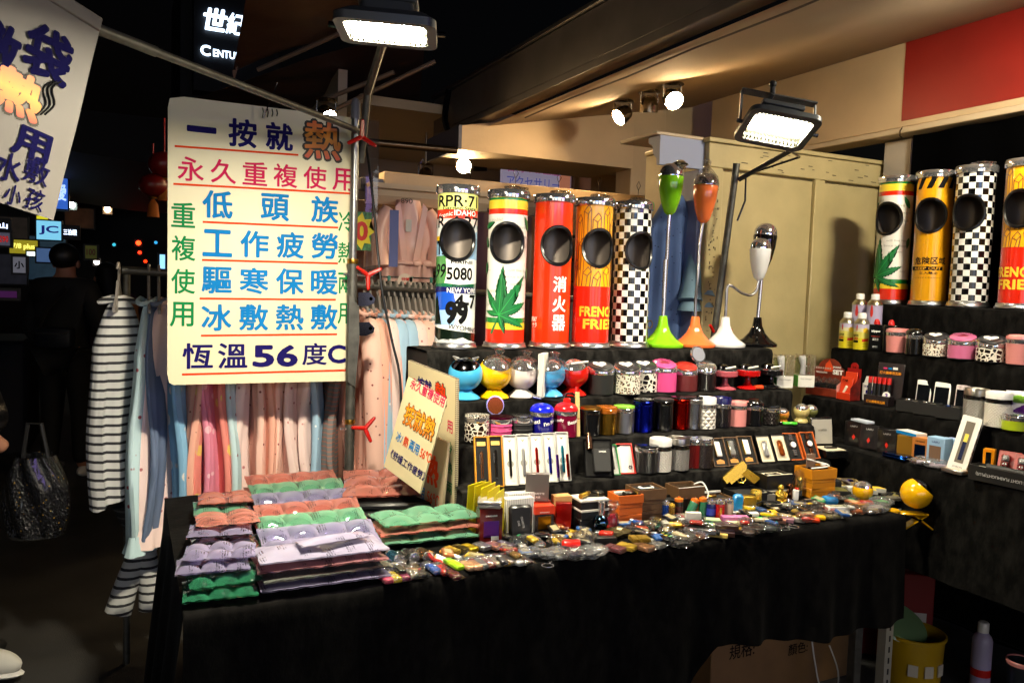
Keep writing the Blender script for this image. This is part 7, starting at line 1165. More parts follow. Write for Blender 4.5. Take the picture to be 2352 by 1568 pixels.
crow(t, '永久重複使用', .298, .18, .036, PINKI); bb = MB(); put_text(bb.bm, '按就熱', .113, .2, None, bold=.05, fitw=.166, fith=.075, y=-.0008); part(t, 'flame_outline', bb, mat('dark outline', '#2a2412'), False)['kind'] = 'stuff'; bb = MB(); put_text(bb.bm, '按就熱', .113, .2, None, bold=.02, fitw=.16, fith=.07, y=-.0016); part(t, 'flame_character', bb, fire_mat('card flame lettering', .14, .26), False)['kind'] = 'stuff'
crow(t, '冰/', .118, .035, .032, CYAN, x=.04); crow(t, '熱', .118, .026, .034, REDLINE, x=.077); crow(t, '兩用', .118, .052, .033, CYAN, x=.122); crow(t, '56℃', .118, .056, .03, REDLINE, x=.184); crow(t, '《舒緩工作疲勞》', .056, .19, .028, NAVY)
t = card('large corrugated cardboard sign behind the tilted price card', (.882, 2.615, .793), (.0856, .102, -1.38), .305, .462, CORR, .01); part(t, 'face_sheet', MB().b3(.001, .298, -.0012, -.0002, .001, .461), CARDB, False)
crow(t, '一按就', .40, .14, .045, NAVY, .03, .09, y=-.002); crow(t, '熱', .395, .075, .075, mat('dark outline', '#2a2412'), .05, .215, y=-.002); crow(t, '熱', .395, .068, .068, REDLINE, .02, .215, y=-.003)
for k, ch in enumerate('用冷熱兩用'): crow(t, ch, .30-.068*k, .034, .04, PINKI if k == 0 else GREENI, .012, .27, y=-.002)
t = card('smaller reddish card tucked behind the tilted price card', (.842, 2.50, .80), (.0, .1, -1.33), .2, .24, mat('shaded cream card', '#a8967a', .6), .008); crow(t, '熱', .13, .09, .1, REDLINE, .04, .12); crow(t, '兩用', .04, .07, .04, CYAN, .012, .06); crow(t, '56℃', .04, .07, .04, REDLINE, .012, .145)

# ================================================================== CLOTHES RAIL
RY = 3.33
def rail_z(x): return 1.525-.032*x
solo('clothes_rail', 'steel clothes rail running behind the big sign', 'rail', MB().tube([(-.02, RY, rail_z(-.02)), (1.95, RY, rail_z(1.95))], .0155, 12), STEEL)
for x, lb in ((1.93, 'right upright of the clothes rail'), (-.005, 'left upright of the clothes rail')): solo('rail_upright', lb, 'upright', MB().tube([(x, RY+.02, 0), (x, RY+.02, rail_z(x)-.016)], .013, 10), STEEL)
HANG = mat('grey plastic hanger', '#8a847e', .35)
def cotton(name, g, s_, sc_=28): return cell_print(name, g, s_, sc_, .1, rough=.85, coat=0, edge=.05)
FAB = [cotton('pink dotted cotton', '#f2c4b4', '#8a3a3a'), cotton('sky blue cotton with white flowers', '#a4c6e0', '#f0f4f6', 24), cotton('pale pink cotton', '#f2d6d0', '#b86a6a', 20), cotton('salmon dotted cotton', '#efb09a', '#8a3a3a', 34), cotton('ice blue printed cotton', '#c2dde4', '#9a4050', 18), cotton('coral cotton', '#f0b0a2', '#f0dcd4', 22)]
def garment(label, x, m, L=.86, W=.40, T=.06, rz=0., sleeve=True, hem=False, seed=0, ztop=None, grp='nightwear on the clothes rail'):
    rd = random.Random(seed); zt_ = rail_z(x)-.105; t = thing('hanging_garment', label, 'garment', (x, RY, zt_), R_(rz), grp); ph = rd.random()*6; nf = rd.choice((5, 6, 7))
    def body(u, v):
        a = 2*math.pi*u; k = min(1, v*5.5); wd = W*(.14+.36*k**.7)*(1+.12*v); th = T*(.3+.7*k)*(1+.3*math.sin(nf*a+ph)*min(1, v*2)*(.4+.6*v)); ex = abs(math.cos(a))**4*.012*min(1, v*2)*math.sin(v*7+ph*3)+.006*math.sin(a*13+ph)*min(1, v*2); z = -.05*(1-(1-k)**2)*(abs(math.cos(a)))*k-L*v
        return Vector((th*math.sin(a)+.012*math.sin(v*5+ph)+ex, wd*math.cos(a)*(1+.05*math.sin(3*a+ph)), z))
    o = part(t, 'body', MB().grid(body, 44, 22, closed_u=True), m, ang=1.5)
    if sleeve:
        for s_ in (-1, 1):
            pts = [Vector((0, s_*W*.36, -.045)), Vector((.01, s_*W*.46, -.09)), Vector((.02, s_*W*.52, -.25)), Vector((.03, s_*W*.50, -.5)), Vector((.035, s_*W*.49, -.66))]; part(t, 'sleeve', MB().tube(smooth_pts(pts, 4), [.025+.028*min(1, k/4)-.012*(k/16) for k in range(17)], 12), m)
    part(t, 'collar', MB().tube([(.03*math.sin(a), .075*math.cos(a), .004-.02*abs(math.cos(a))) for a in [k*math.pi/8 for k in range(16)]], .009, 7, closed=True), m)
    if hem: part(t, 'ruffle', MB().grid(lambda u, v: Vector((T*(1.15+.5*v+.35*math.sin(26*math.pi*u)*v)*math.sin(2*math.pi*u), W*.56*(1+.12*v)*math.cos(2*math.pi*u), -L-.07*v+.01)), 90, 4, closed_u=True), m)
    return t
def hanger(label, x, rz=0.):
    t = thing('clothes_hanger', label, 'hanger', (x, RY, rail_z(x)), R_(rz), 'grey hangers on the rail'); part(t, 'hook', MB().tube(smooth_pts([Vector(v) for v in ((0, -.02, .002), (0, -.012, .021), (0, .006, .024), (0, .02, .008), (0, .016, -.02), (0, .004, -.04))]), .0055, 7), HANG)
    part(t, 'arms', MB().prism([(-.012, -.04), (.012, -.04), (.045, -.1), (.1, -.14), (.1, -.155), (-.1, -.155), (-.1, -.14), (-.045, -.1)], -.005, .005, Matrix.Rotation(R_(90), 4, 'Z')), HANG, False)
def pxx(px): return at_y(px, 700, RY).x
seq = [(838, 0, 'pink dotted'), (852, 3, 'salmon dotted'), (868, 1, 'flowered sky blue'), (880, 2, 'pale pink'), (894, 1, 'plain flowered blue'), (908, 5, 'coral'), (922, 1, 'narrow sky blue'), (936, 2, 'light pink'), (950, 3, 'salmon'), (962, 0, 'dotted pink'), (976, 2, 'pale rose'), (988, 4, 'ice blue'), (1000, 2, 'palest pink')]
pos = ('nearest the upright pole', 'second right of the pole', 'third right of the pole', 'fourth right of the pole', 'fifth right of the pole', 'sixth right of the pole', 'behind the black cable', 'just right of the black cable', 'ninth right of the pole', 'tenth right of the pole', 'eleventh right of the pole', 'near the number plate tube', 'touching the number plate tube')
for k, (px, f, lb) in enumerate(seq): x = pxx(px); garment(lb+' long sleeved nightshirt '+pos[k], x, FAB[f], L=.9, T=.032, W=.36, rz=-8+5*math.sin(k*2.1), seed=k); hanger('grey hanger '+pos[k], x)
MULT = cell_print('red and yellow printed cotton', '#ea8c80', '#f0cc6a', 14, .3, rough=.85, coat=0); ROSEF = cell_print('magenta spotted cotton', '#e48aa4', '#f2c0cc', 16, .22, rough=.85, coat=0); BLUP = cell_print('blue cloud printed cotton', '#86b8dc', '#f0e8e0', 12, .25, rough=.85, coat=0); GSTR = stripes('grey cotton with orange stripes', '#7a7878', '#b8705a', 55, 2, .8)
low = [(420, BLUP, 'blue cloud printed nightdress below the left edge of the sign', 1.0), (440, FAB[3], 'salmon nightdress with dots left of the yellow print', 1.0), (462, MULT, 'red and yellow printed nightdress below the sign', 1.0), (485, ROSEF, 'magenta spotted nightdress below the sign', .98), (510, MULT, 'second red printed nightdress beside the magenta one', 1.0), (540, FAB[4], 'ice blue nightdress below the middle of the sign', 1.04), (566, FAB[2], 'pale pink nightdress left of the peach ones', 1.0), (590, FAB[0], 'peach dotted nightdress below the sign middle', 1.0), (615, FAB[3], 'salmon dotted nightdress below the sign middle', .98), (642, FAB[0], 'wide peach nightdress below the sign', .98), (668, FAB[2], 'light pink nightdress with gathered hem', .96), (695, FAB[2], 'pale nightdress left of the last blue one', .96), (725, FAB[1], 'sky blue nightdress at the right under the sign', .95), (760, GSTR, 'grey nightshirt with orange stripes behind the pole', .86), (790, FAB[3], 'dim salmon nightdress right behind the pole', .95)]
for k, (px, m, lb, L) in enumerate(low): x = pxx(px); garment(lb, x, m, L=L*.84, T=.036, W=.36, rz=-6+6*math.sin(k*1.9), sleeve=False, hem=(k in (5, 9, 10)), seed=30+k); hanger('grey hanger carrying the '+lb, x)
WSTR = stripes('white cotton with dark stripes', '#c8c8c6', '#2c2c30', 30, 2, .68); x = pxx(318)
garment('white top with dark horizontal stripes at the left end of the rail', pxx(272), WSTR, L=.74, W=.2, T=.05, rz=-55, seed=71, sleeve=False); hanger('hanger holding the striped top', pxx(272), -8)
garment('pale blue cherry printed nightdress beside the striped top', x+.035, FAB[4], L=.88, W=.3, T=.035, rz=-20, seed=72, hem=True, sleeve=False); garment('pale pink apple printed nightdress at the left of the sign', x+.105, FAB[2], L=.86, W=.32, T=.05, rz=-40, seed=73, hem=True, sleeve=False); garment('dusky blue sleeveless nightdress between the printed ones', x+.07, mat('dusky blue cotton', '#6a7a98', .85), L=.84, W=.28, T=.03, rz=-15, seed=74, sleeve=False)
hanger('lilac lit hanger left of the sign, first', x+.035); hanger('lilac lit hanger left of the sign, second', x+.07); hanger('lilac lit hanger left of the sign, third', x+.105)
t = thing('knotted_striped_trousers', 'dark striped trousers hanging knotted below the left garments', 'trousers', (x+.0, RY+.02, .62)); part(t, 'upper_leg', MB().tube([(-.02, 0, .02), (-.005, 0, -.05), (.015, 0, -.12)], [.075, .06, .035], 14), stripes('black cotton with grey stripes', '#141416', '#4a4a4a', 34, 2, .72)); part(t, 'knot', MB().sphere((.03, -.01, -.13), 1, (.035, .03, .03), 14, 10), WSTR)
for s_ in (-1, 1): part(t, 'trouser_leg', MB().tube([(.03, 0, -.14), (.01+.02*s_, 0, -.22), (.0+.045*s_, 0, -.32), (-.01+.06*s_, 0, -.41)], [.03, .042, .045, .05], 12), WSTR)
# ---- shop clothes behind the tubes
t = thing('satin_robe', 'shiny pink satin robe tied with a bow, hanging under the lintel', 'robe', (at_y(938, 440, 3.9).x, 3.9, 1.93)); SATIN = mat('pink satin', '#f2c2b4', .3, sheen=.2, mottle=(7, .1))
def robe(u, v):
    a = 2*math.pi*u; wv = .062+.09*min(1, v*3.2) if v < .3 else (.152-.045*math.sin((v-.3)/.22*math.pi/1) if v < .52 else .135+.05*(v-.52)); return Vector((wv*math.cos(a)+.006*math.sin(v*14), .045*math.sin(a)*(1+.3*math.sin(9*a)*min(1, v*1.6)), -.03*abs(math.cos(a))*(v > 0)-.62*v))
part(t, 'body', MB().grid(robe, 60, 26, closed_u=True), SATIN, ang=1.5)
for s_ in (-1, 1): part(t, 'sleeve', MB().tube(smooth_pts([Vector(v) for v in ((s_*.1, 0, -.05), (s_*.15, -.01, -.14), (s_*.165, -.02, -.26), (s_*.16, -.03, -.34))], 4), [.035+.003*k for k in range(13)], 12), SATIN); part(t, 'lapel', MB().prism([(s_*.012, -.31), (s_*.045, -.31), (s_*.085, -.04), (s_*.06, -.015)], -.06, -.054), SATIN, False); part(t, 'bow_loop', MB().sphere((.06+s_*.026, -.07, -.315), 1, (.026, .01, .016), 12, 8), SATIN); part(t, 'bow_tail', MB().prism([(.05+s_*.012, -.32), (.066+s_*.012, -.32), (.06+s_*.022, -.44), (.044+s_*.022, -.44)], -.072, -.069), SATIN, False)
part(t, 'belt', MB().tube([(.125*math.cos(a), .062*math.sin(a), -.315) for a in [k*math.pi/10 for k in range(20)]], .010, 8, closed=True), SATIN); part(t, 'price_card', MB().b3(-.03, .0, -.062, -.0605, -.16, -.1), PAPER); flat_text(t, [('890', -.03, -.01, dict(fitw=.06, fith=.024))], INK, y=-.07)
VELV2 = mat('dark maroon velvet', '#3a0e24', .7, sheen=.3)
for px, lb, m, W_ in ((1105, 'dark maroon dress hanging behind the leaf tube', VELV2, .14), (1215, 'brown dress hanging behind the gap right of the leaf tube', mat('brown satin', '#5a3418', .45), .1), (1408, 'dim grey garment in the gap left of the chequered tube', mat('dim grey cloth', '#3a3430', .8), .1)):
    p = at_y(px, 480, 3.95); t = thing('display_dress', lb, 'dress', (p.x, 3.95, 1.9), 0, 'dresses on the display wall'); part(t, 'body', MB().grid(lambda u, v: Vector((W_*(.35+.65*min(1, v*4))*(1+.3*v)*math.cos(2*math.pi*u), .04*math.sin(2*math.pi*u)*(1+.5*math.sin(14*math.pi*u)*v), -.85*v)), 50, 14, closed_u=True), m, ang=1.5); part(t, 'strap', MB().tube([(-.05, 0, 0), (-.03, 0, .06), (0, 0, .08), (.03, 0, .06), (.05, 0, 0)], .006, 6), m)
t = thing('blue_blouse', 'blue dotted blouse with gathered cuffs hanging beside the cream cabinet', 'blouse', (at_y(1560, 400, 3.08).x+.02, 3.1, 1.97)); BLS = cotton('blue dotted chiffon', '#4a6290', '#1a2a4a', 40); BLS2 = cotton('pale blue dotted chiffon', '#7a9aac', '#2a3a4a', 40)
part(t, 'body', MB().grid(lambda u, v: Vector((-.03+(.05+.09*min(1, v*5))*(1+.25*v)*math.cos(2*math.pi*u), .05*math.sin(2*math.pi*u)*(1+.45*math.sin(11*2*math.pi*u)*min(1, v*2)), -.03*abs(math.cos(2*math.pi*u))-.68*v)), 70, 16, closed_u=True), BLS, ang=1.5)
for s_, q in ((-.2, 0), (.35, .02)): part(t, 'sleeve', MB().tube(smooth_pts([Vector(v) for v in ((.06, -.04, -.06), (.08+.06*s_, -.07, -.25), (.05+.12*s_, -.09, -.44+q), (.04+.13*s_, -.1, -.5+q))], 4), [.03+.0028*k for k in range(13)], 12), BLS2); part(t, 'cuff', MB().lathe([(.036, 0), (.05, -.02), (.058, -.045)], 20, Matrix.Translation((.04+.13*s_, -.1, -.5+q)), False, False), BLS2)
part(t, 'hanger_hook', MB().tube(smooth_pts([Vector(v) for v in ((-.03, 0, .0), (-.03, 0, .06), (-.05, 0, .1), (-.06, 0, .14), (-.035, 0, .165), (-.015, 0, .14))]), .003, 6), DKCHROME)
for k, (px, lb) in enumerate(((915, 'black pants clipped behind the rail with a round price badge'), (965, 'black pants clipped right of the price badge'))):
    p = at_y(px, 640, 3.75); t = thing('clipped_pants', lb, 'pants', (p.x, 3.75, 1.52), 0, 'pants on clip hangers'); part(t, 'cloth', MB().grid(lambda u, v: Vector((-.085+.17*u, .008*math.sin(u*14), -.25*v)), 16, 5), mat('black cotton', '#0e0d0e', .8)); part(t, 'clip', MB().box(-.05, -.01, .012, .014, .012, .03, .003), mat('mint clip', '#3a8a7c', .4)); part(t, 'clip', MB().box(.055, -.01, .012, .014, .012, .03, .003), mat('mint clip', '#3a8a7c')); part(t, 'top_bar', MB().tube([(-.09, 0, .02), (.09, 0, .02)], .004, 6), CHROME)
    if k == 0: part(t, 'price_badge', MB().lathe([(.04, 0), (.04, .002)], 18, Matrix.Translation((.03, -.014, -.0)) @ Matrix.Rotation(R_(90), 4, 'X')), mat('badge print', '#d8c8b8', .5)); flat_text(t, [('特價', .03, .012, dict(fitw=.04, fith=.016, bold=.02)), ('安全褲', .03, -.012, dict(fitw=.055, fith=.018, bold=.01))], mat('red can print', '#c02414'), y=-.0175)
p = at_y(833, 530, 3.5); t = thing('sale_poster', 'yellow starburst price poster with a red zero right of the pole', 'poster', (p.x, 3.5, p.z)); part(t, 'sheet', MB().b3(-.065, .04, 0, .003, -.085, .085), mat('green red confetti', '#3a7a4a', .5, mottle=(60, .8))); bb = MB(); poly(bb.bm, [((.085 if k % 2 == 0 else .058)*math.cos(k*math.pi/9)*.8-.015, (.085 if k % 2 == 0 else .06)*math.sin(k*math.pi/9)) for k in range(18)], -.001); part(t, 'starburst', bb, mat('yellow poster ink', '#d8c81c', .5), False); flat_text(t, [('0', -.005, 0, dict(size=.11, bold=.04))], mat('red can print', '#c02414'), y=-.003)
solo('clear_plastic_curtain', 'clear plastic sheet hanging in the gap right of the pole', 'curtain', MB().grid(lambda u, v: Vector((.78+.26*u, 3.62+.004*math.sin(u*9), 2.25-.75*v)), 30, 6), film('dusty clear sheet', '#cfc6bc', 8, .2, .03))
p = at_y(905, 530, 3.7); solo('blue_paper_strip', 'blue lit paper strip hanging left of the robe', 'paper strip', MB().b3(-.022, .022, 0, .002, -.17, .1), mat('blue paper', '#5a66a0', .6), p)
# ================================================================== BANNER
dB = (Bq-A).normalized(); TRp = at_z(231, 61, 2.075); rB = Vector((0, 0, CAM_H)); d_ = at_y(123, 505, 2.09)
BRp = d_; upv = TRp-BRp; hB = upv.length; uz = upv.normalized(); ux = (-dB - uz*(-dB).dot(uz)).normalized(); uy = uz.cross(ux)
t = thing('hanging_banner', 'white cloth banner with navy characters and a flame character at the left edge', 'banner'); WB = .62
Mb = Matrix(((ux.x, uy.x, uz.x, BRp.x), (ux.y, uy.y, uz.y, BRp.y), (ux.z, uy.z, uz.z, BRp.z), (0, 0, 0, 1))); t.matrix_world = Mb; Mi = Mb.inverted()
VIN = mat('dimmed white banner cloth', '#67635f', .6, mottle=(5, .08))  # white cloth coloured grey, standing in for the dim light on it
part(t, 'cloth', MB().grid(lambda u, v: Vector((-WB*u, .0015*math.sin(v*9+u*5)*math.sin(math.pi*v), hB*v)), 30, 30), VIN); part(t, 'top_seam', MB().b3(-WB, .0, -.004, .012, hB-.012, hB+.02, .003), VIN)
def bl(px, py):
    d = _fw + _rt*((px-1176)/FPX) - _up*((py-783)/FPX); o = Vector((0, 0, CAM_H)); k = (BRp-o).dot(uy)/d.dot(uy); q = Mi @ (o+d*k); return q.x, q.z
sgn = -1 if (Mi @ Vector((0, 0, CAM_H))).y < 0 else 1
def bch(ch, px, py, w, h, m, bold=.02, lift=.0032, nm='character'):
    X, Z = bl(px, py); bb = MB(); put_text(bb.bm, ch, X, Z, None, bold=bold, fitw=w, fith=h, y=sgn*lift); part(t, nm, bb, m, False)
NAVB = mat('dimmed navy banner ink', '#0a0838', .8, spec=.05)  # sign navy darkened, the banner's dimness put into the ink
bch('敷', -10, 110, .1, .115, NAVB, .04); bch('袋', 110, 125, .115, .115, NAVB, .035); bch('用', 72, 330, .09, .066, NAVB, .035); bch('水', 18, 383, .06, .062, NAVB, .015); bch('敷', 83, 395, .06, .052, NAVB, .012); bch('小', 28, 447, .04, .044, NAVB, .015); bch('孩', 78, 457, .044, .048, NAVB, .012)
bch('熱', 40, 214, .125, .108, mat('dark outline', '#2a2412'), .07, .0026, 'flame_outline'); Xf, Zf = bl(40, 214); bch('熱', 40, 214, .112, .096, fire_mat('banner flame', Zf-.05, Zf+.05), .045, .0036, 'flame_character')
for k in range(3):
    bb = MB(); X, Z = bl(98+10*k, 226); bb.tube(smooth_pts([Vector((X+q[0], sgn*.003, Z+q[1])) for q in ((.01, .045), (-.006, .02), (.008, -.01), (-.008, -.04))]), .0022, 5); part(t, 'steam_wave', bb, INK)

# ================================================================== CANOPIES, LANTERNS, STREET
TARP = mat('brown tarpaulin', '#5e4636', .38, bump=(6, .6), mottle=(3, .3))
def sheet(name, label, P, m=TARP, sag=.06):
    mb = MB(); mb.grid(lambda u, v: (P[0]*(1-u)*(1-v)+P[1]*u*(1-v)+P[2]*u*v+P[3]*(1-u)*v) - Vector((0, 0, sag*math.sin(math.pi*u)*math.sin(math.pi*v)+.015*math.sin(u*17)*math.sin(v*5))), 24, 16); return solo(name, label, 'canopy', mb, m)
sheet('tarpaulin_canopy', 'brown tarpaulin canopy above and behind the floodlight', [at_y(585, -120, 3.3), at_y(535, 165, 5.0), at_y(820, 60, 5.0), at_y(1020, -160, 3.3)])
sheet('lower_tarpaulin', 'lower brown awning sheet behind the big sign', [at_y(430, 232, 6.2), at_y(620, 165, 5.1), at_y(980, 60, 5.1), at_y(960, 262, 6.2)], mat('dark brown awning', '#4a3428', .45, bump=(6, .5)))
for k, (a, c, lb) in enumerate((((592, 160), (790, 72), 'upper bare frame bar under the tarpaulin'), ((735, 232), (905, 165), 'middle frame bar behind the big sign top'), ((745, 262), (1000, 140), 'lower frame bar behind the big sign top'))): solo('canopy_bar', lb, 'bar', MB().tube([at_y(*a, 4.9), at_y(*c, 4.6)], .014, 8), mat('bar paint', '#8a7868', .4, .4))
t = thing('awning_edge', 'scalloped dark awning edge running up from the sign', 'awning'); e0, e1 = at_y(578, -10, 4.6), at_y(528, 180, 5.0)
for k in range(9): a = e0.lerp(e1, k/9); c = e0.lerp(e1, (k+1)/9); bb = MB(); bb.prism([(0, 0), (.03, .01), ((c-a).length*.0+.012, -(c-a).length)], 0, .006); part(t, 'scallop', bb, mat('awning brown edge', '#6a4a34', .6), False, loc=a)
spot('warm clip spotlight behind the top right corner of the big sign', at_y(750, 228, 4.3), (.25, -.7, -.6), True, .045)
for px, py, r, lb in ((352, 425, .062, 'lower red paper lantern half hidden by the sign'), (378, 378, .07, 'upper red paper lantern half hidden by the sign')):
    p = at_y(px, py, 4.0); t = thing('paper_lantern', lb, 'lantern', p, 0, 'red paper lanterns'); part(t, 'globe', MB().sphere((0, 0, 0), r, (1, 1, .85), 18, 12), mat('red lantern silk', '#6a0c0c', .35, mottle=(12, .4))); part(t, 'collar', MB().lathe([(r*.35, -r*.86), (r*.3, -r*.98)], 14), BRASS); part(t, 'tassel', MB().lathe([(r*.12, -r), (r*.34, -r*1.4), (r*.42, -r*2.3)], 12), mat('orange tassel', '#a85a14', .8)); part(t, 'cord', MB().tube([(0, 0, r*.8), (0, 0, r*3)], .003, 5), RED)
def glow(name, c, es): return mat(name, c, .4, emit=c, es=es)
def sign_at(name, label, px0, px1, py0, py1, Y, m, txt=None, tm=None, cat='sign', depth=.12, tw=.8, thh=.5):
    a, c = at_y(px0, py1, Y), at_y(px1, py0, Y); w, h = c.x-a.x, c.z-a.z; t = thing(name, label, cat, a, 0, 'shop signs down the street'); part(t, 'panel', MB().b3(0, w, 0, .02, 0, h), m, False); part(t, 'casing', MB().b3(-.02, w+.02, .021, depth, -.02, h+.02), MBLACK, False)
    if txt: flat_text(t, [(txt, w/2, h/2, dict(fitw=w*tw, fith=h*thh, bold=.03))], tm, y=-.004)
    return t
WLET = glow('white lit letters', '#cfe0ff', 2.2)
sign_at('lit_shop_sign', 'pale blue lit shop sign with two dark blue letters', 84, 140, 508, 548, 13, glow('pale blue lightbox', '#7ac8e8', .8), 'JC', mat('deep blue letters', '#10208a', .4, emit='#10208a', es=.4)); sign_at('lit_shop_sign', 'yellow lit shop sign with lemon lettering at far left', 22, 86, 552, 580, 12.5, glow('yellow lightbox', '#a89a1a', .5), '7/8 plus', glow('lemon letters', '#f0e86a', 1.2)); sign_at('lit_shop_sign', 'bluish poster panel below the pale blue sign', 84, 116, 570, 600, 12, glow('blue poster', '#4a6a9a', .45)); sign_at('lit_shop_sign', 'bright white counter strip under the yellow sign', 62, 86, 578, 586, 12.4, glow('white strip', '#d8f0e8', 2.5))
sign_at('dark_shop_sign', 'dark sign with small white characters right of the pale blue one', 142, 180, 520, 545, 13, mat('dark navy panel', '#0a0c16', .5), '三泊蝦', WLET); sign_at('lit_shop_sign', 'blue vertical lightbox half hidden by the banner', 128, 155, 405, 478, 12, glow('blue lightbox', '#2a5ab8', .8), '愛', glow('blue white letter', '#b0d0ff', 1)); sign_at('lit_shop_sign', 'yellow strip sign behind the banner foot', 84, 110, 496, 506, 13.5, glow('yellow strip', '#c8c01a', .9)); sign_at('price_sheet', 'white handwritten price sheet at the left edge', -4, 22, 534, 562, 9, mat('glowing price paper', '#8a88a0', .6, emit='#8a88a0', es=.12), '290', mat('red pen', '#a02030', .6)); sign_at('price_sheet', 'yellow 100 price sheet beside the pole', 196, 222, 564, 592, 9.5, mat('glowing yellow paper', '#6a6a2a', .6, emit='#6a6a2a', es=.12), '100', mat('dark red pen', '#6a1a1a', .6)); sign_at('magenta_cloth', 'purple lit cloth edge on a stall at far left', -2, 38, 668, 682, 6.2, mat('glowing purple cloth', '#5a1a6a', .6, emit='#5a1a6a', es=.15), depth=.05)  # the papers and cloth glow faintly in place of light falling on them
sign_at('phone_display', 'bright blue tall display beside the sign edge', 367, 379, 584, 618, 10, glow('display glow', '#8ac8f0', 1.3)); sign_at('tilted_menu', 'white menu sheet held above the crowd', 30, 58, 590, 625, 9, mat('glowing menu paper', '#7a7a82', .5, emit='#9a9aa8', es=.2), '小', INK)  # the menu sheet glows faintly in place of light falling on it
for a_, b_, c_, d_, Y_, col_, es_, lb in ((-6, 62, 500, 560, 14, '#4a4038', .10, 'dim warm stall interior at the far left'), (60, 150, 545, 640, 14.2, '#3a5468', .16, 'dim bluish stall interior behind the man'), (-6, 60, 585, 650, 13.8, '#3a3a44', .12, 'dim grey stall interior under the yellow sign'), (150, 215, 480, 520, 14.4, '#4a3020', .08, 'dim brown shop wall under the far lamps'), (-4, 20, 505, 530, 9.2, '#101014', .0, 'black board with a white mark at the left edge')): sign_at('stall_interior', lb, a_, b_, c_, d_, Y_, mat('interior '+lb, col_, .7, emit=col_, es=es_, mottle=(6, .5)), '山' if es_ == 0 else None, WLET)  # flat panels glow dimly, standing in for light inside stalls and on the wall
for k, (px, py, c, es, r, lb) in enumerate(((318, 557, '#ff3a14', 5, .038, 'upper red traffic light'), (321, 579, '#ff2a10', 4, .027, 'lower red traffic light'), (334, 599, '#ff2a08', 4, .025, 'red tail light near the road'), (262, 561, '#2a9ab0', 1.5, .025, 'small cyan street light left'), (358, 556, '#2a8ac0', 1.5, .025, 'small cyan street light right'), (222, 601, '#fff0e0', 8, .04, 'white headlight beyond the crowd'), (165, 470, '#e8fff0', 60, .045, 'white street lamp under the far awning'), (247, 480, '#ffc890', 60, .045, 'warm street lamp under the far awning'), (206, 569, '#1ac86a', 2.5, .03, 'green signal light above the price sheet'))):
    p = at_y(px, py, 14); t = thing('street_light', lb, 'light', p, 0, 'small lights down the street'); part(t, 'lens', MB().sphere((0, 0, 0), r, u=12, v=8), glow('glow '+lb, c, es)); part(t, 'housing', MB().b3(-r*1.5, r*1.5, r*1.1, r*2.5, -r*1.6, r*1.6), MBLACK, False)
t = thing('building_sign', 'white lit calligraphy above white capitals on a dark tower', 'sign', at_y(445, 165, 16)); part(t, 'tower_panel', MB().b3(0, 1.3, .06, .5, -.3, 1.6), mat('dark blue tower', '#060a12', .6)); LB = glow('blue white neon', '#cfe6ff', 2.6)
flat_text(t, [('世', .36, 1.0, dict(fitw=.42, fith=.42, bold=.04, shear=.15)), ('紀', .72, .98, dict(fitw=.3, fith=.4, bold=.03, shear=.15)), ('C', .2, .42, dict(fitw=.18, fith=.2, bold=.04)), ('ENTURY', .62, .4, dict(fitw=.58, fith=.14, bold=.03))], LB, y=.0); part(t, 'tower_base', MB().b3(-.2, 1.6, .55, 4, -6, 2.2), MBLACK)
solo('far_awning', 'long dim awning roof across the street', 'awning', MB().grid(lambda u, v: Vector((-2.0+4.5*u, 10.5+3*v, 2.9-.35*v+.05*math.sin(u*9))), 20, 4), mat('dim awning', '#3a2c22', .7)); solo('far_shop_front', 'dark shop fronts at the end of the street', 'building', MB().b3(-9, 6, 15, 15.4, 0, 4.2), mat('dark facade', '#0e0e12', .8)); solo('street_stall_left', 'dim goods table of a neighbouring stall at left', 'stall', MB().b3(-3.2, -.75, 7.6, 8.6, 0, .95, .03), mat('dim stall cloth', '#14121a', .8))

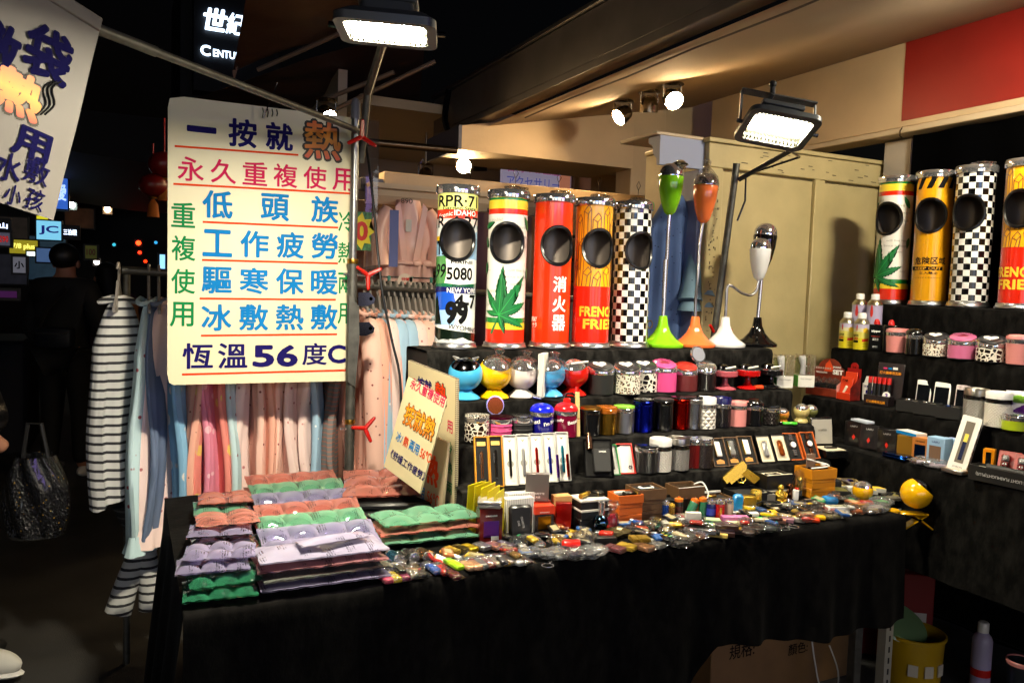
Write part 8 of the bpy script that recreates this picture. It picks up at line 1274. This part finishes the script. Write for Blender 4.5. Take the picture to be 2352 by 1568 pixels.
# ================================================================== PEOPLE
def skel(par, name, J, Ed, m, sub=2, grow=0.):
    ks = list(J); me = bpy.data.meshes.new(name); me.from_pydata([J[k][0] for k in ks], [(ks.index(a), ks.index(c)) for a, c in Ed], []); o = link(name, me, m, par)
    s_ = o.modifiers.new('skin', 'SKIN'); s_.use_smooth_shade = True
    for i, k in enumerate(ks): r = J[k][1]; r = r if isinstance(r, tuple) else (r, r); me.skin_vertices[0].data[i].radius = (r[0]+grow, r[1]+grow)
    me.skin_vertices[0].data[0].use_root = True; o.modifiers.new('sub', 'SUBSURF').levels = sub; o.modifiers['sub'].render_levels = sub; return o
def person(label, loc, rz, sc_, top, bottom, hair, turn=0., long_hair=False, puffy=False, arms=None, shoe=WHITE):
    t = thing('person', label, 'person', loc, rz, 'people in the street'); t.scale = (sc_,)*3; hx, hy = .03*math.sin(turn), .03*math.cos(turn)
    J = dict(pel=((0, 0, .95), (.14, .1)), spine=((0, 0, 1.14), (.14, .1)), chest=((0, 0, 1.34), (.16, .11)), neck=((0, .01, 1.5), .055), head=((0, .02, 1.6), (.078, .09)), crown=((0, .015, 1.69), (.07, .08)))
    Ed = [('pel', 'spine'), ('spine', 'chest'), ('chest', 'neck'), ('neck', 'head'), ('head', 'crown')]
    for s_, q in ((-1, 'l'), (1, 'r')):
        a = (arms or {}).get(q, ((s_*.27, .02, 1.12), (s_*.22, .16, .97)))
        J.update({'sh'+q: ((s_*.18, 0, 1.41), .062), 'el'+q: (a[0], .045), 'wr'+q: (a[1], .03), 'ha'+q: (Vector(a[1])+Vector((0, .05, -.05)), .03), 'hip'+q: ((s_*.09, 0, .9), .095), 'kn'+q: ((s_*.11, .02, .5), .062), 'an'+q: ((s_*.12, -.01, .09), .042), 'toe'+q: ((s_*.15, .13, .04), .035)})
        Ed += [('chest', 'sh'+q), ('sh'+q, 'el'+q), ('el'+q, 'wr'+q), ('wr'+q, 'ha'+q), ('pel', 'hip'+q), ('hip'+q, 'kn'+q), ('kn'+q, 'an'+q), ('an'+q, 'toe'+q)]
    skel(t, 'body', J, Ed, mat('skin', '#a8745a', .55))
    g = .035 if not puffy else .06; J['col'] = ((0, -.005, 1.5), .075); Ed.append(('chest', 'col')); tk = ['spine', 'pel', 'chest', 'col']+[k+q for q in 'lr' for k in ('sh', 'el', 'wr')]; skel(t, 'jacket', {k: J[k] for k in tk}, [e for e in Ed if e[0] in tk and e[1] in tk], top, grow=g)
    bk = ['pel']+[k+q for q in 'lr' for k in ('hip', 'kn', 'an')]; skel(t, 'trousers', {k: J[k] for k in bk}, [e for e in Ed if e[0] in bk and e[1] in bk], bottom, grow=.02)
    part(t, 'hair', MB().sphere((0, -.005, 1.655), 1, (.098, .115, .1), 18, 12), hair)
    if long_hair: part(t, 'long_hair', MB().tube([(0, -.05, 1.68), (0, -.09, 1.5), (0, -.14, 1.3), (0, -.15, 1.15)], [.08, .1, .11, .07], 14), hair)
    for s_ in (-1, 1): part(t, 'ear', MB().sphere((s_*.088, .02, 1.6), 1, (.014, .022, .032), 10, 8), mat('skin', '#a8745a')); part(t, 'eye', MB().sphere((s_*.03, .105, 1.62), .01, u=8, v=6), INK); part(t, 'shoe', MB().sphere((s_*.135, .06, .045), 1, (.052, .14, .05), 14, 10), shoe)
    part(t, 'nose', MB().sphere((0, .118, 1.59), 1, (.014, .018, .022), 8, 6), mat('skin', '#a8745a')); part(t, 'mouth', MB().sphere((0, .105, 1.55), 1, (.025, .008, .006), 8, 6), mat('lip', '#7a3a34', .5)); return t
HAIRB = mat('black hair', '#060505', .5); NAVJ = mat('dark jacket', '#0e0f12', .75); JEAN = mat('dark trousers', '#0b0b0e', .8)
person('man in dark jacket seen from behind on the street', (-.42, 6.75, 0), R_(-25), .99, NAVJ, JEAN, HAIRB); person('woman with long dark hair in a mauve sweater beside the man', (-.15, 7.1, 0), R_(8), .92, mat('mauve sweater', '#4a3040', .8), mat('blue jeans', '#1a2438', .8), HAIRB, long_hair=True)
PUFF = mat('black puffer nylon', '#0c0b0d', .42); n_, l_, b_ = nodes(PUFF); wv = n_.new('ShaderNodeTexWave'); wv.bands_direction = 'Z'; wv.inputs['Scale'].default_value = 5.5; wv.inputs['Distortion'].default_value = 1.2; tc_ = n_.new('ShaderNodeTexCoord'); l_.new(tc_.outputs['Object'], wv.inputs['Vector']); bp_ = n_.new('ShaderNodeBump'); bp_.inputs['Strength'].default_value = .5; bp_.inputs['Distance'].default_value = .02; l_.new(wv.outputs[0], bp_.inputs['Height']); l_.new(bp_.outputs[0], b_.inputs['Normal']); person('passer by in a dark puffer jacket at the left edge', (-.67, 3.62, 0), R_(-60), 1.0, PUFF, JEAN, HAIRB, puffy=True, shoe=MBLACK, arms={'r': ((.28, .0, 1.1), (.3, .08, .9))})
person('dark haired passer by beyond the left edge stall', (-1.28, 7.0, 0), R_(-10), .93, NAVJ, JEAN, HAIRB, shoe=MBLACK)
p = at_y(85, 740, 6.5); t = thing('crossbody_bag', 'small dark bag with bright zip on the man\'s back', 'bag', (-.47, 6.55, 1.05), R_(-25)); part(t, 'pouch', MB().box(0, 0, 0, .26, .09, .15, .03, seg=2), mat('navy nylon', '#0c1220', .5)); part(t, 'zip', MB().b3(-.11, .11, -.048, -.0455, .03, .036), CHROME); part(t, 'strap', MB().tube([(-.12, .0, .06), (-.05, -.02, .2), (.1, -.03, .36)], .014, 6), MBLACK)
t = thing('orange_shoulder_bag', 'tan bag showing at the woman\'s right shoulder', 'bag', (.03, 7.0, 1.22)); part(t, 'pouch', MB().box(0, 0, 0, .1, .12, .22, .03, seg=2), mat('tan leather', '#a8622c', .5)); part(t, 'strap', MB().tube([(-.03, 0, .1), (-.06, 0, .2)], .01, 6), MBLACK)
GB = cell_print('black nylon with gold logos', '#08080a', '#8a6a20', 44, .1, rough=.22, coat=.6); n_, l_, b_ = nodes(GB); nz_ = n_.new('ShaderNodeTexNoise'); nz_.inputs['Scale'].default_value = 26; bp_ = n_.new('ShaderNodeBump'); bp_.inputs['Strength'].default_value = .8; bp_.inputs['Distance'].default_value = .02; l_.new(nz_.outputs[0], bp_.inputs['Height']); l_.new(bp_.outputs[0], b_.inputs['Normal']); p = at_y(84, 1135, 3.42); t = thing('shiny_black_bag', 'glossy black bag with gold print carried at the left edge', 'bag', p, R_(-25)); part(t, 'pouch', MB().grid(lambda u, v: Vector(((.10+.03*math.sin(math.pi*v))*math.cos(2*math.pi*u)*(1-.35*v**3), .065*math.sin(2*math.pi*u)*(1+.18*math.sin(7*2*math.pi*u+v*6)), -.15+.3*v)), 44, 14, closed_u=True), GB, ang=1.2); part(t, 'base', MB().lathe([(.09, -.148), (.06, -.155)], 20, sq=1.0), MBLACK); part(t, 'handle', MB().tube([(-.05, 0, .14), (-.03, 0, .27), (.02, 0, .27), (.045, 0, .14)], .008, 7), MBLACK)
p = at_z(20, 1552, .0); t = thing('white_sneaker', 'blurred white sneaker stepping in at the bottom left corner', 'shoe', (p.x-.065, p.y, .02), R_(60)); part(t, 'upper', MB().sphere((0, .0, .045), 1, (.05, .13, .055), 18, 12), PAPER); part(t, 'sole', MB().sphere((0, 0, .012), 1, (.054, .138, .02), 18, 8), WHITE)

# ================================================================== BELOW THE TABLE, RIGHT
KRAFT = mat('kraft cardboard', '#7a5a36', .7, mottle=(9, .15)); p = at_z(1850, 1600, 0)
t = thing('cardboard_box', 'brown cardboard box with printed characters under the table', 'box', (2.2, 2.33, 0), R_(0)); part(t, 'carton', MB().b3(-.3, .42, -.14, .2, 0, .31, .004), KRAFT); part(t, 'tape', MB().b3(-.3, .42, -.02, .03, .3105, .312), mat('tan tape', '#9a7a4a', .3)); flat_text(t, [('規格:', -.16, .2, dict(fitw=.12, fith=.055, bold=.01)), ('數量:', .12, .24, dict(fitw=.1, fith=.045, bold=.01)), ('顏色:', .12, .16, dict(fitw=.1, fith=.045, bold=.01))], INK, y=-.1415)
t = thing('slotted_angle_post', 'pale slotted steel angle post at the corner of the right steps', 'post', (2.53, 1.97, 0)); part(t, 'flange', MB().b3(0, .036, 0, .002, 0, .74), mat('cream enamel', '#a8a290', .4)); part(t, 'flange', MB().b3(-.002, 0, 0, .036, 0, .74), mat('cream enamel', '#a8a290'))
for k in range(16): part(t, 'slot', MB().b3(.014, .022, -.0012, -.0004, .03+.042*k, .052+.042*k), MBLACK, False)
for y in (1.1, 2.6): solo('steps_leg', 'steel leg under the ' + ('near' if y < 2 else 'far') + ' end of the right steps', 'leg', MB().b3(3.3, 3.34, y-.02, y+.02, 0, .60), STEEL)
p = at_z(2112, 1590, 0); t = thing('yellow_bucket', 'yellow bucket with a lifted lid below the right steps', 'bucket', (p.x+.05, p.y+.08, 0)); YB = gloss('yellow pail', '#b8920c', .35); part(t, 'pail', MB().lathe([(.085, 0), (.1, .005), (.112, .19), (.118, .2), (.114, .2), (.104, .02)], 32, None, True, False), YB); part(t, 'rim', MB().lathe([(.113, .192), (.12, .196), (.12, .206), (.114, .208)], 32, None, False, False), YB); part(t, 'lid', MB().lathe([(.112, 0), (.116, .004), (.11, .012)], 30, Matrix.Translation((-.03, .05, .225)) @ Matrix.Rotation(R_(28), 4, 'X')), gloss('green white lid', '#7a9a6a', .35)); part(t, 'green_base', MB().lathe([(.092, .002), (.1025, .02), (.1035, .03)], 32, None, False, False), gloss('green pail base', '#1a7a3a', .4))
for k in range(3): part(t, 'printed_panel', MB().box(.112*math.sin(R_(-50+30*k)), -.112*math.cos(R_(-50+30*k)), .09, .035, .004, .045, rot=(0, 0, R_(-50+30*k))), mat('pail print', '#c8bfa8', .5))
for x, y, z, w, h, m, lb in ((2.98, 2.36, 0, .34, .36, mat('crimson carton', '#7a1010', .5), 'large crimson carton under the right steps'), (2.97, 2.38, .362, .26, .2, mat('red patterned carton', '#6a1a14', .5, mottle=(40, .5)), 'patterned red carton on top of the crimson one')): t = thing('red_carton', lb, 'carton', (x, y, z), R_(-35)); part(t, 'carton', MB().b3(-w/2, w/2, -w*.4, w*.4, 0, h, .003), m); part(t, 'label', MB().b3(.0, w*.42, -w*.4-.0015, -w*.4-.0005, h*.25, h*.55), CARDW)
p = at_z(2258, 1600, 0); t = thing('lilac_spray_can', 'lilac aerosol can standing in the dark below the right steps', 'can', (p.x+.05, p.y+.05, 0)); lath(t, 'body', [(.036, 0), (.036, .2), (.03, .215), (.018, .23)], gloss('lilac can', '#a9a0be')); lath(t, 'red_band', [(.0365, .06), (.0365, .09)], RED, cap0=False, cap1=False); lath(t, 'cap', [(.02, .23), (.02, .265), (.016, .27)], WHITE)
p = at_z(2345, 1600, 0); t = thing('striped_cup', 'pale rimmed dark cup at the lower right corner', 'cup', (p.x+.02, p.y+.02, 0)); lath(t, 'cup', [(.04, 0), (.05, .13), (.048, .132), (.038, .01)], gloss('dark cup', '#10141c', .3)); lath(t, 'rim', [(.051, .12), (.054, .132), (.05, .138)], PINKL, cap0=False, cap1=False)
solo('loose_white_cord', 'white cord hanging below the table cloth', 'cord', MB().tube(smooth_pts([at_y(1865, 1470, 2.05), at_y(1872, 1520, 2.05), at_y(1885, 1575, 2.05), at_y(1918, 1590, 2.05), at_y(1925, 1540, 2.05), at_y(1905, 1480, 2.05)]), .003, 6), PAPER)

# ================================================================== ADDED SHOP FRONTS BEHIND THE CAMERA (unseen, for soft front fill and reflections)
for k, (x, c1, c2, lb) in enumerate(((-4.2, '#ffe0b0', '#fff4e0', 'added warm fill shop front across the street, first'), (-1.4, '#9fc4ff', '#e8f0ff', 'added blue fill shop front across the street, second'), (1.4, '#ffffff', '#fff0dc', 'added white fill shop front across the street, third'), (4.2, '#b89cff', '#f0ecff', 'added violet fill shop front across the street, fourth'))):
    t = thing('added_fill_shop_front', lb, 'shop front', (x, -5.2, 0), 0, 'added fill shop fronts across the street'); part(t, 'facade', MB().b3(-1.35, 1.35, -.3, 0, 0, 4.0), mat('dark facade', '#0e0e12')); part(t, 'signboard', MB().b3(-1.2, 1.2, 0, .1, 2.6, 3.2, .01), glow('fill sign '+c1, c1, 4.5)); part(t, 'fill_window', MB().b3(-1.1, 1.1, .001, .03, 1.0, 2.3), glow('fill window '+c2, c2, 1.6)); part(t, 'window_post', MB().b3(-.03, .03, .031, .06, 1.0, 2.3), MBLACK); part(t, 'counter', MB().b3(-1.2, 1.2, .05, .6, 0, .85, .01), mat('dim stall cloth', '#14121a')); part(t, 'awning', MB().b3(-1.3, 1.3, .0, .9, 2.42, 2.46, .005), mat('dim awning', '#3a2c22'))
